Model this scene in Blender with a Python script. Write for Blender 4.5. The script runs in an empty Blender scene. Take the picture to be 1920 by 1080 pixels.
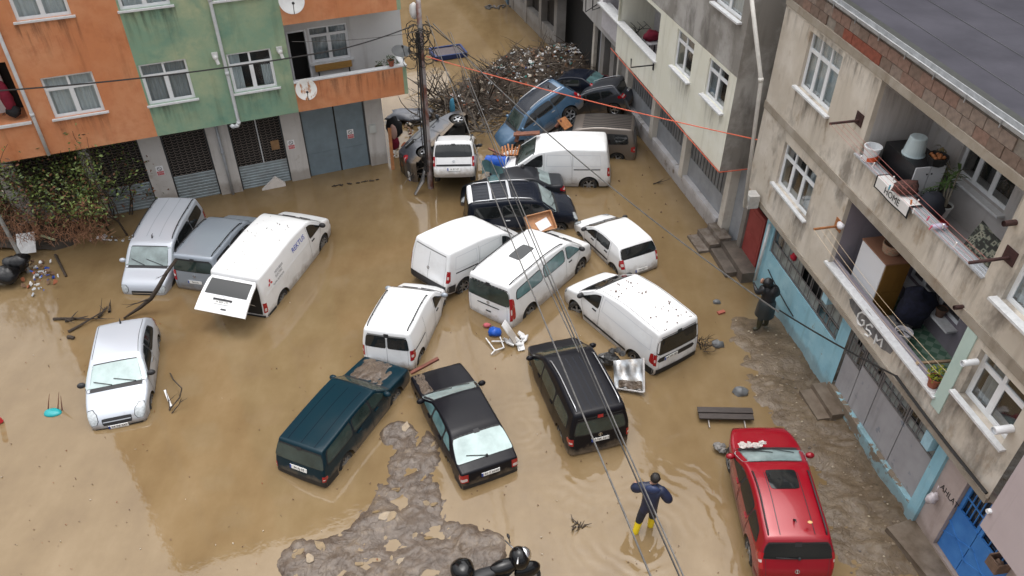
import bpy, bmesh, math, random
from math import sin, cos, pi, radians, sqrt, atan2, hypot
from mathutils import Vector, Matrix, noise
random.seed(7)
SC = bpy.context.scene
COL = SC.collection
# ---------------------------------------------------------------- camera
CAM_F, CAM_TH, CAM_H = 1480.0, radians(38.8), 17.0
cd = bpy.data.cameras.new('camera'); cam = bpy.data.objects.new('camera', cd); COL.objects.link(cam)
cam.location = (0, 0, CAM_H); cam.rotation_euler = (radians(90)-CAM_TH, 0, 0)
cd.sensor_width = 36.0; cd.lens = 36.0*CAM_F/1920.0; cd.clip_start = .1; cd.clip_end = 1500
SC.camera = cam
# ---------------------------------------------------------------- overcast daylight
SUN_EL, SUN_AZ = radians(79), radians(-8)
W = bpy.data.worlds.new('World'); SC.world = W; W.use_nodes = True
nt = W.node_tree; bg = nt.nodes['Background']
sky = nt.nodes.new('ShaderNodeTexSky'); sky.sky_type = 'NISHITA'; sky.sun_disc = False
sky.sun_elevation = SUN_EL; sky.sun_rotation = SUN_AZ; sky.air_density = 1.0; sky.dust_density = 6.0; sky.ozone_density = 1.0
hs = nt.nodes.new('ShaderNodeHueSaturation'); hs.inputs['Saturation'].default_value = .22
nt.links.new(sky.outputs[0], hs.inputs['Color']); nt.links.new(hs.outputs[0], bg.inputs['Color'])
bg.inputs['Strength'].default_value = .14
sl = bpy.data.lights.new('sun', 'SUN'); sl.energy = 1.2; sl.angle = radians(125); sl.color = (1, .98, .95)
so = bpy.data.objects.new('sun', sl); COL.objects.link(so)
_d = Vector((sin(SUN_AZ)*cos(SUN_EL), cos(SUN_AZ)*cos(SUN_EL), sin(SUN_EL)))
so.rotation_euler = _d.to_track_quat('Z', 'Y').to_euler(); so.location = (0, 0, 60)
SC.view_settings.view_transform = 'Standard'; SC.view_settings.look = 'None'
SC.view_settings.exposure = .70; SC.view_settings.gamma = 1; SC.view_settings.use_curve_mapping = False
# ---------------------------------------------------------------- places seen in the photograph, as points of the world
CT, ST = cos(CAM_TH), sin(CAM_TH)
def ray(px, py):
    u = (px-960)/CAM_F; v = (py-540)/CAM_F
    return Vector((u, CT-v*ST, -ST-v*CT))
def at(px, py, z=0.0):
    d = ray(px, py); t = (z-CAM_H)/d.z
    return Vector((0, 0, CAM_H))+d*t
class Facade:
    """an upright wall plane: u runs along it, z up, d out of it"""
    def __init__(s, p0, az, flip=1):
        s.o = Vector((p0.x, p0.y, 0)); s.u = Vector((sin(az), cos(az), 0)); s.n = Vector((cos(az), -sin(az), 0))*flip
    def P(s, u, z, d=0.0): return s.o+s.u*u+s.n*d+Vector((0, 0, z))
    def pix(s, px, py, d=0.0):
        r = ray(px, py); c = Vector((0, 0, CAM_H))
        t = s.n.dot(s.o+s.n*d-c)/s.n.dot(r); q = c+r*t
        return (q-s.o).dot(s.u), q.z
# ---------------------------------------------------------------- materials
_M = {}
def _nodes(name):
    m = bpy.data.materials.new(name); m.use_nodes = True
    return m, m.node_tree, m.node_tree.nodes['Principled BSDF']
def L(nt, a, b): nt.links.new(a, b)
def noise_node(nt, scale, detail=4, rough=.55, coord='Object', vec=None, stretch=None):
    n = nt.nodes.new('ShaderNodeTexNoise'); n.inputs['Scale'].default_value = scale
    n.inputs['Detail'].default_value = detail; n.inputs['Roughness'].default_value = rough
    if vec is None:
        tc = nt.nodes.new('ShaderNodeTexCoord'); vec = tc.outputs[coord]
    if stretch:
        mp = nt.nodes.new('ShaderNodeMapping'); mp.inputs['Scale'].default_value = stretch
        L(nt, vec, mp.inputs['Vector']); vec = mp.outputs[0]
    L(nt, vec, n.inputs['Vector']); return n
def ramp(nt, fac, stops):
    r = nt.nodes.new('ShaderNodeValToRGB'); cr = r.color_ramp
    while len(cr.elements) < len(stops): cr.elements.new(.5)
    for e, (p, c) in zip(cr.elements, stops):
        e.position = p; e.color = c if len(c) == 4 else (*c, 1)
    L(nt, fac, r.inputs['Fac']); return r
def bump(nt, b, h, strength, dist=.02):
    n = nt.nodes.new('ShaderNodeBump'); n.inputs['Strength'].default_value = strength; n.inputs['Distance'].default_value = dist
    L(nt, h, n.inputs['Height']); L(nt, n.outputs[0], b.inputs['Normal']); return n
def mat(name, col, rough=.6, metal=0.0, spec=.5, vary=0.0, vscale=6.0, bmp=0.0, bscale=40.0, coat=0.0, col2=None, coord='Object', stretch=None, lo=.35, hi=.65):
    """plain material; vary = lightness variation, col2 = second colour in noise patches"""
    if name in _M: return _M[name]
    m, nt, b = _nodes(name)
    b.inputs['Base Color'].default_value = (*col, 1); b.inputs['Roughness'].default_value = rough
    b.inputs['Metallic'].default_value = metal; b.inputs['Specular IOR Level'].default_value = spec
    b.inputs['Coat Weight'].default_value = coat; b.inputs['Coat Roughness'].default_value = .06
    if col2 or vary:
        n = noise_node(nt, vscale, 5, .6, coord, stretch=stretch)
        c2 = col2 or tuple(c*(1-vary) for c in col)
        r = ramp(nt, n.outputs['Fac'], [(lo, col), (hi, c2)]); L(nt, r.outputs[0], b.inputs['Base Color'])
    if bmp:
        n = noise_node(nt, bscale, 6, .6, coord); bump(nt, b, n.outputs['Fac'], bmp)
    _M[name] = m; return m
def plaster(name, layers, rough=.85, grain=.25, streak=None):
    """rendered wall: base colour + list of (colour, noise scale, lo, hi, stretch) washes; streak = dirt running down"""
    if name in _M: return _M[name]
    m, nt, b = _nodes(name); b.inputs['Roughness'].default_value = rough; b.inputs['Specular IOR Level'].default_value = .25
    cur = None; base = layers[0]
    rgb = nt.nodes.new('ShaderNodeRGB'); rgb.outputs[0].default_value = (*base, 1); cur = rgb.outputs[0]
    for (c, sc, lo, hi, st) in layers[1:]:
        n = noise_node(nt, sc, 6, .62, stretch=st); r = ramp(nt, n.outputs['Fac'], [(lo, (0, 0, 0)), (hi, (1, 1, 1))])
        mx = nt.nodes.new('ShaderNodeMix'); mx.data_type = 'RGBA'
        L(nt, r.outputs[0], mx.inputs[0]); L(nt, cur, mx.inputs[6]); mx.inputs[7].default_value = (*c, 1); cur = mx.outputs[2]
    # muddy tide mark left by the flood, and thin streaks run down by the rain
    tc = nt.nodes.new('ShaderNodeTexCoord'); sz = nt.nodes.new('ShaderNodeSeparateXYZ'); L(nt, tc.outputs['Object'], sz.inputs[0])
    tn = noise_node(nt, 2.2, 6, .65); ad = nt.nodes.new('ShaderNodeMath'); ad.operation = 'MULTIPLY_ADD'; ad.inputs[1].default_value = -.75; L(nt, tn.outputs['Fac'], ad.inputs[0]); L(nt, sz.outputs['Z'], ad.inputs[2])
    tr = ramp(nt, ad.outputs[0], [(-.0, (.42, .42, .42)), (.22, (0, 0, 0))])
    mt = nt.nodes.new('ShaderNodeMix'); mt.data_type = 'RGBA'; L(nt, tr.outputs[0], mt.inputs[0]); L(nt, cur, mt.inputs[6]); mt.inputs[7].default_value = (.17, .13, .092, 1); cur = mt.outputs[2]
    sn = noise_node(nt, 3.2, 5, .6, stretch=(1, 1, .09)); sr = ramp(nt, sn.outputs['Fac'], [(.56, (0, 0, 0)), (.74, (.34, .34, .34))])
    ms = nt.nodes.new('ShaderNodeMix'); ms.data_type = 'RGBA'; ms.blend_type = 'MULTIPLY'; L(nt, sr.outputs[0], ms.inputs[0]); L(nt, cur, ms.inputs[6]); ms.inputs[7].default_value = (.42, .38, .34, 1); cur = ms.outputs[2]
    L(nt, cur, b.inputs['Base Color'])
    n = noise_node(nt, 30, 8, .65); bump(nt, b, n.outputs['Fac'], grain, .02)
    _M[name] = m; return m
def glass_mat(name, col, rough=.04, refl=.12, clear=.75):
    """window pane: a see-through tint plus a mirror-like coat"""
    if name in _M: return _M[name]
    m, nt, b = _nodes(name)
    nt.nodes.remove(b); out = nt.nodes['Material Output']
    tr = nt.nodes.new('ShaderNodeBsdfTransparent'); tr.inputs[0].default_value = (*col, 1)
    gl = nt.nodes.new('ShaderNodeBsdfGlossy'); gl.inputs['Roughness'].default_value = rough
    df = nt.nodes.new('ShaderNodeBsdfDiffuse'); df.inputs[0].default_value = (.05, .06, .065, 1)
    mx0 = nt.nodes.new('ShaderNodeMixShader'); mx0.inputs[0].default_value = 1-clear
    L(nt, tr.outputs[0], mx0.inputs[1]); L(nt, df.outputs[0], mx0.inputs[2])
    lw = nt.nodes.new('ShaderNodeLayerWeight'); lw.inputs[0].default_value = .5; fr = nt.nodes.new('ShaderNodeMapRange'); fr.inputs['From Min'].default_value = .2; fr.inputs['To Min'].default_value = .05; fr.inputs['To Max'].default_value = .55
    L(nt, lw.outputs['Facing'], fr.inputs['Value'])
    mx = nt.nodes.new('ShaderNodeMixShader'); L(nt, fr.outputs[0], mx.inputs[0]); L(nt, mx0.outputs[0], mx.inputs[1]); L(nt, gl.outputs[0], mx.inputs[2])
    L(nt, mx.outputs[0], out.inputs['Surface']); _M[name] = m; return m
# ---------------------------------------------------------------- mesh helpers
class MB:
    def __init__(s): s.v = []; s.f = []; s.mi = []; s.cur = 0
    def add(s, vs, fs):
        o = len(s.v); s.v += [tuple(v) for v in vs]
        for f in fs: s.f.append(tuple(i+o for i in f)); s.mi.append(s.cur)
        return s
    def quad(s, a, b, c, d): return s.add([a, b, c, d], [(0, 1, 2, 3)])
    def frame(s, o, x, y, z, sx, sy, sz):
        """box centred at o on the unit axes x,y,z with full sizes"""
        o = Vector(o); x = Vector(x)*sx*.5; y = Vector(y)*sy*.5; z = Vector(z)*sz*.5
        vs = [o+x*a+y*b+z*c for c in (-1, 1) for b in (-1, 1) for a in (-1, 1)]
        return s.add(vs, [(0, 2, 3, 1), (4, 5, 7, 6), (0, 1, 5, 4), (2, 6, 7, 3), (0, 4, 6, 2), (1, 3, 7, 5)])
    def box(s, c, sz, rz=0.0, rot=None):
        M = rot if rot else Matrix.Rotation(rz, 3, 'Z')
        return s.frame(c, M @ Vector((1, 0, 0)), M @ Vector((0, 1, 0)), M @ Vector((0, 0, 1)), *sz)
    def tube(s, path, r, n=8, cap=True):
        path = [Vector(p) for p in path]; rs = r if isinstance(r, (list, tuple)) else [r]*len(path)
        rings = []; up = None
        for i, p in enumerate(path):
            d = (path[min(i+1, len(path)-1)]-path[max(i-1, 0)])
            if d.length < 1e-9: d = Vector((0, 0, 1))
            d.normalize()
            if up is None: up = Vector((0, 0, 1)) if abs(d.z) < .9 else Vector((1, 0, 0))
            a = d.cross(up).normalized(); bb = a.cross(d).normalized(); up = bb
            rings.append([p+a*cos(2*pi*k/n)*rs[i]+bb*sin(2*pi*k/n)*rs[i] for k in range(n)])
        vs = [v for rg in rings for v in rg]; fs = []
        for i in range(len(path)-1):
            for k in range(n): fs.append((i*n+k, i*n+(k+1) % n, (i+1)*n+(k+1) % n, (i+1)*n+k))
        if cap: fs.append(tuple(reversed(range(n)))); fs.append(tuple((len(path)-1)*n+k for k in range(n)))
        return s.add(vs, fs)
    def lathe(s, prof, M=None, n=20, cap0=False, cap1=False):
        """prof: (r, z) pairs turned about local z; M places it"""
        M = M or Matrix.Identity(4); vs = []; fs = []
        for r, z in prof:
            for k in range(n): vs.append(M @ Vector((r*cos(2*pi*k/n), r*sin(2*pi*k/n), z)))
        for i in range(len(prof)-1):
            for k in range(n): fs.append((i*n+k, i*n+(k+1) % n, (i+1)*n+(k+1) % n, (i+1)*n+k))
        if cap0: fs.append(tuple(reversed(range(n))))
        if cap1: fs.append(tuple((len(prof)-1)*n+k for k in range(n)))
        return s.add(vs, fs)
    def grid(s, fn, nu, nv):
        vs = [fn(i/nu, j/nv) for j in range(nv+1) for i in range(nu+1)]
        return s.add(vs, [(j*(nu+1)+i, j*(nu+1)+i+1, (j+1)*(nu+1)+i+1, (j+1)*(nu+1)+i) for j in range(nv) for i in range(nu)])
    def prism(s, poly, base, x, y, z, h):
        """polygon (list of 2-d points on axes x,y at base) pushed along z by h"""
        b = Vector(base); x = Vector(x); y = Vector(y); z = Vector(z); n = len(poly)
        lo = [b+x*p[0]+y*p[1] for p in poly]; hi = [p+z*h for p in lo]
        return s.add(lo+hi, [tuple(reversed(range(n))), tuple(range(n, 2*n))]+[(i, (i+1) % n, n+(i+1) % n, n+i) for i in range(n)])
    def blob(s, c, r, n=10, m=6, jag=0.0, M=None):
        rx, ry, rz = r if isinstance(r, (tuple, list)) else (r, r, r); c = Vector(c); vs = []; fs = []
        sd = random.random()*50
        for j in range(m+1):
            t = pi*j/m
            for i in range(n):
                a = 2*pi*i/n; q = Vector((sin(t)*cos(a), sin(t)*sin(a), cos(t)))
                k = 1+jag*noise.noise(q*1.7+Vector((sd, 0, 0))) if jag else 1
                w = Vector((q.x*rx*k, q.y*ry*k, q.z*rz*k)); vs.append(c+(M @ w if M else w))
        for j in range(m):
            for i in range(n): fs.append((j*n+i, (j+1)*n+i, (j+1)*n+(i+1) % n, j*n+(i+1) % n))
        return s.add(vs, fs)
    def mesh(s, name, mats, smooth=False, weld=0.0):
        me = bpy.data.meshes.new(name); me.from_pydata(s.v, [], s.f)
        for m in (mats if isinstance(mats, (list, tuple)) else [mats]): me.materials.append(m)
        if any(s.mi): me.polygons.foreach_set('material_index', s.mi)
        if weld:
            bm = bmesh.new(); bm.from_mesh(me); bmesh.ops.remove_doubles(bm, verts=bm.verts, dist=weld)
            bmesh.ops.recalc_face_normals(bm, faces=bm.faces); bm.to_mesh(me); bm.free()
        if smooth: me.polygons.foreach_set('use_smooth', [True]*len(me.polygons))
        me.update(); return me
def obj(name, mb, m, parent=None, smooth=False, weld=0.0, label=None, local=False):
    """link one mesh object; children of upright roots are given in world coordinates unless local"""
    me = mb.mesh(name, m, smooth, weld) if isinstance(mb, MB) else mb
    o = bpy.data.objects.new(name, me); COL.objects.link(o)
    if parent is not None:
        o.parent = parent
        if not local: o.matrix_parent_inverse = world_of(parent).inverted()
    if label: o['label'] = label
    return o
def world_of(o):
    M = o.matrix_basis.copy()
    while o.parent is not None:
        M = o.parent.matrix_basis @ o.matrix_parent_inverse @ M; o = o.parent
    return M
def tag(o, label, cat=None, group=None, kind=None):
    if label: o['label'] = label
    if cat: o['category'] = cat
    if group: o['group'] = group
    if kind: o['kind'] = kind
    return o
def thing(name, label, cat, loc=(0, 0, 0), group=None, M=None):
    o = bpy.data.objects.new(name, None); COL.objects.link(o); o.empty_display_size = .3
    if M is not None: o.matrix_basis = M
    else: o.location = loc
    return tag(o, label, cat, group)
def text(name, body, size, M, m, parent, ext=.002, align='CENTER', sx=1.0):
    cu = bpy.data.curves.new(name, 'FONT'); cu.body = body; cu.size = size; cu.extrude = ext; cu.align_x = align; cu.align_y = 'CENTER'
    cu.resolution_u = 2; cu.materials.append(m)
    tmp = bpy.data.objects.new('tmp', cu); COL.objects.link(tmp); bpy.context.view_layer.update()
    me = bpy.data.meshes.new_from_object(tmp.evaluated_get(bpy.context.evaluated_depsgraph_get())); bpy.data.objects.remove(tmp); bpy.data.curves.remove(cu)
    me.materials.clear(); me.materials.append(m)
    o = bpy.data.objects.new(name, me); COL.objects.link(o)
    o.matrix_basis = M @ Matrix.Diagonal((sx, 1, 1, 1)); o.parent = parent; return o
def axes(o, x, y, z):
    return Matrix(((x[0], y[0], z[0], o[0]), (x[1], y[1], z[1], o[1]), (x[2], y[2], z[2], o[2]), (0, 0, 0, 1)))
def rnd(a, b): return random.uniform(a, b)
def nz(x, y, z=0.0): return noise.noise(Vector((x, y, z)))
def fbm(x, y, z=0.0, o=4): return noise.fractal(Vector((x, y, z)), 1.0, 2.0, o)
def sstep(a, b, x):
    t = max(0, min(1, (x-a)/(b-a))); return t*t*(3-2*t)
# ---------------------------------------------------------------- street bed, mud and flood water
WALL_R = Facade(at(1452, 582, .15), radians(-9.6), -1)     # ground floor of the grey-brown house on the right
MUD = [(at(*p), r) for p, r in [((742, 812), .5), ((905, 1030), .8), ((560, 1050), .7), ((700, 1060), 1.0), ((775, 835), .9), ((770, 890), 1.0), ((748, 950), 1.0), ((795, 975), .95), ((700, 1000), .85), ((640, 1050), .95), ((760, 1040), 1.1), ((840, 1040), .95), ((590, 1075), .55), ((880, 1075), .7), ((700, 1110), 1.3), ((830, 1120), 1.2)]]
def ground_z(x, y):
    z = -.42
    m = 0.0
    for p, r in MUD:
        d = hypot(x-p.x, y-p.y)/r
        if d < 1.6: m = max(m, 1-sstep(.35, 1.6, d)) if m == 0 else 1-(1-m)*(1-(1-sstep(.35, 1.6, d))*.75)
    if m > 0:
        m = min(1, m*1.12)**.85
        w1, w2 = x+.5*fbm(x*.9, y*.9, 11), y+.5*fbm(x*.9, y*.9, 17)
        z += m*(.432+.095*fbm(x*1.3, y*1.3, 3.1)+.085*(1-2.2*abs(nz(w1*1.5, w2*2.3, 5)))*.6+.022*(1-2.4*abs(nz(w1*3.6, w2*5.2, 8)))+.018*fbm(w1*9, w2*9, 4))
    dw = (Vector((x, y, 0))-WALL_R.o).dot(WALL_R.n)
    k = 1-sstep(19.0, 21.5, y)
    if dw < 6 and k > 0:
        b = 1-sstep(.9, 4.9, dw+.6*fbm(x*.7, y*.7, 5.0))
        z = max(z, -.42+k*b*(.50+.085*fbm(x*1.1, y*1.1, 1.0)+.045*fbm(x*6, y*6, 2.0)))
    return z
def axis_pts(lo, hi, step, far):
    a = []; n = int((hi-lo)/step)
    a = [lo+i*step for i in range(n+1)]
    return [-far, lo-30, lo-10, lo-3]+a+[a[-1]+3, a[-1]+10, a[-1]+40, far]
def sheet(name, xs, ys, fz, m, kind='structure', smooth=True):
    nx = len(xs); vs = [(x, y, fz(x, y)) for y in ys for x in xs]
    fs = [(j*nx+i, j*nx+i+1, (j+1)*nx+i+1, (j+1)*nx+i) for j in range(len(ys)-1) for i in range(nx-1)]
    mb = MB(); mb.v = vs; mb.f = fs; mb.mi = [0]*len(fs)
    o = obj(name, mb, m, smooth=smooth); o['kind'] = kind; return o
def ground_material():
    m, nt, b = _nodes('wet mud'); b.inputs['Roughness'].default_value = .26; b.inputs['Specular IOR Level'].default_value = .5
    n1 = noise_node(nt, 1.1, 6, .6); n2 = noise_node(nt, 5.5, 8, .7)
    mx = nt.nodes.new('ShaderNodeMath'); mx.operation = 'ADD'; L(nt, n1.outputs[0], mx.inputs[0]); L(nt, n2.outputs[0], mx.inputs[1])
    hf = nt.nodes.new('ShaderNodeMath'); hf.operation = 'MULTIPLY'; hf.inputs[1].default_value = .5; L(nt, mx.outputs[0], hf.inputs[0])
    r = ramp(nt, hf.outputs[0], [(.36, (.066, .046, .033)), (.46, (.096, .070, .052)), (.54, (.120, .090, .067)), (.62, (.155, .115, .080)), (.70, (.22, .158, .092))])
    r2 = ramp(nt, hf.outputs[0], [(.36, (.088, .060, .036)), (.48, (.118, .084, .052)), (.58, (.15, .11, .070)), (.68, (.21, .155, .098))])
    tc = nt.nodes.new('ShaderNodeTexCoord'); sx = nt.nodes.new('ShaderNodeSeparateXYZ'); L(nt, tc.outputs['Object'], sx.inputs[0]); mr = nt.nodes.new('ShaderNodeMapRange'); mr.inputs['From Min'].default_value = 3.5; mr.inputs['From Max'].default_value = 5.5; L(nt, sx.outputs['X'], mr.inputs['Value'])
    mm = nt.nodes.new('ShaderNodeMix'); mm.data_type = 'RGBA'; L(nt, mr.outputs[0], mm.inputs[0]); L(nt, r.outputs[0], mm.inputs[6]); L(nt, r2.outputs[0], mm.inputs[7]); L(nt, mm.outputs[2], b.inputs['Base Color'])     # brown earth on the bank, grey silt on the mound
    # folds of the slumped silt: winding wet creases, their shade painted into the colour
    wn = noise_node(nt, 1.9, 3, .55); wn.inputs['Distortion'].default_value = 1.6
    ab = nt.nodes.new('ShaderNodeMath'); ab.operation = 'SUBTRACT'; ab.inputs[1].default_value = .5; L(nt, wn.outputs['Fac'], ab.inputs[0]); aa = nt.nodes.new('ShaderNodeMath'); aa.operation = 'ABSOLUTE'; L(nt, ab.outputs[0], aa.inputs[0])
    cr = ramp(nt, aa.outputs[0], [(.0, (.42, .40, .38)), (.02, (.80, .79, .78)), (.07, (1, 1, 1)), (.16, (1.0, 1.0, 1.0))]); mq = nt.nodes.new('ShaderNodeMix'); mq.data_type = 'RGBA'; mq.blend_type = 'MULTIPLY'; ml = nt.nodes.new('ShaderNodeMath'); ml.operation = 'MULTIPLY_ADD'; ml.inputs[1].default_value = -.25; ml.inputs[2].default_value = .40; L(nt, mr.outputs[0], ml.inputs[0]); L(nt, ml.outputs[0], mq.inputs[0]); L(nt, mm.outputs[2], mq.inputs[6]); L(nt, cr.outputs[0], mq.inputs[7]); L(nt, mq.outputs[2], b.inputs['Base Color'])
    n3 = noise_node(nt, 9, 10, .72); hh = nt.nodes.new('ShaderNodeMath'); hh.operation = 'MULTIPLY_ADD'; hh.inputs[1].default_value = .5; L(nt, cr.outputs[0], hh.inputs[0]); L(nt, n3.outputs['Fac'], hh.inputs[2]); bump(nt, b, hh.outputs[0], .55, .045)
    return m
def water_material():
    m, nt, b = _nodes('muddy flood water'); b.inputs['Roughness'].default_value = .03; b.inputs['IOR'].default_value = 1.5
    n0 = noise_node(nt, .5, 7, .62, stretch=(1, .35, 1)); n1 = noise_node(nt, .9, 8, .66, vec=None); av = nt.nodes.new('ShaderNodeMath'); av.operation = 'MULTIPLY_ADD'; av.inputs[1].default_value = .35; L(nt, n1.outputs['Fac'], av.inputs[0]); sc_ = nt.nodes.new('ShaderNodeMath'); sc_.operation = 'MULTIPLY'; sc_.inputs[1].default_value = .65; L(nt, n0.outputs['Fac'], sc_.inputs[0]); L(nt, sc_.outputs[0], av.inputs[2])
    r = ramp(nt, av.outputs[0], [(.36, (.158, .105, .051)), (.5, (.193, .133, .067)), (.64, (.230, .164, .090))])
    L(nt, r.outputs[0], b.inputs['Base Color'])
    n2 = noise_node(nt, 1.7, 5, .55); bump(nt, b, n2.outputs['Fac'], .10, .05)
    return m
gx = axis_pts(-6.2, 1.4, .055, 160); gx = sorted([v for v in gx if v < -20 or v > 20]+[-16+.35*i for i in range(28)]+[v for v in gx if -6.3 < v < 1.5]+[1.5+.12*i for i in range(95)])
gy = axis_pts(7.6, 17.2, .055, 160); gy = sorted([v for v in gy if v < -20 or v > 60]+[4+.3*i for i in range(12)]+[v for v in gy if 7.6 <= v < 17.25]+[17.3+.11*i for i in range(45)]+[24, 30, 38, 50])
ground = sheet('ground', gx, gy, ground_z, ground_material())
WADE = at(1205, 1000)
RIP = [(WADE, .34, .0065, 3.6), (at(975, 800), .30, .006, 2.6), (at(1110, 880), .36, .006, 2.2), (at(1000, 760), .26, .006, 1.8), (at(705, 232), .30, .02, 1.6)]
def water_z(x, y):
    z = 0.0
    for p, wl, amp, rad in RIP:
        d = hypot(x-p.x, y-p.y)
        if d < rad:
            k = (1-d/rad)**1.2*min(1, d/.3)
            z += amp*k*sin((d+.24*fbm(x*1.3, y*1.3, 4))*2*pi/wl)*max(0, .6+1.2*nz(x*.9, y*.9, 9))
    z += .004*nz(x*1.4, y*1.4, 2)*sstep(40, 10, y)
    return z
wx = axis_pts(-2.5, 8.0, .05, 160); wy = axis_pts(8.4, 18.5, .06, 160)
water = sheet('flood_water', wx, wy, water_z, water_material())
# ---------------------------------------------------------------- building kit
def wall_mesh(mb, F, u0, u1, z0, z1, holes, d=0.0, reveal=.22, back=1):
    """wall face on plane d with openings (u0,u1,z0,z1[,depth]); mesh slot 0 = wall, slot `back` = dark room behind (None: open)"""
    us = sorted({u0, u1, *[h[0] for h in holes], *[h[1] for h in holes]}); zs = sorted({z0, z1, *[h[2] for h in holes], *[h[3] for h in holes]})
    us = [u for u in us if u0 <= u <= u1]; zs = [z for z in zs if z0 <= z <= z1]
    for i in range(len(us)-1):
        for j in range(len(zs)-1):
            uc = (us[i]+us[i+1])/2; zc = (zs[j]+zs[j+1])/2
            if any(h[0] < uc < h[1] and h[2] < zc < h[3] for h in holes): continue
            mb.quad(F.P(us[i], zs[j], d), F.P(us[i+1], zs[j], d), F.P(us[i+1], zs[j+1], d), F.P(us[i], zs[j+1], d))
    for h in holes:
        a, b, c, e = max(h[0], u0), min(h[1], u1), max(h[2], z0), min(h[3], z1); dp = h[4] if len(h) > 4 else reveal
        f = d; g = d-dp
        mb.cur = 0
        mb.quad(F.P(a, c, f), F.P(b, c, f), F.P(b, c, g), F.P(a, c, g)); mb.quad(F.P(a, e, f), F.P(b, e, f), F.P(b, e, g), F.P(a, e, g))
        mb.quad(F.P(a, c, f), F.P(a, e, f), F.P(a, e, g), F.P(a, c, g)); mb.quad(F.P(b, c, f), F.P(b, e, f), F.P(b, e, g), F.P(b, c, g))
        if back is not None:
            mb.cur = back; mb.quad(F.P(a, c, g), F.P(b, c, g), F.P(b, e, g), F.P(a, e, g)); mb.cur = 0
def fbox(mb, F, u0, u1, z0, z1, d0, d1):
    mb.frame(F.P((u0+u1)/2, (z0+z1)/2, (d0+d1)/2), F.u, F.n, (0, 0, 1), abs(u1-u0), abs(d1-d0), abs(z1-z0))
pvc = mat('white pvc', (.78, .80, .82), .35, vary=.08, vscale=3)
marble = mat('white sill stone', (.70, .71, .72), .45, vary=.18, vscale=9, stretch=(1, 1, 3))
pane_m = glass_mat('window pane', (.84, .88, .88), clear=.92)
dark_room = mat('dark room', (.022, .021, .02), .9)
lace = mat('lace curtain', (.66, .71, .74), .9, vary=.2, vscale=14, stretch=(1, 1, .1))
lace2 = mat('grey curtain', (.38, .42, .45), .9, vary=.3, vscale=16, stretch=(1, 1, .1))
def window(F, root, u0, u1, z0, z1, d, cols=(.5,), transom=.30, depth=.13, sill=.14, curtain=None, curt=(0, 1), fw=.065, name='window', sd=.10):
    """white framed window set `depth` behind plane d: frame mesh, its panes, sill and curtain"""
    if u1 < u0: u0, u1 = u1, u0
    mb = MB(); g = d-depth; w = u1-u0; h = z1-z0; e = .05
    xs = [u0]+[u0+w*c for c in cols]+[u1]; zt = z1-h*transom if transom else None
    fbox(mb, F, u0+.002, u0+fw, z0+.002, z1-.002, g-e, g+.012); fbox(mb, F, u1-fw, u1-.002, z0+.002, z1-.002, g-e, g+.012)
    fbox(mb, F, u0+fw, u1-fw, z0+.002, z0+fw, g-e, g+.01); fbox(mb, F, u0+fw, u1-fw, z1-fw, z1-.002, g-e, g+.01)
    for x in xs[1:-1]: fbox(mb, F, x-fw*.55, x+fw*.55, z0+fw, z1-fw, g-e+.002, g+.007)
    if zt:
        for i in range(len(xs)-1):
            a = xs[i]+(fw if i == 0 else fw*.55); b = xs[i+1]-(fw if i == len(xs)-2 else fw*.55)
            fbox(mb, F, a, b, zt-fw*.5, zt+fw*.5, g-e+.004, g+.004)
    wo = obj(name, mb, pvc, root)
    for i in range(len(xs)-1):
        a = xs[i]+(fw if i == 0 else fw*.55); b = xs[i+1]-(fw if i == len(xs)-2 else fw*.55)
        spans = [(z0+fw, (zt-fw*.5) if zt else z1-fw)]+([(zt+fw*.5, z1-fw)] if zt else [])
        for c, t in spans:
            m = MB(); m.quad(F.P(a, c, g-.03), F.P(b, c, g-.03), F.P(b, t, g-.03), F.P(a, t, g-.03)); obj('pane', m, pane_m, wo)
            if t-c > .5:                       # sash profile round the casement
                s = MB(); k = .035
                fbox(s, F, a+.001, a+k, c+.001, t-.001, g-.022, g+.002); fbox(s, F, b-k, b-.001, c+.001, t-.001, g-.022, g+.002)
                fbox(s, F, a+k, b-k, c+.001, c+k, g-.022, g+.001); fbox(s, F, a+k, b-k, t-k, t-.001, g-.022, g+.001); obj('sash', s, pvc, wo)
    if sill:
        m = MB(); fbox(m, F, u0-sd, u1+sd, z0-.06, z0-.003, g-.02, d+sill); obj('sill', m, marble, wo)
    if curtain:
        a, b = u0+w*curt[0], u0+w*curt[1]
        ph = rnd(0, 9); k = 9/max(.4, b-a)
        m = MB(); m.grid(lambda s, t: F.P(a+(b-a)*s, z0+.05+(h-.1)*t, g-.13-.03*sin(s*(b-a)*38+ph+1.2*sin(s*9))), 60, 2)
        obj('curtain', m, curtain, wo, smooth=True)
    return wo
def loggia(F, root, u0, u1, zf, zc, d, depth, wm, fm, cm, backholes=(), name='balcony'):
    """recessed balcony: floor, ceiling, side walls and back wall as parts"""
    g = d-depth
    m = MB(); fbox(m, F, u0, u1, zf-.06, zf, g, d-.14); obj(name+'_floor', m, fm, root)
    m = MB(); m.quad(F.P(u0, zc-.003, d), F.P(u1, zc-.003, d), F.P(u1, zc-.003, g), F.P(u0, zc-.003, g)); obj(name+'_ceiling', m, cm, root)
    m = MB()
    wall_mesh(m, F, u0, u1, zf, zc-.004, [(*h[:4], .5) for h in backholes], g, .5)
    for u in (u0, u1): m.quad(F.P(u, zf, g), F.P(u, zf, d-.14), F.P(u, zc-.004, d-.14), F.P(u, zc-.004, g))
    m.quad(F.P(u0, zf, d-.143), F.P(u1, zf, d-.143), F.P(u1, zf+.85, d-.143), F.P(u0, zf+.85, d-.143))
    obj(name+'_wall', m, [wm, dark_room], root)
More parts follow.
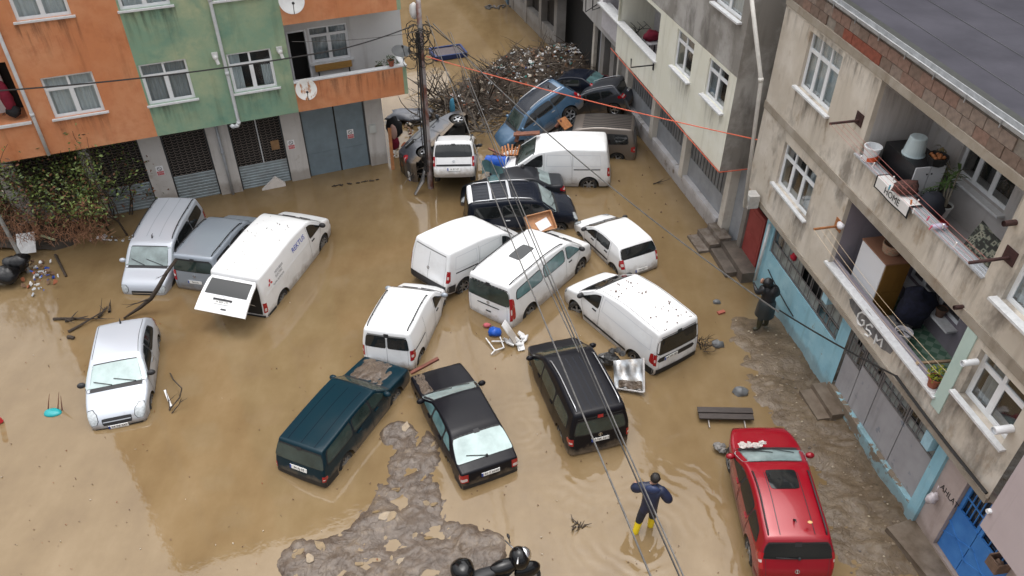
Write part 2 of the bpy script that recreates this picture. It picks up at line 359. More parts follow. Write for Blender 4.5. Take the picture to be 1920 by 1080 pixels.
def rect(F, d, tl, tr, bl, br):
    a, b, c, e = F.pix(*tl, d), F.pix(*tr, d), F.pix(*bl, d), F.pix(*br, d)
    ul, ur = (a[0]+c[0])/2, (b[0]+e[0])/2
    return min(ul, ur), max(ul, ur), (c[1]+e[1])/2, (a[1]+b[1])/2
# ================================================================ the orange and green apartment house on the left
Fl = Facade(at(540, 342), radians(67.8)); DL = 1.0
left_b = thing('apartment_building', 'orange and green painted apartment house with garage gates under its overhang', 'building', Fl.P(0, 0, 0))
orange = plaster('orange render', [(.60, .235, .105), ((.66, .32, .17), .55, .38, .66, None), ((.47, .165, .07), .9, .56, .75, None), ((.55, .21, .10), 3.0, .45, .8, None)])
green = plaster('green render', [(.23, .36, .255), ((.42, .46, .29), .5, .42, .68, None), ((.13, .275, .215), .7, .54, .74, None), ((.27, .36, .24), 3.0, .45, .8, None)])
white_r = plaster('white render', [(.62, .62, .62), ((.5, .5, .5), .8, .5, .8, None)])
grey_r = plaster('grey concrete', [(.30, .285, .265), ((.22, .20, .185), .9, .45, .75, None), ((.16, .12, .085), 2.2, .58, .8, None)])
UL, UB, UE = -9.8, .85, 5.15       # left end, loggia start, right end
ZS, ZT = 3.45, 21.0
wins = [rect(Fl, DL, (75, 146), (171, 135), (102, 222), (199, 208)), rect(Fl, DL, (259, 122), (346, 111), (280, 197), (369, 184)), rect(Fl, DL, (423, 101), (505, 92), (440, 174), (523, 163))]
UJ = wins[1][0]-.06; h = 3.32     # orange/green joint; storey height
lb = rect(Fl, DL, (-40, 122), (9, 117), (0, 236), (56, 226))
bay = (UL+.4, lb[1], lb[2], lb[3])
up = []
for i, w in enumerate(wins):
    for k in range(1, 5): up.append((w[0], w[1], w[2]+h*k, w[3]+h*k))
wins_all = wins+up
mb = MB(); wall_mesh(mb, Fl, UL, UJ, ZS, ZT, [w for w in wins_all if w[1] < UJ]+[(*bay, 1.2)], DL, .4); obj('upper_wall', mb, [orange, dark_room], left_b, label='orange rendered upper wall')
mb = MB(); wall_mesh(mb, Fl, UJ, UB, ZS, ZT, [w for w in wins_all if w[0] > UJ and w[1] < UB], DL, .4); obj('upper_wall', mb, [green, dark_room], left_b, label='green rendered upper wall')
mb = MB(); mb.quad(Fl.P(UL, ZS, DL), Fl.P(UE, ZS, DL), Fl.P(UE, ZS, -6), Fl.P(UL, ZS, -6)); obj('overhang_soffit', mb, grey_r, left_b)
kinds = [(lace, (.0, 1.)), (lace2, (0, 1)), (lace, (0, .28))]
for i, w in enumerate(wins_all):
    c, sp = kinds[i % 3] if i < 3 else (lace, (0, 1))
    wo = window(Fl, left_b, *w, DL, cols=(.5,), transom=.30, depth=.07, sill=.10, curtain=c, curt=sp)
    if i == 2:
        w2 = MB(); a, b, z0, z1 = w; w2.grid(lambda s, t: Fl.P(b-.42+.32*s, z0+.05+(z1-z0-.7)*t, DL-.25-.03*sin(s*24)), 30, 2); obj('curtain', w2, lace, wo, smooth=True)
# loggias at the right hand end, one above the other
RC = 1.45; UW = Fl.pix(757, 100, DL-RC)[0]
for k in range(0, 4):
    zb = ZS+h*k; zr = zb+1.14; zc = zb+3.15 if k == 0 else zb+h
    root = left_b
    mb = MB(); fbox(mb, Fl, UB+.002, UE-.15, zb+.002, zr, DL-.15, DL); obj('balcony_parapet', mb, orange, root, label='orange balcony parapet')
    mb = MB(); fbox(mb, Fl, UE-.148, UE, zb+.003, zr, DL-.9, DL+.001); obj('balcony_parapet', mb, green, root, label='green end of the balcony parapet')
    mb = MB(); fbox(mb, Fl, UB, UE+.03, zr+.002, zr+.055, DL-.19, DL+.04); fbox(mb, Fl, UE-.18, UE+.03, zr+.002, zr+.055, DL-.9, DL-.195); obj('rail_cap', mb, marble, root)
    mb = MB(); fbox(mb, Fl, UB+.003, UE-.15, zb+.004, zb+.16, DL-RC-.5, DL-.152); obj('balcony_floor', mb, grey_r, root)
    dh = (UB+.18, UB+.92, zb+.17, zb+2.55); wh = (UB+1.0, UB+2.5, zb+1.2, zb+2.58)
    mb = MB(); wall_mesh(mb, Fl, UB, UW, zb+.16, zb+h, [(*dh, .8), (*wh, .5)], DL-RC, .5); mb.quad(Fl.P(UB, zb, DL-.001), Fl.P(UB, zb, DL-RC), Fl.P(UB, zb+h, DL-RC), Fl.P(UB, zb+h, DL-.001))
    mb.quad(Fl.P(UW, zb, DL-RC), Fl.P(UW, zb, -6), Fl.P(UW, zb+h, -6), Fl.P(UW, zb+h, DL-RC)); obj('balcony_wall', mb, [white_r, dark_room], root)
    window(Fl, root, *wh, DL-RC, cols=(.5,), transom=.24, depth=.06, sill=.12, curtain=lace2 if k == 0 else lace)
    mb = MB()
    for a, b, c, e in ((dh[0], dh[0]+.06, dh[2], dh[3]), (dh[1]-.06, dh[1], dh[2], dh[3]), (dh[0]+.06, dh[1]-.06, dh[3]-.06, dh[3])): fbox(mb, Fl, a, b, c, e, DL-RC-.06, DL-RC+.02)
    obj('door_frame', mb, pvc, root)
mb = MB(); fbox(mb, Fl, UL, UE, ZT, ZT+.3, -9, DL+.3); mb.quad(Fl.P(UL, ZS, DL), Fl.P(UL, ZS, -9), Fl.P(UL, ZT, -9), Fl.P(UL, ZT, DL)); fbox(mb, Fl, UB, UE-.4, ZS+h*4, ZT, -6, DL-.01); obj('roof', mb, grey_r, left_b)
mb = MB(); fbox(mb, Fl, bay[0], bay[1]+.05, bay[2]-.08, bay[2]-.002, DL-.25, DL+.1); obj('rail_cap', mb, marble, left_b)
mb = MB(); fbox(mb, Fl, bay[0]+.5, bay[1]-.5, bay[2], bay[3]-.45, DL-1.05, DL-1.0); obj('balcony_door', mb, pvc, left_b)
col_r = plaster('pale column render', [(.56, .54, .52), ((.48, .455, .43), .9, .45, .75, None), ((.30, .24, .18), 2.2, .60, .8, None)])
# ground floor: columns, lattice shutters, the big steel gate
GH = ZS
def up_(px, py, d=0): return Fl.pix(px, py, d)[0]
cols = [(up_(291, 367), up_(332, 364)), (up_(417, 367), up_(456, 357)), (up_(549, 342), up_(583, 334)), (up_(697, 311), up_(728, 311))]
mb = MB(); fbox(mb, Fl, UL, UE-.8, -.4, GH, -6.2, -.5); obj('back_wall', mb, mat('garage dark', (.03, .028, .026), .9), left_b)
for a, b in cols+[(-9.8, -9.2), (-7.1, -6.75)]:
    mb = MB(); fbox(mb, Fl, a, b, -.42, GH-.003, -.49, 0); obj('column', mb, col_r, left_b)
pipe_m = mat('pvc pipe', (.62, .64, .66), .4, vary=.15, vscale=5)
lattice_m = mat('shutter lattice', (.20, .165, .145), .6, .3); sheet_m = mat('blue grey steel sheet', (.30, .36, .39), .5, .1, vary=.35, vscale=3, col2=(.24, .27, .28))
fr_m = mat('steel frame', (.075, .08, .085), .5, .4)
def shutter(a, b, zp, name='roller_shutter', mid=None):
    mb = MB(); fbox(mb, Fl, a, a+.05, -.42, GH-.01, -.2, -.12); fbox(mb, Fl, b-.05, b, -.42, GH-.01, -.2, -.12)
    s = obj(name, mb, fr_m, left_b)
    if mid: mb = MB(); fbox(mb, Fl, mid-.02, mid+.02, zp, GH-.01, -.17, -.11); obj('shutter_post', mb, pipe_m, s)
    mb = MB()
    n = int((zp+.42)/.12)
    for i in range(n):
        z = -.42+i*(zp+.42)/n; mb.quad(Fl.P(a+.05, z, -.15), Fl.P(b-.05, z, -.15), Fl.P(b-.05, z+.09, -.13), Fl.P(a+.05, z+.09, -.13)); mb.quad(Fl.P(a+.05, z+.09, -.13), Fl.P(b-.05, z+.09, -.13), Fl.P(b-.05, z+.12, -.15), Fl.P(a+.05, z+.12, -.15))
    obj('shutter_sheet', mb, sheet_m, s)
    mb = MB(); rows = int((GH-zp)/.115); w = .20; nn = int((b-a-.1)/w)+1
    for r in range(rows):
        z = zp+r*.115
        pts = [(a+.05+i*w/2+(0), z+(.05 if (i % 2) else 0)) for i in range(2*nn)]
        pts = [(min(u, b-.05), zz) for u, zz in pts]
        mb.tube([Fl.P(u, zz, -.14) for u, zz in pts], .012, 4, False)
        if r % 1 == 0:
            for i in range(1, 2*nn, 2):
                if pts[i][0] < b-.06: mb.tube([Fl.P(pts[i][0], pts[i][1], -.14), Fl.P(pts[i][0], pts[i][1]+.066, -.14)], .011, 4, False)
    o = obj('lattice', mb, lattice_m, s); o['kind'] = 'stuff'
    return s
zpl = 1.12
shutter(cols[0][1], cols[1][0], zpl); shutter(cols[1][1], cols[2][0], zpl-.1, mid=(cols[1][1]+cols[2][0])/2+.05); shutter(-6.75, cols[0][0], zpl); shutter(-9.2, -7.1, zpl)
gate_m = mat('grey blue gate steel', (.20, .265, .31), .45, .1, vary=.25, vscale=2.0, col2=(.165, .215, .25), bmp=.05)
ga, gb = cols[2][1], cols[3][0]; gm = (ga+gb)/2+.06
gate = obj('garage_gate', (lambda m: (fbox(m, Fl, ga, ga+.06, -.42, 3.1, -.24, -.12), fbox(m, Fl, gb-.06, gb, -.42, 3.1, -.24, -.12), fbox(m, Fl, ga+.06, gb-.06, 3.04, 3.1, -.24, -.12), m)[-1])(MB()), fr_m, left_b)
for a, b in ((ga+.065, gm-.012), (gm+.012, gb-.065)):
    for z0, z1 in ((.0, 1.0), (1.01, 3.03)):
        mb = MB(); fbox(mb, Fl, a, b, z0-.1 if z0 == 0 else z0, z1, -.2, -.15); obj('gate_leaf', mb, gate_m, gate)
mb = MB(); fbox(mb, Fl, gm-.03, gm+.03, -.3, 3.0, -.149, -.135); obj('gate_strip', mb, mat('black rubber', (.012, .012, .012), .6), gate)
# pipes, signs, box, lamps and dishes on that house
pipe_m = mat('pvc pipe', (.62, .64, .66), .4, vary=.15, vscale=5)
def pipe(name, label, pts, r=.055, m=None, group=None):
    mb = MB(); mb.tube(pts, r, 10)
    for i in range(1, len(pts)-1): mb.tube([pts[i]+(pts[i-1]-pts[i]).normalized()*.06, pts[i]+(pts[i+1]-pts[i]).normalized()*.06], r*1.25, 10)
    return tag(obj(name, mb, m or pipe_m, smooth=True), label, 'pipe', group)
ue = Fl.pix(447, 226, DL+.07)[0]
pipe('drain_pipe', 'white drain pipe down the green wall ending in a hooked spout', [Fl.P(ue, ZT, DL+.07), Fl.P(ue, 8, DL+.07), Fl.P(ue, 5.4, DL+.07), Fl.P(ue, ZS+.02, DL+.07), Fl.P(ue-.06, ZS-.1, DL+.07), Fl.P(ue-.25, ZS-.1, DL+.07), Fl.P(ue-.3, ZS-.02, DL+.07)], .06)
ul = Fl.pix(437, 362, .09)[0]
pipe('drain_pipe', 'grey drain pipe on the column between two lattice shutters', [Fl.P(ul, GH-.05, .09), Fl.P(ul, 1.9, .09), Fl.P(ul, -.2, .09)], .055, mat('grey pipe', (.40, .42, .45), .45, vary=.15))
u1_, z1_ = Fl.pix(6, 80, DL+.08); u2_, z2_ = Fl.pix(78, 262, DL+.08)
pipe('drain_pipe', 'white drain pipe down the orange wall beside the end balcony', [Fl.P(u1_, ZT, DL+.08), Fl.P((u1_+u2_)/2, 5, DL+.08), Fl.P((u1_+u2_)/2, z2_-.6, DL+.08)], .06)
red_m = mat('sign red', (.50, .02, .03), .5); white_s = mat('sign white', (.80, .80, .82), .5); blk = mat('black paint', (.015, .015, .016), .5)
def parking_sign(px, py, d, label):
    u, z = Fl.pix(px, py, d)
    t = thing('parking_sign', label, 'sign', Fl.P(u, z, d), 'no parking signs on the garages')
    m = MB(); fbox(m, Fl, u-.135, u+.135, z-.20, z+.20, d+.001, d+.013); obj('sign_board', m, white_s, t)
    m = MB(); fbox(m, Fl, u-.12, u+.12, z-.10, z-.02, d+.013, d+.016); fbox(m, Fl, u-.12, u+.12, z-.185, z-.115, d+.013, d+.016); obj('sign_print', m, red_m, t)
    M = axes(Fl.P(u, z+.085, d+.014), Fl.u, (0, 0, 1), Fl.n)
    m = MB(); m.lathe([(.085, 0), (.085, .003), (.068, .003), (.068, 0)], M, 24); r45 = M @ Matrix.Rotation(radians(-45), 4, 'Z'); m.box((0, 0, 0), (0.001, .001, .001)); m.frame(M.to_translation()+Fl.n*.0045, r45.to_3x3() @ Vector((1, 0, 0)), r45.to_3x3() @ Vector((0, 1, 0)), Fl.n, .15, .016, .003); obj('no_entry_ring', m, blk, t)
    for body, dz, s in (('GARAJ', -.06, .062), ('PARK YAPILMAZ', -.15, .028)):
        tm = text('lettering', body, s, axes(Fl.P(u, z+dz, d+.018)-t.location, Fl.u, (0, 0, 1), Fl.n), white_s, t)
parking_sign(300, 320, .0, 'no parking sign on the grey column left of the first lattice shutter')
parking_sign(546, 271, .0, 'no parking sign on the column between the lattice shutter and the steel gate')
parking_sign(657, 251, -.148, 'no parking sign on the right leaf of the steel gate')
u, z = Fl.pix(698, 240, .0)
mb = MB(); fbox(mb, Fl, u-.14, u+.14, z-.19, z+.17, .001, .09); mb.frame(Fl.P(u, z, .096), Fl.u, Fl.n, (0, 0, 1), .24, .01, .31)
tag(obj('meter_box', mb, mat('meter box', (.52, .54, .52), .5)), 'pale grey meter box on the column at the end of the garages', 'meter box')
u, z = Fl.pix(517, 272, -.1)
mb = MB(); fbox(mb, Fl, u-.18, u+.14, z-.2, z+.2, -.125, -.11); fbox(mb, Fl, u-.06, u+.03, z+.02, z+.06, -.11, -.108)
tag(obj('notice_board', mb, mat('brown card', (.33, .19, .09), .8, vary=.2)), 'brown square notice hanging on the right lattice shutter', 'notice')
dish_m = mat('dish white', (.68, .68, .67), .45, vary=.12, vscale=4); rust_dish = mat('rusty dish', (.66, .65, .62), .6, col2=(.36, .15, .05), vscale=3.2, lo=.52, hi=.60, stretch=(1.5, 1.5, .6)); dish_dark = mat('dark dish', (.06, .065, .068), .5)
def sat_dish(px, py, d, r, label, m, face):
    u, z = Fl.pix(px, py, d); t = thing('satellite_dish', label, 'satellite dish', Fl.P(u, z, d), 'satellite dishes')
    n = Vector(face).normalized(); x = n.cross(Vector((0, 0, 1))).normalized(); y = x.cross(n); M = axes(Fl.P(u, z, d), x, y, n)
    mb = MB(); mb.lathe([(.001, 0), (r*.4, r*.04), (r*.75, r*.14), (r, r*.25), (r*1.02, r*.25), (r*.75, r*.12), (r*.4, r*.02), (.001, -.015)], M, 28); obj('reflector', mb, m, t, smooth=True)
    f = M @ Vector((0, -r*.25, r*1.0)); b = M @ Vector((0, -r*.98, r*.25))
    mb = MB(); mb.tube([b, f], .014, 6); mb.blob(f, .05, 8, 6); obj('feed_arm', mb, blk, t)
    w = Fl.P(u, z-.1, 1.0 if d >= 1 else d-.5); mb = MB(); mb.tube([M @ Vector((0, 0, 0)), M @ Vector((0, 0, -.12)), w], .022, 6); obj('bracket', mb, mat('zinc', (.35, .36, .37), .4, .8), t)
sat_dish(546, 2, DL+.45, .43, 'large clean white satellite dish cut by the top edge above the balcony', dish_m, (.35, -.85, .38))
sat_dish(574, 168, DL+.42, .38, 'rust stained white satellite dish at the foot of the green wall', rust_dish, (.30, -.86, .40))
sat_dish(752, 99, DL+.15, .36, 'dark satellite dish lying above the flower pots on the balcony end', dish_dark, (.15, -.25, .95))
def lampcam(px, py, label, name, cat):
    u, z = Fl.pix(px, py, DL+.1); mb = MB(); fbox(mb, Fl, u-.10, u+.10, z-.02, z+.16, DL+.001, DL+.05); c = Fl.P(u, z, DL+.12); mb.blob(c, (.09, .09, .09), 12, 8); mb.tube([c, Fl.P(u+.05, z-.22, DL+.2)], .06, 10)
    tag(obj(name, mb, dish_m, smooth=False), label, cat)
lampcam(404, 108, 'small white wall lamp left of the drain pipe on the green wall', 'wall_lamp', 'lamp')
lampcam(525, 97, 'round white camera beside the open balcony door', 'security_camera', 'camera')
# bench and pots on the balcony
gz = DL-RC
wood_y = mat('varnished wood', (.42, .24, .07), .5, vary=.35, vscale=8, stretch=(.4, .4, 6)); wood_b = mat('weathered wood', (.20, .14, .10), .8, vary=.4, vscale=7, stretch=(.5, .5, 5))
u, z = UB+1.75, ZS+.16
t = thing('bench', 'yellow varnished bench under the balcony window', 'bench', Fl.P(u, z, gz+.4))
mb = MB(); fbox(mb, Fl, u-.72, u+.72, z+.74, z+1.0, gz+.12, gz+.15); obj('backrest', mb, wood_y, t)
mb = MB(); fbox(mb, Fl, u-.72, u+.78, z+.42, z+.46, gz+.2, gz+.62); obj('seat', mb, wood_b, t)
for k in (-.6, .6):
    mb = MB(); fbox(mb, Fl, u+k-.03, u+k+.03, z, z+.42, gz+.22, gz+.6); fbox(mb, Fl, u+k-.025, u+k+.025, z+.46, z+.74, gz+.14, gz+.18); obj('leg', mb, blk, t)
terracotta = mat('terracotta', (.33, .10, .055), .8, vary=.25, vscale=9); leaf_m = mat('plant leaf', (.055, .11, .025), .55, vary=.5, vscale=30); soil_m = mat('soil', (.03, .022, .016), .95)
def leaf_cloud(mb, c, r, n, s):
    for _ in range(n):
        q = Vector(c)+Vector((rnd(-1, 1)*r[0], rnd(-1, 1)*r[1], rnd(-1, 1)*r[2])); a = Vector((rnd(-1, 1), rnd(-1, 1), rnd(-.4, 1))).normalized(); b = a.cross(Vector((rnd(-1, 1), rnd(-1, 1), rnd(-1, 1)))).normalized()
        mb.add([q, q+a*s+b*s*.35, q+a*s*2, q+a*s-b*s*.35], [(0, 1, 2, 3)])
def pot(p, r, h, label, plant=None, m=None, name='flower_pot', cat='flower pot', group=None):
    t = thing(name, label, cat, p, group)
    mb = MB(); mb.lathe([(r*.7, 0), (r*.95, h*.85), (r*1.08, h*.86), (r*1.08, h), (r*.93, h)], Matrix.Translation(p), 18, True); obj('pot', mb, m or terracotta, t, smooth=False)
    mb = MB(); mb.lathe([(.001, h*.88), (r*.94, h*.88)], Matrix.Translation(p), 18); obj('soil', mb, soil_m, t)
    if plant: mb = MB(); leaf_cloud(mb, Vector(p)+Vector((0, 0, h+plant[1]*.6)), (plant[0], plant[0], plant[1]), plant[2], plant[3]); o = obj('foliage', mb, plant[4] if len(plant) > 4 else leaf_m, t); o['kind'] = 'stuff'
    return t
zr = ZS+1.14+.057
pot(Fl.P(UE-.55, zr, DL-.07), .12, .24, 'terracotta pot standing on the balcony rail under the dark dish', (.12, .12, 40, .05))
pot(Fl.P(UE-.95, ZS+.8, DL-.45), .16, .30, 'low clay trough behind the balcony rail', (.1, .1, 30, .05), wood_b)
pot(Fl.P(UE-.5, ZS+.7, DL-.5), .15, .35, 'bright green plant pot below the dark dish on the balcony', (.2, .2, 80, .06), mat('green plastic', (.03, .2, .05), .5))
cl_red = mat('dark red cloth', (.22, .012, .035), .9, vary=.3); cl_blk = mat('black cloth', (.012, .012, .014), .9)
u, z = bay[1]-.45, bay[2]
mb = MB(); mb.blob(Fl.P(u, z+.75, DL-.35), (.2, .18, .55), 10, 8, .3); t = tag(obj('hanging_clothes', mb, cl_red, smooth=True), 'dark red clothes hung at the end of the left balcony', 'clothes')
mb = MB(); mb.blob(Fl.P(u+.05, z+.28, DL-.3), (.24, .2, .2), 10, 8, .4); tag(obj('black_bag', mb, cl_blk, smooth=True), 'black bag lying on the left balcony rail below red clothes', 'bag')
# ================================================================ grey-brown house on the right
Fr = WALL_R; DR = .3
right_b = thing('apartment_building', 'grey-brown rendered house with two open balconies and a flat grey roof', 'building', Fr.P(0, 0, 0))
taupe = plaster('taupe render', [(.54, .485, .41), ((.66, .61, .54), .6, .44, .64, None), ((.27, .24, .205), .8, .53, .65, (1, 1, .5)), ((.33, .25, .17), 2.2, .58, .76, (1, 1, .5)), ((.60, .575, .54), 1.6, .64, .74, (1, 1, .4))])
lilac = plaster('lilac render', [(.27, .245, .28), ((.22, .2, .235), .9, .45, .8, None)])
cream_in = plaster('cream render', [(.50, .48, .47), ((.42, .40, .38), .9, .45, .8, None)])
mint = plaster('mint render', [(.46, .58, .53), ((.40, .52, .48), 2, .5, .8, None)], grain=.1)
RA, RB = -9.75, 2.95                       # near and far ends of the upper wall
S1, S2, EV, GT = 3.05, 6.02, 9.2, 9.95
U1 = rect(Fr, DR, (1520, 60), (1582, 105), (1496, 162), (1551, 214)); U2 = rect(Fr, DR, (1472, 270), (1532, 324), (1453, 344), (1510, 410))
LRw = rect(Fr, DR, (1837, 661), (1925, 735), (1796, 740), (1884, 835)); LRw = (RA+.35, LRw[1], LRw[2], LRw[3])
URw = (Fr.pix(1910, 495, DR)[0]-1.9, Fr.pix(1910, 495, DR)[0], S2+1.05, S2+2.5)
l1u = ((Fr.pix(1592, 375, DR)[0]+Fr.pix(1556, 480, DR)[0])/2, (Fr.pix(1810, 620, DR)[0]+Fr.pix(1761, 732, DR)[0])/2)
l2u = ((Fr.pix(1657, 155, DR)[0]+Fr.pix(1610, 280, DR)[0])/2, (Fr.pix(1912, 380, DR)[0]+Fr.pix(1855, 500, DR)[0])/2)
lo1 = (l1u[1], l1u[0], 3.86, S2-.04); lo2 = (l2u[1], l2u[0], 7.15, EV)
holes = [(*U1, .4), (*U2, .4), (*LRw, .5), (*URw, .4)]
mb = MB(); wall_mesh(mb, Fr, RA, RB, S1, EV, holes+[(*lo1, .14), (*lo2, .14)], DR, .4)
# loggia openings stay open: drop the dark closing faces of the last two
dk = [i for i in range(len(mb.f)) if mb.mi[i] == 1][-2:]
mb.f = [f for i, f in enumerate(mb.f) if i not in dk]; mb.mi = [x for i, x in enumerate(mb.mi) if i not in dk]
mb.cur = 0
mb.quad(Fr.P(RB, S1, DR), Fr.P(RB, S1, -8), Fr.P(RB, EV, -8), Fr.P(RB, EV, DR)); mb.quad(Fr.P(RA, S1, DR), Fr.P(RB, S1, DR), Fr.P(RB, S1, 0), Fr.P(RA, S1, 0))
obj('upper_wall', mb, [taupe, dark_room], right_b)
for w, cu, cs in ((U1, lace, (0, 1)), (U2, lace2, (0, .3))): window(Fr, right_b, *w, DR, cols=(.36, .68), transom=.30, depth=.10, sill=.12, curtain=cu, curt=cs, sd=.12)
window(Fr, right_b, *LRw, DR, cols=(.52,), transom=.28, depth=.16, sill=.14, curtain=lace2, curt=(.62, .86), fw=.085, sd=.14)
window(Fr, right_b, *URw, DR, cols=(.5,), transom=.28, depth=.12, sill=.2, curtain=lace, sd=.12)
# slab edge bands, worn and set a little proud
band = plaster('slab edge concrete', [(.30, .26, .21), ((.40, .36, .31), 1.2, .45, .7, None), ((.22, .165, .115), 1.8, .54, .75, (1, 1, .6))], grain=.5)
for z0, z1, nm in ((S1-.0, S1+.16, 'slab_edge'), (S2-.0, S2+.24, 'slab_edge'), (EV+.002, EV+.2, 'slab_edge')):
    mb = MB(); fbox(mb, Fr, RA, RB+.003, z0, z1, DR-.05, DR+.035); obj(nm, mb, band, right_b)
# hollow brick parapet under the gutter, laid brick by brick
brick_cols = [mat('brick '+n, c, .9, vary=.3, vscale=9, bmp=.3) for n, c in (('pink', (.25, .155, .12)), ('brown', (.20, .14, .11)), ('red', (.26, .075, .045)), ('dusty', (.26, .20, .165)))]
mortar = mat('mortar', (.27, .235, .20), .95, vary=.3)
mb = MB(); fbox(mb, Fr, RA, RB, EV+.2, GT, -.5, DR-.03); par = obj('brick_parapet', mb, mortar, right_b)
meshes = {}
for r in range(2):
    u = RB-.004-(.2 if r else 0); z0 = EV+.205+r*.272
    while u-.4 > RA:
        if random.random() < .07: u -= .445; continue
        key = (r, min(3, int(random.choice([0, 0, 1, 1, 1, 3, 3]))))
        if -1.9 < u < .2 and r == 0: key = (r, 2)
        if key not in meshes:
            b = MB(); b.frame((0, 0, 0), Fr.u, Fr.n, (0, 0, 1), .43, .05, .258); meshes[key] = b.mesh('brick', brick_cols[key[1]])
        o = obj('brick', meshes[key], None, par, local=True); o.location = Fr.P(u-.22, z0+.13, DR-.02+rnd(-.006, .008)); u -= .445
# flat roof and gutter
roof_m = mat('grey roofing felt', (.034, .033, .042), .8, spec=.15, col2=(.055, .053, .066), vscale=.5, bmp=.12, bscale=12)
mb = MB(); fbox(mb, Fr, RA-6, RB+.1, GT+.0, GT+.1, -14, DR-.12); roofo = obj('roof', mb, roof_m, right_b)
mb = MB()
for i in range(4): d0 = -.9-i*1.25; mb.tube([Fr.P(RB, GT+.104, d0), Fr.P(RA-3, GT+.104, d0+.1)], .012, 5)
obj('roof_seam', mb, mat('tar seam', (.04, .04, .045), .5), roofo)
mb = MB(); fbox(mb, Fr, RA-3, RB+.1, GT+.1, GT+.13, DR-.42, DR-.2); obj('gutter_moss', mb, mat('wet moss', (.02, .022, .018), .7, vary=.5, vscale=5), roofo)
zinc = mat('galvanised gutter', (.46, .47, .48), .45, .5, vary=.3, vscale=6)
mb = MB(); prof = [(.0, .13), (.0, .0), (.12, -.03), (.19, .02), (.19, .1), (.175, .1), (.175, .03), (.115, -.01), (.015, .02), (.015, .13)]
b0 = Fr.P(RA-3, GT+.06, DR-.12); mb.prism(prof, b0, Fr.n, (0, 0, 1), Fr.u, RB-RA+3.1); gut = obj('gutter', mb, zinc, right_b)
for i in range(26):
    mb = MB(); u = RB-.3-i*1.1
    if u < RA-2.5: break
    fbox(mb, Fr, u-.012, u+.012, GT+.0, GT+.17, DR+.072, DR+.088); obj('gutter_bracket', mb, zinc, gut)
# ---- the two balconies
tile_m, nt_, b_ = _nodes('green cube pattern lino'); b_.inputs['Roughness'].default_value = .4
ck = nt_.nodes.new('ShaderNodeTexChecker'); ck.inputs['Scale'].default_value = 5.5; tc = nt_.nodes.new('ShaderNodeTexCoord'); mp = nt_.nodes.new('ShaderNodeMapping'); mp.inputs['Rotation'].default_value = (0, 0, radians(36)); L(nt_, tc.outputs['Object'], mp.inputs[0]); L(nt_, mp.outputs[0], ck.inputs['Vector'])
ck.inputs['Color1'].default_value = (.10, .21, .145, 1); ck.inputs['Color2'].default_value = (.25, .36, .28, 1); L(nt_, ck.outputs[0], b_.inputs['Base Color'])
floor_w = mat('pale floor tiles', (.45, .43, .43), .5, vary=.12)
_a, _b = Fr.pix(1783, 612, DR-1.6), Fr.pix(1690, 522, DR-1.6); b1w = (_a[0], _b[0], (_a[1]+_b[1])/2, S2-.25)
b2w = rect(Fr, DR-1.75, (1806, 263), (1910, 338), (1793, 322), (1878, 402)); b2w = (max(b2w[0], lo2[0]+.1), b2w[1], b2w[2], min(b2w[3], EV-.12))
loggia(Fr, right_b, lo1[0], lo1[1], S1+.2, S2-.04, DR, 1.75, lilac, tile_m, lilac, [b1w])
loggia(Fr, right_b, lo2[0], lo2[1], S2+.27, EV, DR, 1.75, cream_in, floor_w, cream_in, [b2w])
window(Fr, right_b, *b1w, DR-1.75, cols=(.4, .75), transom=0, depth=.1, sill=.3)
window(Fr, right_b, *b2w, DR-1.75, cols=(.36, .68), transom=0, depth=.1, sill=.2)
mb = MB(); fbox(mb, Fr, lo1[0]-.05, lo1[1]+.1, lo1[2]+.002, lo1[2]+.06, DR-.26, DR+.09); obj('rail_cap', mb, marble, right_b)
alu = mat('pale aluminium', (.55, .57, .60), .4, .5)
mb = MB(); fbox(mb, Fr, lo2[0]-.02, lo2[1]+.12, lo2[2]+.002, lo2[2]+.04, DR-.24, DR+.08)
for k in (-.2, -.12, -.02): fbox(mb, Fr, lo2[0], lo2[1]+.1, lo2[2]+.041, lo2[2]+.06, DR+k-.02, DR+k+.02)
obj('rail_cap', mb, alu, right_b)
mb = MB(); fbox(mb, Fr, lo1[0]-.32, lo1[0]-.002, S1+.6, S2-.01, DR-.3, DR+.03); obj('pillar', mb, mint, right_b)
# painted letters on the band below the lower balcony
dk = mat('smeared grey paint', (.12, .12, .125), .8, vary=.4, vscale=4, col2=(.21, .2, .19)); wp = mat('white wall paint', (.72, .72, .71), .8)
ua, za = Fr.pix(1632, 612, DR); mb = MB(); pts = []
for k in range(22):
    a = 2*pi*k/22; pts.append((cos(a)*1.05*(1+.18*nz(cos(a)*2, sin(a)*2, 3)), sin(a)*.26*(1+.25*nz(cos(a)*3, sin(a)*3, 7))))
mb.prism(pts, Fr.P(ua+.05, za+.02, DR+.0005), -Fr.u, (0, 0, 1), Fr.n, .003); obj('paint_patch', mb, dk, right_b)
def stroke(F, parent, segs, d, w, m, name):
    mb = MB()
    for poly in segs: mb.tube([F.P(*F.pix(*p, d), d+.006) for p in poly], w, 5)
    return obj(name, mb, m, parent)
Zm = lambda x, y: (1580+x*340/706., 560+y*520/1080.)
stroke(Fr, right_b, [[Zm(*p) for p in ((92, 62), (78, 52), (64, 58), (58, 78), (62, 98), (74, 106), (84, 100), (86, 86), (76, 84))]], DR, .028, wp, 'painted_letter')
stroke(Fr, right_b, [[Zm(*p) for p in ((120, 112), (110, 100), (96, 104), (94, 118), (106, 126), (112, 138), (102, 148), (88, 138))]], DR, .028, wp, 'painted_letter')
stroke(Fr, right_b, [[Zm(*p) for p in ((124, 174), (134, 140), (136, 164), (156, 158), (150, 188))]], DR, .028, wp, 'painted_letter')
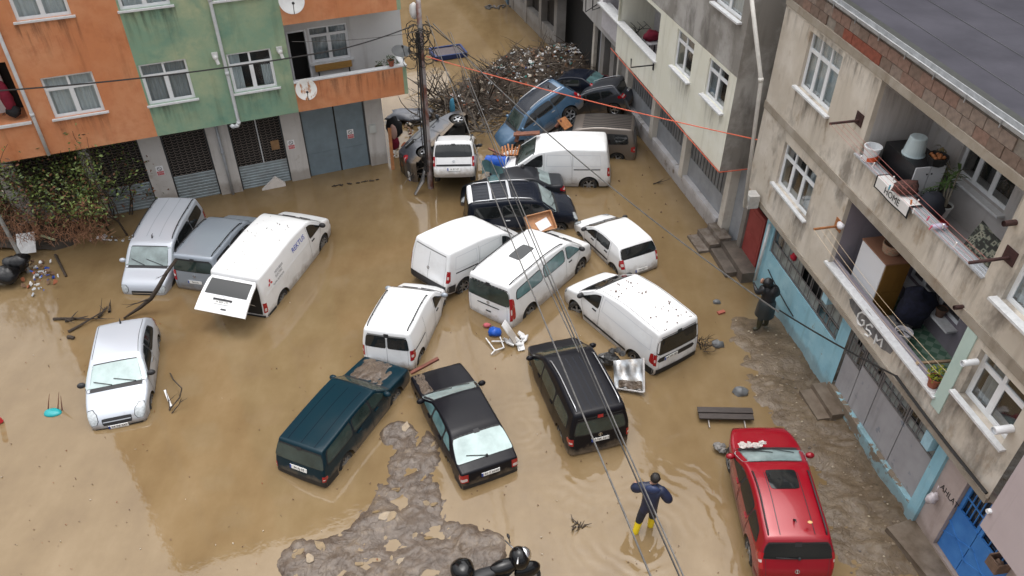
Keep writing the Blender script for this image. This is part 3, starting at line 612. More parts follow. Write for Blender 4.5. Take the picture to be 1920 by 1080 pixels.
# ---- ground floor
sky_blue = plaster('sky blue render', [(.27, .50, .60), ((.36, .58, .66), 1.2, .45, .7, None), ((.22, .42, .52), 2.0, .55, .75, None), ((.24, .20, .16), 2.6, .67, .70, None)])
flaking = plaster('flaking blue paint on mortar', [(.23, .185, .14), ((.30, .52, .60), 1.6, .47, .50, None), ((.14, .11, .085), 4, .55, .8, None)], grain=.8)
pinkw = plaster('pale pink render', [(.46, .38, .355), ((.38, .30, .27), 1.4, .5, .75, None), ((.22, .16, .12), 2.6, .64, .72, None)])
GA = -10.9
gw = [Fr.pix(*p, 0) for p in ((1454, 430), (1442, 467), (1580, 605), (1562, 642))]
bw = ((gw[2][0]+gw[3][0])/2, (gw[0][0]+gw[1][0])/2, (gw[1][1]+gw[3][1])/2, S1-.12)
ub = Fr.pix(1440, 500, 0)[0]; d1 = (Fr.pix(1592, 625, 0)[0]+Fr.pix(1562, 715, 0)[0])/2; pil = (Fr.pix(1772, 857, 0)[0]+Fr.pix(1712, 950, 0)[0])/2
bdo = (Fr.pix(1812, 910, 0)[0]+Fr.pix(1762, 995, 0)[0])/2
wl_far = Fr.pix(1417, 505, 0)[0]
mb = MB(); wall_mesh(mb, Fr, d1, wl_far, -.45, S1-.002, [(*bw, .35)], 0, .35); obj('ground_floor_wall', mb, [sky_blue, dark_room], right_b, label='light blue ground floor wall')
# barred window: frame, panes between the bars
pg = mat('dusty frosted pane', (.30, .33, .32), .35, vary=.45, vscale=3)
steel = mat('window bars', (.20, .19, .19), .6, .3)
def barred(root, F, u0, u1, z0, z1, d, nv, zs, name, broken=()):
    mb = MB()
    for a, b, c, e in ((u0, u0+.05, z0, z1), (u1-.05, u1, z0, z1), (u0+.05, u1-.05, z0, z0+.05), (u0+.05, u1-.05, z1-.05, z1)): fbox(mb, F, a, b, c, e, d-.1, d-.04)
    for i in range(1, nv): u = u0+(u1-u0)*i/nv; fbox(mb, F, u-.018, u+.018, z0+.05, z1-.05, d-.085, d-.055)
    o = obj(name, mb, steel, root)
    mb = MB()
    for zz in zs: fbox(mb, F, u0+.05, u1-.05, z0+(z1-z0)*zz-.015, z0+(z1-z0)*zz+.015, d-.054, d-.03)
    for i in range(nv*2):
        u = u0+(u1-u0)*(i+.5)/(nv*2); fbox(mb, F, u-.008, u+.008, z0+.05, z1-.05, d-.03, d-.016)
    obj('grille', mb, steel, o)
    zz = [z0+.05]+[z0+(z1-z0)*q for q in zs]+[z1-.05]
    for i in range(nv):
        for j in range(len(zz)-1):
            if (i, j) in broken: continue
            u = u0+(u1-u0)*(i+.5)/nv; w = (u1-u0)/nv-.04; mb = MB(); mb.quad(F.P(u-w/2, zz[j]+.01, d-.07), F.P(u+w/2, zz[j]+.01, d-.07), F.P(u+w/2, zz[j+1]-.01, d-.07), F.P(u-w/2, zz[j+1]-.01, d-.07)); obj('pane', mb, pg if random.random() < .75 else pane_m, o)
    return o
barred(right_b, Fr, *bw, 0, 7, (.38,), 'barred_window', {(2, 1), (3, 1)})
clothred = mat('red cloth', (.42, .012, .03), .8)
u, z = Fr.pix(1487, 482, 0); mb = MB(); mb.blob(Fr.P(u, z, -.02), (.1, .12, .14), 8, 6, .4); tag(obj('red_cloth', mb, clothred, smooth=True), 'small red cloth tied to the barred window of the blue wall', 'cloth')
# grey shop doors with window grids
door_grey = plaster('grey painted door sheet', [(.36, .35, .36), ((.29, .28, .29), 1.2, .45, .75, None), ((.22, .23, .26), 2.2, .62, .68, None)], grain=.08)
mb = MB(); fbox(mb, Fr, pil-.1, d1, .55, S1-.01, -.4, -.3); obj('door_backing', mb, dark_room, right_b)
sp = [pil+.16, pil+(d1-pil)*.34, pil+(d1-pil)*.62, pil+(d1-pil)*.82, d1-.02]
for i in range(4):
    a, b = sp[i]+.015, sp[i+1]-.015; zt = 2.0 if i < 3 else 1.75
    mb = MB(); fbox(mb, Fr, a, b, .5, zt, -.16, -.08); o = obj('shop_door', mb, door_grey, right_b)
    barred(o, Fr, a, b, zt+.01, S1-.06, -.03, max(3, int((b-a)/.42)), (.33, .66) if i < 3 else (.5,), 'door_window', {(1, 1)} if i == 3 else ())
mb = MB(); fbox(mb, Fr, pil-.02, d1+.1, -.45, .5, -.2, .06); obj('base_kerb', mb, flaking, right_b)
mb = MB(); fbox(mb, Fr, pil-.17, pil+.15, .1, S1-.004, -.2, .09); obj('pilaster', mb, sky_blue, right_b, label='sky blue pilaster')
hole = (-10.75, bdo, .3, 2.85)
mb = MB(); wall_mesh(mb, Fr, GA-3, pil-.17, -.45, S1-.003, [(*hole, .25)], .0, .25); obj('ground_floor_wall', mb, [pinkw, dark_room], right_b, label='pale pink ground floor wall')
blue_d = mat('blue door paint', (.035, .17, .50), .45, vary=.3, vscale=2.5, col2=(.06, .23, .58))
umid = (hole[0]+hole[1])/2+.15
for a, b in ((hole[0]+.02, umid-.01), (umid+.01, hole[1]-.02)):
    mb = MB(); fbox(mb, Fr, a, b, .32, 1.75, -.16, -.1); fbox(mb, Fr, a, a+.09, 1.75, 2.83, -.16, -.1); fbox(mb, Fr, b-.09, b, 1.75, 2.83, -.16, -.1); fbox(mb, Fr, a+.09, b-.09, 2.74, 2.83, -.16, -.1); fbox(mb, Fr, a, b, 1.70, 1.78, -.099, -.08); dl = obj('door', mb, blue_d, right_b, label='blue steel door leaf')
    mb = MB()
    for i in range(1, 4): u = a+.09+(b-a-.18)*i/4; fbox(mb, Fr, u-.012, u+.012, 1.75, 2.74, -.15, -.125)
    fbox(mb, Fr, a+.09, b-.09, 2.2, 2.23, -.124, -.1); obj('door_bars', mb, blue_d, dl)
    mb = MB(); mb.quad(Fr.P(a+.09, 1.78, -.175), Fr.P(b-.09, 1.78, -.175), Fr.P(b-.09, 2.74, -.175), Fr.P(a+.09, 2.74, -.175)); obj('pane', mb, pane_m, dl)
    mb = MB(); 
    for q, s in ((.5, 1.15), (-.5, 1.15)):
        x = Vector(Fr.u)*cos(q)+Vector((0, 0, 1))*sin(q); mb.frame(Fr.P((a+b)/2, 1.02, -.095), x, Fr.n, x.cross(Fr.n), s, .012, .05)
    obj('brace', mb, blue_d, dl)
um, zm = Fr.pix(1780, 931, 0)
text('lettering', 'AHLAT', .25, axes(Fr.P(um, zm, .004)-right_b.location, -Fr.u, Vector((0, 0, 1)), Fr.n), blk, right_b, sx=.8)
# the overhanging pink storey of the next house, cut by the frame
pk = plaster('pale lilac pink render', [(.50, .43, .44), ((.46, .39, .40), 1, .45, .8, None)], grain=.08)
pink_b = thing('apartment_building', 'pale pink upper storey of the next house jutting in at the bottom corner', 'building', Fr.P(-12, 0, 0))
cu, cz = Fr.pix(1837, 985, .95)
mb = MB(); fbox(mb, Fr, cu-4.5, cu, cz, 9.0, -1, .95); obj('upper_wall', mb, pk, pink_b)
mb = MB(); u, z = Fr.pix(1857, 958, .95); mb.tube([Fr.P(u, z, .94), Fr.P(u, z, 1.02)], .05, 10); obj('pipe_stub', mb, pvc, pink_b)
mb = MB(); fbox(mb, Fr, cu-4.5, cu-.8, -.45, cz, -.6, .02); obj('ground_floor_wall', mb, plaster('beige render', [(.42, .40, .37), ((.34, .31, .28), 1, .45, .8, None)]), pink_b)
u, z = Fr.pix(1872, 1056, .2)
mb = MB(); fbox(mb, Fr, u-.16, u+.16, z-.16, z-.13, .021, .35); fbox(mb, Fr, u-.16, u-.13, z-.13, z+.16, .021, .35); fbox(mb, Fr, u+.13, u+.16, z-.13, z+.16, .021, .35); fbox(mb, Fr, u-.13, u+.13, z-.13, z+.12, .32, .35)
mb.blob(Fr.P(u, z, .2), .1, 8, 6, .4); tag(obj('wall_box', mb, mat('rusty tin', (.22, .14, .10), .7, vary=.4, vscale=8)), 'open rusty tin box on the wall beside the blue doors', 'box')
# red door at the far end and the passage
redp = mat('dull red door paint', (.23, .035, .03), .6, vary=.3, vscale=2.5, col2=(.28, .05, .045))
rA = (Fr.pix(1436, 417, -.1)[0]+Fr.pix(1414, 500, -.1)[0])/2; rB = (Fr.pix(1405, 392, -.1)[0]+Fr.pix(1391, 470, -.1)[0])/2
mb = MB(); fbox(mb, Fr, rA, rB, .42, 2.35, -.2, -.1); fbox(mb, Fr, rA+.1, rB-.1, .6, 1.3, -.1, -.09); fbox(mb, Fr, rA+.1, rB-.1, 1.45, 2.2, -.1, -.09); obj('door', mb, redp, right_b, label='dull red door')
mb = MB(); fbox(mb, Fr, wl_far, rB+.5, -.45, S1-.01, -.9, -.25); obj('passage_wall', mb, mat('soot dark wall', (.05, .045, .04), .9), right_b)  # near-black wall at the back of the passage
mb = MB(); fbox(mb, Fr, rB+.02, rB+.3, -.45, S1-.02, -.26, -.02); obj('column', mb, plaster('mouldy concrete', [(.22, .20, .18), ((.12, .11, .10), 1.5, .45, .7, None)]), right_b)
mb = MB(); fbox(mb, Fr, wl_far-.0, rB+.5, -.45, .42, -.3, .45); fbox(mb, Fr, wl_far+.4, rB+.45, -.45, .2, .45, .85); obj('door_step', mb, mat('wet concrete', (.14, .115, .095), .6, vary=.4, vscale=3, bmp=.5), right_b)
pu = wl_far+.06
ptop = Fr.pix(1440, 0, .5); pbot = Fr.pix(1414, 528, .2)
pipe('drain_pipe', 'tall pale drain pipe between the cream house and the grey-brown house', [Fr.P(pbot[0]+2.5, 11, 1.6), Fr.P(*Fr.pix(1427, 150, 1.2), 1.2), Fr.P(*Fr.pix(1396, 388, .9), .9)], .06, mat('ivory pipe', (.60, .58, .54), .5, vary=.15))
pipe('drain_pipe', 'white pipe beside the red door at the corner of the blue wall', [Fr.P(*Fr.pix(1444, 420, .12), .12), Fr.P(*Fr.pix(1416, 525, .12), .12)], .05)
u, z = Fr.pix(1413, 375, .5); mb = MB(); fbox(mb, Fr, u-.2, u+.2, z-.2, z+.25, .4, .75); mb.tube([Fr.P(u, z+.05, .75), Fr.P(u, z+.05, .78)], .14, 16); tag(obj('air_conditioner', mb, mat('ac white', (.55, .54, .52), .5, vary=.2)), 'small dirty air conditioner box above the red door', 'air conditioner')
lb_m = mat('light blue tin', (.38, .60, .70), .5, vary=.15)
for (px, py, lab) in ((1412, 372, 'light blue tin hood above the red door'), (1541, 556, 'light blue tin hood over the barred window'), (1730, 828, 'light blue tin hood over the last grey shop door')):
    u, z = Fr.pix(px+4, py, .28); mb = MB(); mb.prism([(-.14, -.2), (.14, -.2), (.14, .25), (-.14, .25)], Fr.P(u, z, .02), Fr.u, (0, 0, 1), Fr.n, .22); tag(obj('lamp_hood', mb, lb_m), lab, 'hood')

# rain streaks below the sills: thin films of grime with a ragged lower edge
def grime_mat():
    m, nt, b = _nodes('grime streaks'); b.inputs['Base Color'].default_value = (.07, .055, .045, 1); b.inputs['Roughness'].default_value = .9
    tc = nt.nodes.new('ShaderNodeTexCoord'); sp = nt.nodes.new('ShaderNodeSeparateXYZ'); L(nt, tc.outputs['Generated'], sp.inputs[0])
    n = noise_node(nt, 7, 5, .6, stretch=(1, 1, .10)); r = ramp(nt, n.outputs['Fac'], [(.47, (0, 0, 0)), (.66, (.40, .40, .40))])
    mu = nt.nodes.new('ShaderNodeMath'); mu.operation = 'MULTIPLY'; L(nt, r.outputs[0], mu.inputs[0]); L(nt, sp.outputs['Z'], mu.inputs[1]); L(nt, mu.outputs[0], b.inputs['Alpha']); return m
grime = grime_mat()
def stain(F, root, w, d, ln=1.0):
    mb = MB(); a, b = w[0]-.12, w[1]+.12; z = w[2]-.065; mb.quad(F.P(a, z-ln, d+.004), F.P(b, z-ln, d+.004), F.P(b, z, d+.004), F.P(a, z, d+.004)); obj('rain_stain', mb, grime, root)
for w in wins: stain(Fl, left_b, w, DL, .95)
for w in wins[:2]: stain(Fl, left_b, (w[0], w[1], w[2]+h, w[3]), DL, 1.3)
stain(Fl, left_b, (UB+.3, UE-.4, ZS+1.14, 0), DL+.001, .9)
for w in (U1, U2): stain(Fr, right_b, w, DR, 1.1)
stain(Fr, right_b, LRw, DR, .7); stain(Fr, right_b, (lo1[0], lo1[1], lo1[2], 0), DR+.001, .6); stain(Fr, right_b, (lo2[0], lo2[1], lo2[2], 0), DR, .85); stain(Fr, right_b, (RA+.2, RB-.2, EV-.0, 0), DR, .7)
# ================================================================ cream house beyond, its neighbours up the side street
Fy = Facade(at(1212, 272), radians(-13.5), -1); DY = .8
cream_b = thing('apartment_building', 'cream house with damp grey upper wall and an open balcony over roller doors', 'building', Fy.P(0, 0, 0))
cream = plaster('yellow cream render', [(.70, .69, .59), ((.76, .755, .68), .8, .45, .7, None), ((.60, .575, .46), 1.3, .58, .8, (1, 1, .4)), ((.40, .37, .28), 2.4, .68, .82, (1, 1, .4))], grain=.12)
damp = plaster('damp cement render', [(.25, .235, .215), ((.42, .405, .385), .6, .47, .62, None), ((.13, .122, .11), 1.2, .55, .75, (1, 1, .4))])
YA, YB, YS, YL, YT = -7.95, 2.7, 3.3, 6.65, 13.5
w1 = rect(Fy, DY, (1272, 50), (1305, 73), (1262, 126), (1292, 149)); w2 = rect(Fy, DY, (1332, 100), (1370, 132), (1320, 179), (1354, 207)); w3 = rect(Fy, DY, (1352, -60), (1400, -20), (1340, 4), (1388, 38))
w1 = (w1[0], w1[1], w1[2], YL-.12); w2 = (w2[0], w2[1], w2[2], YL-.12)
bj = Fy.pix(1228, 116, DY)[0]; bl_end = Fy.pix(1122, 6, DY)[0]; zr = 4.6
bo = (bj-.05, bl_end-.2, zr, YL-.15)
mb = MB(); wall_mesh(mb, Fy, YA, YB, YS, YL, [(*w1, .4), (*w2, .4), (*bo, .14)], DY, .4)
k = [i for i in range(len(mb.f)) if mb.mi[i] == 1][-1]; mb.f.pop(k); mb.mi.pop(k)
mb.quad(Fy.P(YA, YS, DY), Fy.P(YB, YS, DY), Fy.P(YB, YS, -.5), Fy.P(YA, YS, -.5)); mb.quad(Fy.P(YB, YS, DY), Fy.P(YB, YL, DY), Fy.P(YB, YL, -6), Fy.P(YB, YS, -6))
obj('upper_wall', mb, [cream, dark_room], cream_b, label='cream wall')
mb = MB(); mb.quad(Fy.P(YA, YS, DY), Fy.P(YA, YT, DY), Fy.P(YA, YT, -7), Fy.P(YA, YS, -7)); obj('end_wall', mb, damp, cream_b, label='dark damp end wall')
mb = MB(); wall_mesh(mb, Fy, YA, YB, YL, YT, [(*w3, .4)], DY-.01, .4); mb.quad(Fy.P(YB, YL, DY-.01), Fy.P(YB, YT, DY-.01), Fy.P(YB, YT, -6), Fy.P(YB, YL, -6)); mb.quad(Fy.P(YA, YT, DY), Fy.P(YB, YT, DY), Fy.P(YB, YT, -7), Fy.P(YA, YT, -7)); obj('upper_wall', mb, [damp, dark_room], cream_b, label='grey unpainted upper wall')
window(Fy, cream_b, *w1, DY, cols=(.5,), transom=.27, depth=.07, sill=.16); window(Fy, cream_b, *w2, DY, cols=(.5,), transom=.27, depth=.07, sill=.16, curtain=lace2, curt=(.45, 1)); window(Fy, cream_b, *w3, DY, cols=(.5,), transom=.27, depth=.07, sill=.16, curtain=lace)
loggia(Fy, cream_b, bo[0], bo[1], 3.55, YL-.15, DY, 1.7, mat('balcony white', (.52, .50, .52), .8, vary=.15), mat('grey pink tiles', (.36, .33, .34), .5, vary=.15), cream)
mb = MB(); fbox(mb, Fy, bo[0]-.1, bo[1]+.1, zr+.002, zr+.06, DY-.26, DY+.1); obj('rail_cap', mb, marble, cream_b)
for w in (w1, w2): stain(Fy, cream_b, w, DY, 1.2)
# ground floor: plinth, columns, ribbed doors
plinth = plaster('pale plinth render', [(.58, .57, .585), ((.48, .46, .45), 1.4, .45, .7, None), ((.20, .16, .13), 2.2, .58, .70, None)], grain=.4)
YG = -6.95
mb = MB(); fbox(mb, Fy, YG, 3.0, -.45, .62, -.5, .0); obj('plinth', mb, plinth, cream_b)
mb = MB(); fbox(mb, Fy, YG-.1, 9, .0, YS-.01, -1.2, -.5); obj('back_wall', mb, dark_room, cream_b)
colm = plaster('worn column render', [(.60, .56, .50), ((.44, .39, .33), 2, .5, .75, None)])
ribd = mat('ribbed grey steel', (.23, .235, .24), .5, .1, vary=.3, vscale=2); plate = mat('grey door plate', (.33, .345, .37), .55, vary=.2, vscale=2)
cu_ = [Fy.pix(1276, 365, -.15)[0], Fy.pix(1362, 410, -.15)[0]+.1]
ends = [3.0, (3.0+cu_[0])/2, cu_[0], cu_[1]]
for u in ends: 
    mb = MB(); fbox(mb, Fy, u-.16, u+.16, .5 if u > -6 else -.4, YS-.004, -.45, .03); obj('column', mb, colm, cream_b)
for i in range(3):
    b, a = ends[i]-.17, ends[i+1]+.17; n = int((b-a)/.125)
    mb = MB(); fbox(mb, Fy, a, b, .62, 1.45, -.3, -.22); o = obj('steel_door', mb, plate, cream_b)
    for j in range(n):
        mb = MB(); u = a+(b-a)*(j+.5)/n; fbox(mb, Fy, u-.045, u+.045, 1.455, YS-.02, -.30, -.235+.02*(j % 2)); obj('slat', mb, ribd, o)
mb = MB(); fbox(mb, Fy, cu_[1]-1.6, cu_[1]-.18, -.4, YS-.01, -.45, -.3); obj('steel_door', mb, plate, cream_b)
# concrete steps by the last column
steps = thing('concrete_steps', 'broken concrete steps littered with leaves at the end of the cream house', 'steps', Fy.P(YG-.6, 0, .5))
wetc = mat('wet broken concrete', (.21, .18, .155), .7, vary=.5, vscale=4, col2=(.10, .075, .055), bmp=.5, bscale=14)
for i, (z, d0, d1_) in enumerate(((.52, -.1, .35), (.32, .35, .72), (.10, .72, 1.1))):
    mb = MB(); fbox(mb, Fy, YG-1.15, YG-.1, -.4, z, d0, d1_); obj('step', mb, wetc, steps)
# far neighbours on the right of the side street
Ff = Facade(at(1010, 66), radians(-19.0), -1)
far_b = thing('workshop_building', 'grey concrete workshops with dark open bays beyond the debris', 'building', Ff.P(0, 0, 0))
oldc = plaster('old grey concrete', [(.27, .255, .24), ((.20, .185, .17), 1.2, .45, .7, None), ((.13, .11, .095), 1.8, .58, .78, (1, 1, .5))])
FA, FB = -4.4, 18
mb = MB(); fbox(mb, Ff, -2.6, FB, -.45, .95, -.4, 0); obj('plinth', mb, oldc, far_b)
mb = MB(); fbox(mb, Ff, FA-3.5, FB, -.4, 3.05, -1.4, -.9); obj('back_wall', mb, dark_room, far_b)
for u in (-2.5, -.2, 2.2, 4.6, 7, 10): 
    mb = MB(); fbox(mb, Ff, u-.2, u+.2, -.42, 3.08, -.5, .03); obj('column', mb, oldc, far_b)
bayd = mat('soot black shutter', (.035, .03, .027), .7, .2, vary=.4)  # near-black panels across the open bays
for a, b in ((-2.3, -.4), (0, 2.0), (2.4, 4.4), (4.8, 6.8), (7.2, 9.8)):
    n = 6
    for j in range(n): mb = MB(); fbox(mb, Ff, a+(b-a)*j/n+.012, a+(b-a)*(j+1)/n-.012, .955, 3.0, -.42, -.34); obj('shutter_panel', mb, bayd, far_b)
mb = MB(); wall_mesh(mb, Ff, FA+1.2, FB, 3.1, 12, [], .85, .3); mb.quad(Ff.P(FA+1.2, 3.1, .85), Ff.P(FB, 3.1, .85), Ff.P(FB, 3.1, -.5), Ff.P(FA+1.2, 3.1, -.5)); mb.quad(Ff.P(FA+1.2, 3.1, .85), Ff.P(FA+1.2, 12, .85), Ff.P(FA+1.2, 12, -5), Ff.P(FA+1.2, 3.1, -5)); obj('upper_wall', mb, oldc, far_b)
# two bays between the workshops and the cream house, under a grey white balcony
mid_b = thing('apartment_building', 'narrow grey white house with a small balcony between the workshops and the cream house', 'building', Fy.P(4.5, 0, 0))
gw_m = plaster('grey white render', [(.40, .39, .38), ((.30, .285, .27), 1.4, .48, .75, (1, 1, .5)), ((.48, .48, .47), 2.2, .6, .8, None)])
mb = MB(); wall_mesh(mb, Fy, YB+.02, 8.2, 3.2, 12, [(3.4, 7.6, 4.55, 6.4, .14)], .55, .3)
k = [i for i in range(len(mb.f)) if mb.mi[i] == 1][-1]; mb.f.pop(k); mb.mi.pop(k)
mb.quad(Fy.P(YB+.02, 3.2, .55), Fy.P(8.2, 3.2, .55), Fy.P(8.2, 3.2, -.5), Fy.P(YB+.02, 3.2, -.5)); obj('upper_wall', mb, [gw_m, dark_room], mid_b)
loggia(Fy, mid_b, 3.4, 7.6, 3.5, 6.4, .55, 1.5, _M['balcony white'], _M['grey pink tiles'], gw_m)
mb = MB(); fbox(mb, Fy, 3.3, 7.7, 4.552, 4.61, .3, .65); obj('rail_cap', mb, marble, mid_b)
mb = MB(); fbox(mb, Fy, 3.05, 8.0, -.4, 3.19, -1.2, -.5); obj('back_wall', mb, dark_room, mid_b)
for u, w in ((3.5, .5), (4.3, .18), (5.1, .55), (6.5, .5), (7.9, .3)): mb = MB(); fbox(mb, Fy, u-w/2, u+w/2, -.42, 3.195, -.45, 0); obj('column', mb, colm if w < .5 else oldc, mid_b)
mb = MB(); fbox(mb, Fy, 6.8, 7.6, -.4, 2.6, -.4, -.2); obj('door', mb, mat('pale grey door', (.36, .36, .39), .5), mid_b, label='pale grey door')
# houses closing the far end of the street, out of frame but standing behind it
back_b = thing('apartment_building', 'blue and grey house at the far end of the flooded side street', 'building', (4, 56, 0))
mb = MB(); mb.box((0, 68, 5), (26, 8, 11), .1); obj('wall', mb, oldc, back_b)
p = at(952, 12)
mb = MB(); mb.box((p.x+.55, p.y+1.0, .5), (1.4, 1.2, 1.6), .2); tag(obj('blue_skip', mb, mat('faded blue steel', (.10, .17, .24), .6, .2, vary=.3)), 'faded blue metal bin standing in the far flood water', 'bin')
p = at(935, 14); mb = MB()
for _ in range(14): q = p+Vector((rnd(-.7, .7), rnd(-.3, .3), .04)); mb.box(q, (rnd(.1, .4), rnd(.05, .15), .06), rnd(0, 3))
tag(obj('floating_litter', mb, mat('dirty litter', (.16, .15, .14), .8, vary=.6, vscale=12)), 'clump of pale litter floating beside the far blue bin', 'litter', kind='stuff')
# drying rack, table and clothes on the cream balcony
dg = DY-.9
u, z = Fy.pix(1200, 40, dg); u += .2
t = thing('drying_rack', 'black wire clothes drying rack on the cream balcony', 'drying rack', Fy.P(u, 3.6, dg))
mb = MB(); 
for a, b in (((-.7, .0), (.7, 0)),): pass
zt = 4.55
for du in (-.75, .75): mb.tube([Fy.P(u+du, zt, dg-.3), Fy.P(u+du, zt, dg+.3)], .012, 5)
for dd in (-.3, 0, .3): mb.tube([Fy.P(u-.75, zt, dg+dd), Fy.P(u+.75, zt, dg+dd)], .01, 5)
mb.tube([Fy.P(u-.5, 3.58, dg+.3), Fy.P(u+.3, zt, dg-.28)], .013, 5); mb.tube([Fy.P(u+.5, 3.58, dg+.3), Fy.P(u-.3, zt, dg-.28)], .013, 5); mb.tube([Fy.P(u-.5, 3.58, dg-.3), Fy.P(u+.3, zt, dg+.28)], .013, 5); mb.tube([Fy.P(u+.5, 3.58, dg-.3), Fy.P(u-.3, zt, dg+.28)], .013, 5)
obj('frame', mb, blk, t)
u, z = Fy.pix(1225, 62, dg); zt = 4.4
t = thing('table', 'small white table on the cream balcony carrying red clothes', 'table', Fy.P(u, 3.58, dg))
mb = MB(); fbox(mb, Fy, u-.35, u+.45, zt-.03, zt, dg-.35, dg+.3); obj('table_top', mb, pvc, t)
for a in (-.3, .4):
    for b in (-.3, .25): mb = MB(); fbox(mb, Fy, u+a-.02, u+a+.02, 3.56, zt-.03, dg+b-.02, dg+b+.02); obj('leg', mb, blk, t)
mb = MB(); mb.blob(Fy.P(u+.05, zt+.2, dg), (.36, .3, .24), 12, 8, .5); tag(obj('clothes_heap', mb, cl_red, smooth=True), 'heap of dark red clothes on the small white balcony table', 'clothes')
def bracket(F, px, py, d, out, lab, m, name='clothes_line_bracket'):
    u, z = F.pix(px, py, d); t = thing(name, lab, 'bracket', F.P(u, z, d), 'clothes line brackets')
    mb = MB(); fbox(mb, F, u-.16, u+.16, z-.12, z+.2, d+.001, d+.02); obj('wall_plate', mb, m, t)
    mb = MB(); mb.tube([F.P(u, z, d+.02), F.P(u, z-.02, d+out)], .035, 8); obj('arm', mb, m, t); return F.P(u, z-.02, d+out)
u, z = Fy.pix(1226, 122, DY); mb = MB(); fbox(mb, Fy, u-.05, u+.05, z-.2, z+.1, DY+.001, DY+.03); mb.tube([Fy.P(u, z, DY+.03), Fy.P(u, z, DY+.95), Fy.P(u, z+.35, DY+.97)], .03, 8)
tag(obj('clothes_line_bracket', mb, blk), 'black angled bracket below the end of the cream balcony rail', 'bracket', 'clothes line brackets')
u, z = Fy.pix(1118, 15, .55); mb = MB(); mb.tube([Fy.P(u-.1, z+.2, .56), Fy.P(u-.1, z-.1, 1.1), Fy.P(u-.1, z+.5, 1.12)], .03, 8); mb.tube([Fy.P(u-.5, z+.2, .56), Fy.P(u-.5, z+.1, .9), Fy.P(u-.5, z+.6, .92)], .03, 8); tag(obj('clothes_line_bracket', mb, blk), 'black bracket hung on the small grey white balcony', 'bracket', 'clothes line brackets')
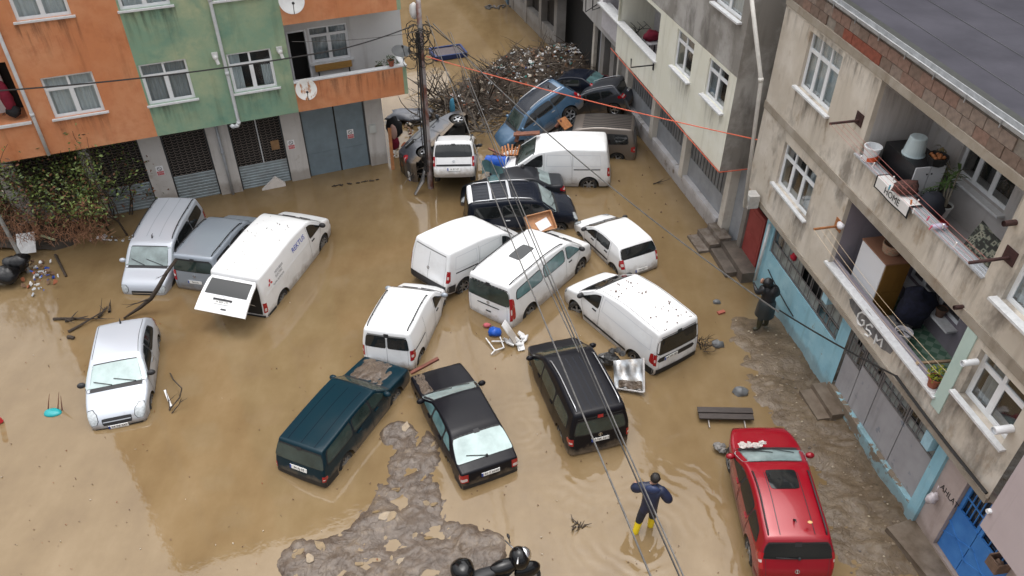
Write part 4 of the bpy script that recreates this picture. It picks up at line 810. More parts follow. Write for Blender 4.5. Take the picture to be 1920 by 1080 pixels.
# ---------------------------------------------------------------- vehicle shapes (metres; x forward, y left, z up)
# profile: front bumper bottom -> bonnet -> windscreen -> roof -> tailgate -> rear bumper bottom, as (x, z, corner radius)
CAR = {
 'van': dict(L=4.4, W=1.83, H=1.83, prof=[(2.1,.24,0),(2.2,.42,.08),(2.19,.62,.12),(2.06,.86,.16),(1.42,1.1,.10),(.62,1.68,.22),(-.4,1.83,.4),(-2.02,1.79,.14),(-2.15,1.05,.25),(-2.2,.55,.08),(-2.2,.40,.05),(-2.12,.26,0)],
   k=dict(cowl=4, wtop=5, rtop=7, tail=8), belt=1.08, tb=.13, ff=.16, fr=.05, rr=.09, wheels=(1.42,-1.36,.32), side=[[(1.28,1.12),(.42,1.12),(.42,1.58),(.70,1.58)]], doors=[(1.3,.34,.40)]),
 'smallvan': dict(L=3.87, W=1.72, H=1.72, prof=[(1.84,.24,0),(1.93,.42,.08),(1.92,.60,.12),(1.80,.86,.16),(1.25,1.06,.10),(.50,1.60,.22),(-.3,1.71,.4),(-1.78,1.66,.13),(-1.88,1.02,.2),(-1.935,.55,.08),(-1.935,.40,.05),(-1.86,.26,0)],
   k=dict(cowl=4, wtop=5, rtop=7, tail=8), belt=1.03, tb=.15, ff=.18, fr=.08, rr=.11, wheels=(1.22,-1.28,.30), side=[[(1.1,1.07),(.30,1.07),(.32,1.50),(.62,1.50)]], doors=[(1.12,.22,.36)]),
 'bigvan': dict(L=4.9, W=1.9, H=1.93, prof=[(2.35,.26,0),(2.45,.45,.08),(2.44,.70,.12),(2.28,.98,.18),(1.74,1.18,.10),(1.0,1.78,.22),(-.1,1.92,.4),(-2.28,1.90,.13),(-2.40,1.12,.2),(-2.45,.60,.08),(-2.45,.42,.05),(-2.38,.28,0)],
   k=dict(cowl=4, wtop=5, rtop=7, tail=8), belt=1.15, tb=.12, ff=.16, fr=.05, rr=.10, wheels=(1.56,-1.44,.34), side=[[(1.62,1.2),(.74,1.2),(.74,1.68),(1.06,1.68)]], doors=[(1.62,.66,.42)]),
 'mpv': dict(L=4.36, W=1.75, H=1.78, prof=[(2.08,.24,0),(2.18,.42,.08),(2.17,.64,.12),(2.04,.90,.16),(1.36,1.08,.10),(.70,1.64,.2),(-.3,1.77,.4),(-1.98,1.72,.13),(-2.12,1.06,.2),(-2.18,.58,.08),(-2.18,.40,.05),(-2.10,.26,0)],
   k=dict(cowl=4, wtop=5, rtop=7, tail=8), belt=1.06, tb=.14, ff=.16, fr=.06, rr=.10, wheels=(1.38,-1.42,.31), side=[[(1.22,1.1),(.36,1.1),(.36,1.54),(.72,1.54)],[(.28,1.1),(-.74,1.1),(-.74,1.54),(.28,1.55)],[(-.84,1.1),(-1.82,1.14),(-1.74,1.52),(-.84,1.54)]], doors=[(1.26,.33,.38),(.31,-.78,.38)]),
 'hatch': dict(L=4.0, W=1.72, H=1.49, prof=[(1.90,.22,0),(2.0,.38,.08),(1.98,.56,.12),(1.82,.76,.18),(1.02,.98,.12),(.22,1.40,.2),(-.5,1.49,.4),(-1.45,1.40,.14),(-1.86,.98,.14),(-1.97,.66,.12),(-1.99,.40,.08),(-1.92,.26,0)],
   k=dict(cowl=4, wtop=5, rtop=7, tail=8), belt=.95, tb=.26, ff=.20, fr=.12, rr=.09, wheels=(1.24,-1.26,.30), side=[[(.86,.99),(-.22,.98),(-.22,1.33),(.24,1.33)],[(-.30,.98),(-1.28,1.06),(-1.1,1.30),(-.3,1.33)]], doors=[(.92,-.26,.34)]),
 'hatch5': dict(L=3.75, W=1.62, H=1.44, prof=[(1.77,.22,0),(1.87,.38,.08),(1.86,.54,.10),(1.74,.76,.16),(.98,.96,.10),(.30,1.36,.18),(-.4,1.44,.4),(-1.36,1.38,.13),(-1.66,.98,.14),(-1.80,.66,.12),(-1.86,.40,.08),(-1.80,.26,0)],
   k=dict(cowl=4, wtop=5, rtop=7, tail=8), belt=.95, tb=.17, ff=.16, fr=.08, rr=.08, wheels=(1.15,-1.20,.28), side=[[(.84,.98),(.04,.97),(.04,1.30),(.30,1.30)],[(-.04,.97),(-.84,1.0),(-.80,1.29),(-.04,1.30)]], doors=[(.88,.0,.34),(-.01,-.92,.36)]),
 'wagon': dict(L=4.35, W=1.58, H=1.44, prof=[(2.08,.24,0),(2.17,.42,.05),(2.14,.60,.06),(2.10,.80,.07),(1.05,.93,.08),(.52,1.36,.10),(-.3,1.43,.4),(-1.88,1.39,.07),(-2.08,.90,.08),(-2.15,.62,.06),(-2.17,.42,.05),(-2.12,.28,0)],
   k=dict(cowl=4, wtop=5, rtop=7, tail=8), belt=.92, tb=.17, ff=.05, fr=.04, rr=.05, wheels=(1.30,-1.22,.30), side=[[(.92,.95),(.16,.95),(.16,1.31),(.54,1.31)],[(.08,.95),(-.68,.95),(-.62,1.31),(.08,1.31)],[(-.78,.95),(-1.88,.96),(-1.72,1.30),(-.72,1.31)]], doors=[(.96,.12,.34),(.10,-.72,.36)]),
 'liftback': dict(L=4.35, W=1.70, H=1.41, prof=[(2.08,.22,0),(2.17,.38,.05),(2.15,.56,.06),(2.06,.74,.08),(1.0,.93,.08),(.34,1.33,.12),(-.2,1.41,.4),(-.98,1.37,.12),(-1.80,.98,.07),(-2.10,.93,.06),(-2.15,.60,.06),(-2.17,.40,.05),(-2.10,.26,0)],
   k=dict(cowl=4, wtop=5, rtop=7, tail=8), belt=.91, tb=.24, ff=.07, fr=.05, rr=.06, wheels=(1.30,-1.28,.29), side=[[(.82,.95),(.12,.95),(.12,1.28),(.36,1.28)],[(.04,.95),(-.72,.96),(-.70,1.27),(.04,1.28)],[(-.80,.97),(-1.30,.99),(-.98,1.24),(-.78,1.26)]], doors=[(.86,.08,.34),(.06,-.78,.36)]),
 'sedan': dict(L=4.5, W=1.75, H=1.43, prof=[(2.12,.22,0),(2.23,.38,.08),(2.22,.56,.12),(2.08,.74,.14),(1.10,.94,.12),(.38,1.34,.2),(-.2,1.42,.4),(-.95,1.38,.2),(-1.62,1.02,.12),(-2.14,.98,.12),(-2.23,.66,.10),(-2.24,.40,.06),(-2.16,.26,0)],
   k=dict(cowl=4, wtop=5, rtop=7, tail=8), belt=.93, tb=.2, ff=.14, fr=.10, rr=.09, wheels=(1.36,-1.36,.31), side=[[(.92,.97),(.12,.97),(.12,1.30),(.40,1.30)],[(.04,.97),(-.78,.98),(-.74,1.28),(.04,1.30)]], doors=[(.94,.08,.34),(.06,-.86,.36)]),
 'suv': dict(L=4.5, W=1.84, H=1.68, prof=[(2.1,.28,0),(2.22,.46,.08),(2.21,.70,.16),(2.0,.95,.32),(1.18,1.12,.12),(.42,1.56,.2),(-.4,1.68,.5),(-1.72,1.60,.10),(-1.98,1.14,.12),(-2.17,.84,.14),(-2.23,.52,.08),(-2.14,.32,0)],
   k=dict(cowl=4, wtop=5, rtop=7, tail=8), belt=1.08, tb=.24, ff=.34, fr=.10, rr=.10, wheels=(1.38,-1.32,.35), side=[[(1.0,1.13),(.12,1.12),(.12,1.48),(.44,1.49)],[(.04,1.12),(-.80,1.14),(-.78,1.47),(.04,1.48)],[(-.88,1.14),(-1.58,1.22),(-1.36,1.43),(-.86,1.46)]], doors=[(1.02,.08,.44),(.06,-.92,.46)]),
}
CAR['caddy'] = dict(CAR['van'], tb=.20, H=1.82, ff=.18, side=CAR['mpv']['side'], doors=[(1.3,.33,.40),(.31,-.80,.40)])
CAR['cross'] = dict(CAR['suv'])
def car_W(c, x, z):
    """half width of the body at a given length and height"""
    L = c['L']*.5; w = c['W']*.5; b = c['belt']
    xf = L*.42
    if x > xf: w *= 1-c['ff']*min(1,(x-xf)/(L-xf))**2.4
    xr = -L*.5
    if x < xr: w *= 1-c['fr']*min(1,(xr-x)/(L+xr))**2.4
    if z > b:
        t = (z-b)/(c['H']-b)
        w *= 1-c['tb']*t**1.25
    else:
        t = (b-z)/b
        w *= 1-.07*max(0,t-.25)**1.5-.012*max(0,.2-t)/.2
    return w
# ---------------------------------------------------------------- vehicle builder
def paint(name, col, metal=0.0, rough=.28, coat=.6, film=.2):
    if name in _M: return _M[name]
    m, nt, b = _nodes(name); b.inputs['Roughness'].default_value = rough; b.inputs['Metallic'].default_value = metal
    b.inputs['Coat Weight'].default_value = coat; b.inputs['Coat Roughness'].default_value = .04; b.inputs['Base Color'].default_value = (*col, 1); b.inputs['Specular IOR Level'].default_value = .16 if max(col) < .06 else .5
    tc = nt.nodes.new('ShaderNodeTexCoord'); sp = nt.nodes.new('ShaderNodeSeparateXYZ'); L(nt, tc.outputs['Object'], sp.inputs[0])
    n = noise_node(nt, 3.5, 7, .65)
    # splashed mud low on the body, faint film and specks elsewhere
    a = nt.nodes.new('ShaderNodeMath'); a.operation = 'MULTIPLY_ADD'; a.inputs[1].default_value = -1.55; a.inputs[2].default_value = 1.08; L(nt, sp.outputs['Z'], a.inputs[0])
    c = nt.nodes.new('ShaderNodeMath'); c.operation = 'ADD'; L(nt, a.outputs[0], c.inputs[0]); L(nt, n.outputs['Fac'], c.inputs[1])
    r = ramp(nt, c.outputs[0], [(.55, (0, 0, 0)), (1.0, (.75, .75, .75))])
    n2 = noise_node(nt, 16, 3, .5); r2 = ramp(nt, n2.outputs['Fac'], [(.70, (0, 0, 0)), (.76, (.6, .6, .6))])
    n3 = noise_node(nt, .9, 5, .6); r3 = ramp(nt, n3.outputs['Fac'], [(.5, (0, 0, 0)), (.8, (film, film, film))])
    mxa = nt.nodes.new('ShaderNodeMath'); mxa.operation = 'MAXIMUM'; L(nt, r.outputs[0], mxa.inputs[0]); L(nt, r3.outputs[0], mxa.inputs[1])
    mx = nt.nodes.new('ShaderNodeMix'); mx.data_type = 'RGBA'; L(nt, mxa.outputs[0], mx.inputs[0]); mx.inputs[6].default_value = (*col, 1); mx.inputs[7].default_value = (.23, .175, .12, 1)
    L(nt, mx.outputs[2], b.inputs['Base Color'])
    rr = nt.nodes.new('ShaderNodeMath'); rr.operation = 'MULTIPLY_ADD'; rr.inputs[1].default_value = .5; rr.inputs[2].default_value = rough; L(nt, mxa.outputs[0], rr.inputs[0]); L(nt, rr.outputs[0], b.inputs['Roughness'])
    cw = nt.nodes.new('ShaderNodeMath'); cw.operation = 'MULTIPLY_ADD'; cw.inputs[1].default_value = -coat; cw.inputs[2].default_value = coat; L(nt, mxa.outputs[0], cw.inputs[0]); L(nt, cw.outputs[0], b.inputs['Coat Weight'])
    _M[name] = m; return m
def carglass(name, col, rough=.05, vary=0):
    return mat(name, col, rough, spec=.7, vary=vary, vscale=1.6)
G_DARK = carglass('dark car glass', (.012, .014, .015)); G_GREEN = carglass('green tinted car glass', (.040, .062, .056), vary=.5); G_FOG = carglass('misted car glass', (.27, .34, .34), .12, .45); G_TEAL = carglass('misted teal glass', (.13, .24, .25), .1, .5); G_PALE = carglass('pale misted glass', (.46, .58, .57), .12, .3)
P_WHITE = paint('white car paint', (.80, .81, .82), 0, .3, .4, .34); P_SILVER = paint('silver car paint', (.47, .505, .56), .2, .33, .4, .03); P_SILV2 = paint('dull silver car paint', (.29, .33, .38), .25, .35, .4, .03); P_BLACK = paint('black car paint', (.007, .007, .010), .0, .3, .05, .02); P_TEAL = paint('dark teal car paint', (.003, .020, .031), .0, .3, .12, .03)
P_RED = paint('cherry red car paint', (.26, .002, .011), .1, .25, .3, .04); P_BLUE = paint('steel blue car paint', (.07, .15, .255), .25, .22, .6, .03); P_NAVY = paint('dark navy car paint', (.008, .011, .020), .0, .25, .15, .02); P_GREY = paint('graphite car paint', (.062, .068, .082), .4, .28, .4, .04); P_BROWN = paint('taupe car paint', (.17, .145, .125), .4, .35, .4); P_SLATE = paint('slate car paint', (.020, .022, .027), .0, .3, .2, .03)
C_BLK = mat('black car plastic', (.018, .018, .02), .55, bmp=.1, bscale=60); C_RUB = mat('tyre rubber', (.016, .016, .016), .85, vary=.4, vscale=8, col2=(.10, .078, .055), lo=.5, hi=.75); C_RIM = mat('alloy rim', (.42, .43, .45), .35, .7, vary=.4, vscale=10); C_CHR = mat('chrome trim', (.70, .71, .73), .18, .95); C_RED = mat('tail light red', (.36, .006, .012), .15, coat=.8); C_LAMP = mat('headlight glass', (.50, .54, .56), .1, coat=1.0, vary=.35, vscale=14); C_SEAM = mat('panel gap', (.02, .02, .02), .9)
C_PLATE = mat('plate white', (.78, .78, .76), .4); C_PBLUE = mat('plate blue', (.01, .05, .30), .4); C_UNDER = mat('underbody', (.012, .011, .010), .9); C_AMB = mat('clear tail lens', (.62, .50, .48), .2, coat=.6); C_SILV = mat('satin rail', (.58, .59, .61), .3, .8); C_SEAMW = mat('panel gap on white', (.20, .20, .20), .8)
class Car:
    def __init__(s, t):
        c = s.c = CAR[t]; K = c['prof']; out = []; s.key = []; n = len(K)
        V = [Vector((k[0], k[1])) for k in K]
        for i in range(n):
            r = K[i][2]
            if i == 0 or i == n-1 or r == 0: new = [V[i]]; mid = 0
            else:
                a = V[i-1]-V[i]; b = V[i+1]-V[i]; ra = min(r, a.length*.47); rb = min(r, b.length*.47)
                p = V[i]+a.normalized()*ra; q = V[i]+b.normalized()*rb
                new = [p*(1-t_)**2+V[i]*2*t_*(1-t_)+q*t_*t_ for t_ in (0, .25, .5, .75, 1)]; mid = 2
            if out:
                a = out[-1]; d = (new[0]-a).length; k = int(d/.16)
                for j in range(1, k+1): out.append(a+(new[0]-a)*j/(k+1))
            s.key.append(len(out)+mid); out += new
        s.pts = out; N = []
        for i in range(len(out)):
            d = out[min(i+1, len(out)-1)]-out[max(i-1, 0)]; d.normalize(); N.append(Vector((d.y, -d.x)))      # outward, to the right of travel
        s.N = N
        s.rr = c['rr']; s.crown = .022
        s.E = [s.ring(i, 1.0) for i in range(len(out))]
        xs = [e.x for e in s.E]; s.imax = max(range(len(xs)), key=lambda i: xs[i]); s.imin = min(range(len(xs)), key=lambda i: xs[i])
    def prof(s, q):
        i = max(0, min(len(s.pts)-2, int(q))); f = q-i
        return s.pts[i].lerp(s.pts[i+1], f), s.N[i].lerp(s.N[i+1], f).normalized()
    def ring(s, q, t, eps=0.0):
        P, n = s.prof(q); rr = s.rr; cr = s.crown
        Q = P-n*(rr+cr); We = car_W(s.c, Q.x, Q.y); a = We-rr; k = abs(t); sg = 1 if t >= 0 else -1
        if k <= .85: y = a*k/.85; drop = cr*(k/.85)**2; ny, nn = 0.0, 1.0
        else: th = (k-.85)/.15*pi/2; y = a+rr*sin(th); drop = cr+rr*(1-cos(th)); ny, nn = sin(th), cos(th)
        p = P-n*(drop-eps*nn)
        return Vector((p.x, sg*(y+eps*ny), p.y))
    def tq(s, q, y):
        P, n = s.prof(q); Q = P-n*(s.rr+s.crown); a = car_W(s.c, Q.x, Q.y)-s.rr; return y/a*.85
    def at_z(s, z, rear=True):
        """profile position at a height on the rear (or front) end"""
        rg = range(len(s.pts)-1, 0, -1) if rear else range(0, len(s.pts)-1)
        for i in rg:
            j = i-1 if rear else i+1
            a, b = s.pts[i].y, s.pts[j].y
            if a <= z <= b: return i+(j-i)*(z-a)/(b-a+1e-9)
        return len(s.pts)-3.0 if rear else 2.0
    def at_x(s, x):
        for i in range(s.key[3], s.key[-3]):
            if s.pts[i].x >= x >= s.pts[i+1].x: return i+(s.pts[i].x-x)/(s.pts[i].x-s.pts[i+1].x+1e-9)
        return s.key[5]
    def upper(s, x):
        E = s.E
        for i in range(s.imax, s.imin):
            if E[i].x >= x >= E[i+1].x: return E[i].z+(E[i+1].z-E[i].z)*(E[i].x-x)/(E[i].x-E[i+1].x+1e-9)
        return E[s.imax].z if x > 0 else E[s.imin].z
    def lower(s, x):
        E = s.E; z = .24 if s.c['H'] < 1.6 else .28; c = s.c
        if x > E[0].x:
            for i in range(0, s.imax):
                if E[i].x <= x <= E[i+1].x+1e-9: z = E[i].z+(E[i+1].z-E[i].z)*(x-E[i].x)/(E[i+1].x-E[i].x+1e-9)
        elif x < E[-1].x:
            for i in range(len(E)-1, s.imin, -1):
                if E[i].x >= x >= E[i-1].x-1e-9: z = E[i].z+(E[i-1].z-E[i].z)*(E[i].x-x)/(E[i].x-E[i-1].x+1e-9)
        wf, wr, r = c['wheels']; R = r*1.22
        for w in (wf, wr):
            if abs(x-w) < R: z = max(z, r+sqrt(R*R-(x-w)**2))
        return min(z, s.upper(x)-.002)
    def body(s):
        mb = MB(); ts = [-1, -.963, -.925, -.888, -.85, -.6, -.3, 0, .3, .6, .85, .888, .925, .963, 1]; n = len(ts)
        vs = [s.ring(i, t) for i in range(len(s.pts)) for t in ts]
        mb.add(vs, [(i*n+j, i*n+j+1, (i+1)*n+j+1, (i+1)*n+j) for i in range(len(s.pts)-1) for j in range(n-1)])
        wf, wr, r = s.c['wheels']; R = r*1.22
        xs = {round(e.x, 4) for e in s.E[s.imax:s.imin+1]}
        for w in (wf, wr): xs |= {round(w+R*cos(pi*k/14), 4) for k in range(15)}; xs |= {round(w+R+.004, 4), round(w-R-.004, 4)}
        lo, hi = s.E[s.imin].x, s.E[s.imax].x; xs |= {round(lo+(hi-lo)*k/24, 4) for k in range(25)}; xs |= {round(e.x, 4) for e in s.E[:3]+s.E[-3:]}
        xs = sorted(x for x in xs if lo-1e-6 <= x <= hi+1e-6); R_ = 9
        for sg in (1, -1):
            vs = []
            for x in xs:
                a, b = s.lower(x), s.upper(x)
                for k in range(R_+1): z = a+(b-a)*k/R_; vs.append(Vector((x, sg*car_W(s.c, x, z), z)))
            m = R_+1; fs = [(i*m+k, (i+1)*m+k, (i+1)*m+k+1, i*m+k+1) for i in range(len(xs)-1) for k in range(R_)]
            mb.add(vs, fs if sg < 0 else [f[::-1] for f in fs])
        return mb
    def patch(s, q0, q1, t0, t1, eps=.006, nq=8, nt=10, rnd_=.05, mb=None, bow=0):
        mb = mb or MB()
        def f(a, b):
            e = abs(2*b-1); k = 1-rnd_*max(0, (e-.6)/.4)**2
            t = (t0+t1)/2+(t1-t0)/2*(2*a-1)*k
            e2 = abs(2*a-1); kq = 1-rnd_*.8*max(0, (e2-.6)/.4)**2
            q = (q0+q1)/2+(q1-q0)/2*(2*b-1)*kq
            return s.ring(q, t, eps)
        return mb.grid(f, nt, nq)
    def side(s, quad, sg, eps=.006, nu=8, nv=5, mb=None, r=.08):
        """patch on the body side from four (x,z) corners: front-low, rear-low, rear-high, front-high"""
        mb = mb or MB(); A, B, C, D = [Vector(p) for p in quad]
        def f(a, b):
            e = abs(2*b-1); ka = 1-r*max(0, (e-.55)/.45)**2; e2 = abs(2*a-1); kb = 1-r*max(0, (e2-.7)/.3)**2
            a = .5+(a-.5)*ka; b = .5+(b-.5)*kb
            p = (A*(1-a)+B*a)*(1-b)+(D*(1-a)+C*a)*b
            z = min(p.y, s.upper(p.x)-.025); return Vector((p.x, sg*(car_W(s.c, p.x, z)+eps), z))
        return mb.grid(f, nu, nv)
def seam_line(s, mb, pts, sg, w=.012, eps=.003):
    for (x0, z0), (x1, z1) in zip(pts, pts[1:]):
        n = 5; d = Vector((x1-x0, z1-z0)).normalized(); p = Vector((-d.y, d.x))*w*.5
        vs = []
        for k in range(n+1):
            x, z = x0+(x1-x0)*k/n, z0+(z1-z0)*k/n
            for q in (-1, 1): xx, zz = x+p.x*q, z+p.y*q; vs.append(Vector((xx, sg*(car_W(s.c, xx, zz)+eps), zz)))
        mb.add(vs, [(2*k, 2*k+1, 2*k+3, 2*k+2) for k in range(n)])
WH = {}
def wheel(root, x, y, r, sg, style, steer=0.0):
    k = (style, round(r, 3))
    if k not in WH:
        w = .10; t = MB(); t.lathe([(r*.66, -w), (r*.9, -w*1.02), (r, -w*.8), (r*1.0, 0), (r, w*.8), (r*.9, w*1.02), (r*.66, w)], None, 26)
        q = MB(); q.lathe([(r*.66, w*.95), (r*.62, w*.75), (r*.60, -w*.2), (.01, -w*.2)], None, 22)
        q.cur = 1; nsp = {'five': 5, 'six': 6, 'steel': 9, 'cap': 7}[style]
        for i in range(nsp):
            a = 2*pi*i/nsp; c = Vector((cos(a), sin(a), 0)); p = Vector((-sin(a), cos(a), 0))
            q.frame(c*r*.36+Vector((0, 0, w*.62)), c, p, (0, 0, 1), r*.52, r*(.17 if style in ('five', 'six') else .14), .03)
        q.lathe([(.001, w*.85), (r*.15, w*.82), (r*.17, w*.5)], None, 14); q.lathe([(r*.60, w*.8), (r*.665, w*.98), (r*.69, w*.9)], None, 22)
        WH[k] = (t.mesh('wheel', C_RUB, True), q.mesh('rim', [C_UNDER, C_RIM], False))
    me, rim = WH[k]
    o = obj('wheel', me, None, root, local=True); o.matrix_basis = Matrix.Translation((x, y, r)) @ Matrix.Rotation(steer, 4, 'Z') @ Matrix.Rotation(radians(-90)*sg, 4, 'X')
    q = obj('rim', rim, None, o, local=True)
    return o
def build_car(key, t, pose, pm, label, name='car', cat='car', group=None, glass=G_DARK, wglass=None, rglass=None, **k):
    s = Car(t); c = s.c; x, y, z, yaw, pit, roll, sc = pose
    M = Matrix.Translation((x, y, z)) @ Matrix.Rotation(yaw, 4, 'Z') @ Matrix.Rotation(pit, 4, 'Y') @ Matrix.Rotation(roll, 4, 'X') @ Matrix.Scale(sc, 4)
    root = thing(name, label, cat, M=M, group=group)
    def part(n, mb, m, par=None, smooth=True, weld=0.0): return obj(n, mb, m, par or root, smooth, weld, local=True)
    body = part('body', s.body(), pm, weld=.0012)
    KQ = s.key; kk = c['k']; wf, wr, r = c['wheels']; Wd = c['W']; H = c['H']; b = c['belt']
    mb = MB(); mb.box((0, 0, .47), (c['L']*.80, Wd*.62, .36)); mb.box((-.15, 0, .55), (c['L']*.5, Wd*.66, .50)); part('underbody', mb, C_UNDER, smooth=False)
    for wx, steer in ((wf, k.get('steer', 0)), (wr, 0)):
        for sg in (1, -1): wheel(root, wx, sg*(car_W(c, wx, r)-.115), r, sg, k.get('rim', 'five'), steer)
    seamm = C_SEAMW if pm is P_WHITE else C_SEAM
    # glass
    part('screen_seal', s.patch(KQ[kk['cowl']]+1.2, KQ[kk['wtop']]-.8, -.96, .96, .003, rnd_=.04), C_BLK); part('windscreen', s.patch(KQ[kk['cowl']]+1.6, KQ[kk['wtop']]-1.2, -.93, .93, .006, rnd_=.04), wglass or glass)
    part('cowl', s.patch(KQ[kk['cowl']]-.6, KQ[kk['cowl']]+1.7, -.9, .9, .004, nq=4), C_BLK)
    if k.get('wipers', True):
        mb = MB()
        for y0, y1 in ((.55, -.05), (-.1, -.6)):
            q = KQ[kk['cowl']]+1.6; tt = s.tq(q, y0); p0 = s.ring(q, tt, .03); p1 = s.ring(q+1.5*(1 if H < 1.6 else 1.2), s.tq(q, y1), .03); mb.tube([p0, p1], .011, 5)
        part('wiper', mb, C_BLK)
    sides = (1, -1)
    for quad in c['side'][:k.get('nwin', 9)]+k.get('xside', []):
        qc = [sum(p[i] for p in quad)/4 for i in (0, 1)]; big = [(p[0]+(.035 if p[0] > qc[0] else -.035), p[1]+(.03 if p[1] > qc[1] else -.03)) for p in quad]
        for sg in sides: part('window_seal', s.side(big, sg, .003), C_BLK); part('side_window', s.side(quad, sg, .008), k.get('sglass', glass))
    # doors with their gaps and handles
    for i, (xf, xr, zb) in enumerate(c['doors']):
        fb = min(xf, wf-r*1.22-.05); rb = max(xr, wr+r*1.22+.06) if xr < 0 else xr; top = b+.03
        for sg in sides:
            Q = [(fb, zb), (rb, zb), (xr, top), (xf-.05, top)]
            mb = MB(); seam_line(s, mb, [(xf-.05, top), (fb, zb), (rb, zb), (xr, top)], sg)
            if c['side'] and i < len(c['side']):
                w = c['side'][i]; seam_line(s, mb, [(xr, top), (xr-.005, w[2][1]+.06)], sg)
            part('door_seam', mb, seamm, smooth=False)
            d = part('door', s.side([(fb-.03, zb+.03), (rb+.03, zb+.03), (xr+.03, top-.05), (xf-.10, top-.05)], sg, .0035, r=.03), pm)
            mb = MB(); hx = xr+.22; hz = b-.10; yy = sg*(car_W(c, hx, hz)+.02); mb.box((hx, yy, hz), (.17, .028, .035)); part('handle', mb, k.get('handle', C_BLK if pm is P_WHITE else pm), d, False)
    if k.get('slide'):
        for sg in sides:
            mb = MB(); seam_line(s, mb, [(-.72, H-.22), (-.72, .42), (wr+r*1.22+.08, .4)], sg); part('door_seam', mb, seamm, smooth=False)
            mb = MB(); s.side([(-.78, b-.10), (wr-.42, b-.10), (wr-.42, b-.06), (-.78, b-.06)], sg, .008, mb=mb, r=0); part('slide_rail', mb, C_BLK)
    if k.get('panels'):      # pressed panels of a van's blind side
        for sg in sides:
            for xa, xb in k['panels']: 
                mb = MB(); seam_line(s, mb, [(xa, b+.05), (xb, b+.05), (xb+.05, H-.28), (xa-.03, H-.26), (xa, b+.05)], sg, .018, .002); part('pressing', mb, mat('pressed white edge', (.60, .62, .65), .4), smooth=False)
    if k.get('mould', 0):
        for sg in sides:
            zc = k['mould']; mb = s.side([(wf-r*1.22-.03, zc-.04), (wr+r*1.22+.03, zc-.04), (wr+r*1.22+.03, zc+.04), (wf-r*1.22-.03, zc+.04)], sg, .012, 14, 2, r=0); part('side_moulding', mb, C_BLK)
    # mirrors
    mx_ = s.pts[KQ[kk['cowl']]].x-.28
    for sg in sides:
        if sg in k.get('nomirror', ()): continue
        yy = sg*(car_W(c, mx_, b+.1)+.12); mb = MB(); mb.blob((mx_, yy, b+.10), (.085, .12, .085), 12, 8); mb.tube([(mx_+.02, yy-sg*.22, b+.02), (mx_, yy-sg*.05, b+.06)], .03, 6); part('mirror', mb, k.get('mirror', C_BLK if pm is P_WHITE else pm))
    # front lamps, grille, bumper
    hz0, hz1 = k.get('head', (.60, .82)); q0, q1 = s.at_z(hz0, False), s.at_z(hz1, False)
    for sg in sides:
        part('lamp_surround', s.patch(q0-.2, q1+.8, sg*.62, sg*1.0, .005, 6, 8, .3), C_BLK); mb = s.patch(q0, q1+.6, sg*.645, sg*.985, .010, 6, 8, .3); part('headlight', mb, C_LAMP)
    part('grille', s.patch(s.at_z(.50, False), s.at_z(.68, False), -.52, .52, .006, 4, 10), C_BLK)
    mb = s.patch(s.at_z(.585, False), s.at_z(.61, False), -.5, .5, .014, 2, 10); part('grille_bar', mb, C_CHR)
    part('front_bumper', s.patch(.2, s.at_z(.42, False), -.97, .97, .01, 4, 14), k.get('fb', C_BLK))
    # tail
    lz0, lz1, lt = k.get('tailz', (.72, 1.12)), None, k.get('tailt', .80)
    qa, qb = s.at_z(lz0[0]), s.at_z(lz0[1])
    for sg in sides:
        mb = s.patch(qb, qa, sg*lt, sg*1.0, .009, 8, 6, .0); xe = s.ring((qa+qb)/2, 1.0).x
        s.side([(xe+k.get('tailw', .10), lz0[0]+.03), (xe-.02, lz0[0]), (xe-.0, lz0[1]), (xe+k.get('tailw', .10), lz0[1]-.05)], sg, .007, 4, 5, mb, .1); tl = part('tail_light', mb, C_RED)
        qm = qa+(qb-qa)*.42; mb = s.patch(qm+(qb-qa)*.18, qm-(qb-qa)*.06, sg*(lt+.03), sg*.975, .012, 3, 4, .1); part('lens', mb, C_AMB, tl)
    rg = k.get('rear', (.16, .92))     # rear glass as a share of roof edge -> tail key
    qr, qt = KQ[kk['rtop']], KQ[kk['tail']]
    if rg and not k.get('open'):
        a, e = qr+2+(qt-qr-2)*rg[0], qr+2+(qt-qr-2)*rg[1]; tw = k.get('reart', .86)
        if k.get('split'):
            for sg in sides: part('rear_window', s.patch(a, e, sg*.03, sg*tw, .006, 6, 6, .06), rglass or glass)
        else: part('rear_seal', s.patch(a-.3, e+.3, -tw-.02, tw+.02, .003, 8, 12, .05), C_BLK); part('rear_window', s.patch(a, e, -tw, tw, .008, 8, 12, .05), rglass or glass)
    if k.get('split') is not None or k.get('rdoor'):
        mb = s.patch(qr+3, s.at_z(.5), -.006, .006, .004, 12, 2, 0); part('door_seam', mb, seamm)
    mb = MB(); 
    for tt in (-.80, .80): s.patch(qr+2.5, s.at_z(.52), tt-.004, tt+.004, .003, 12, 1, 0, mb)
    s.patch(qr+2.2, qr+2.5, -.8, .8, .003, 1, 10, 0, mb); part('tailgate_seam', mb, seamm)
    bz = k.get('bump', (.30, .52)); qa, qb = s.at_z(bz[1]), s.at_z(bz[0])
    mb = s.patch(qa, min(qb, len(s.pts)-1.2), -1, 1, .014, 4, 16, 0)
    for sg in sides: xe = s.E[s.imin].x; s.side([(wr-r*1.22-.03, bz[0]), (xe+.04, bz[0]+.02), (xe+.02, bz[1]), (wr-r*1.22-.03, bz[1])], sg, .013, 6, 3, mb, 0)
    part('rear_bumper', mb, k.get('rb', C_BLK))
    for z0_, z1_, ta, tb_ in k.get('bands', ()): part('tail_band', s.patch(s.at_z(z1_), s.at_z(z0_), ta, tb_, .011, 2, 10, .1), C_BLK)
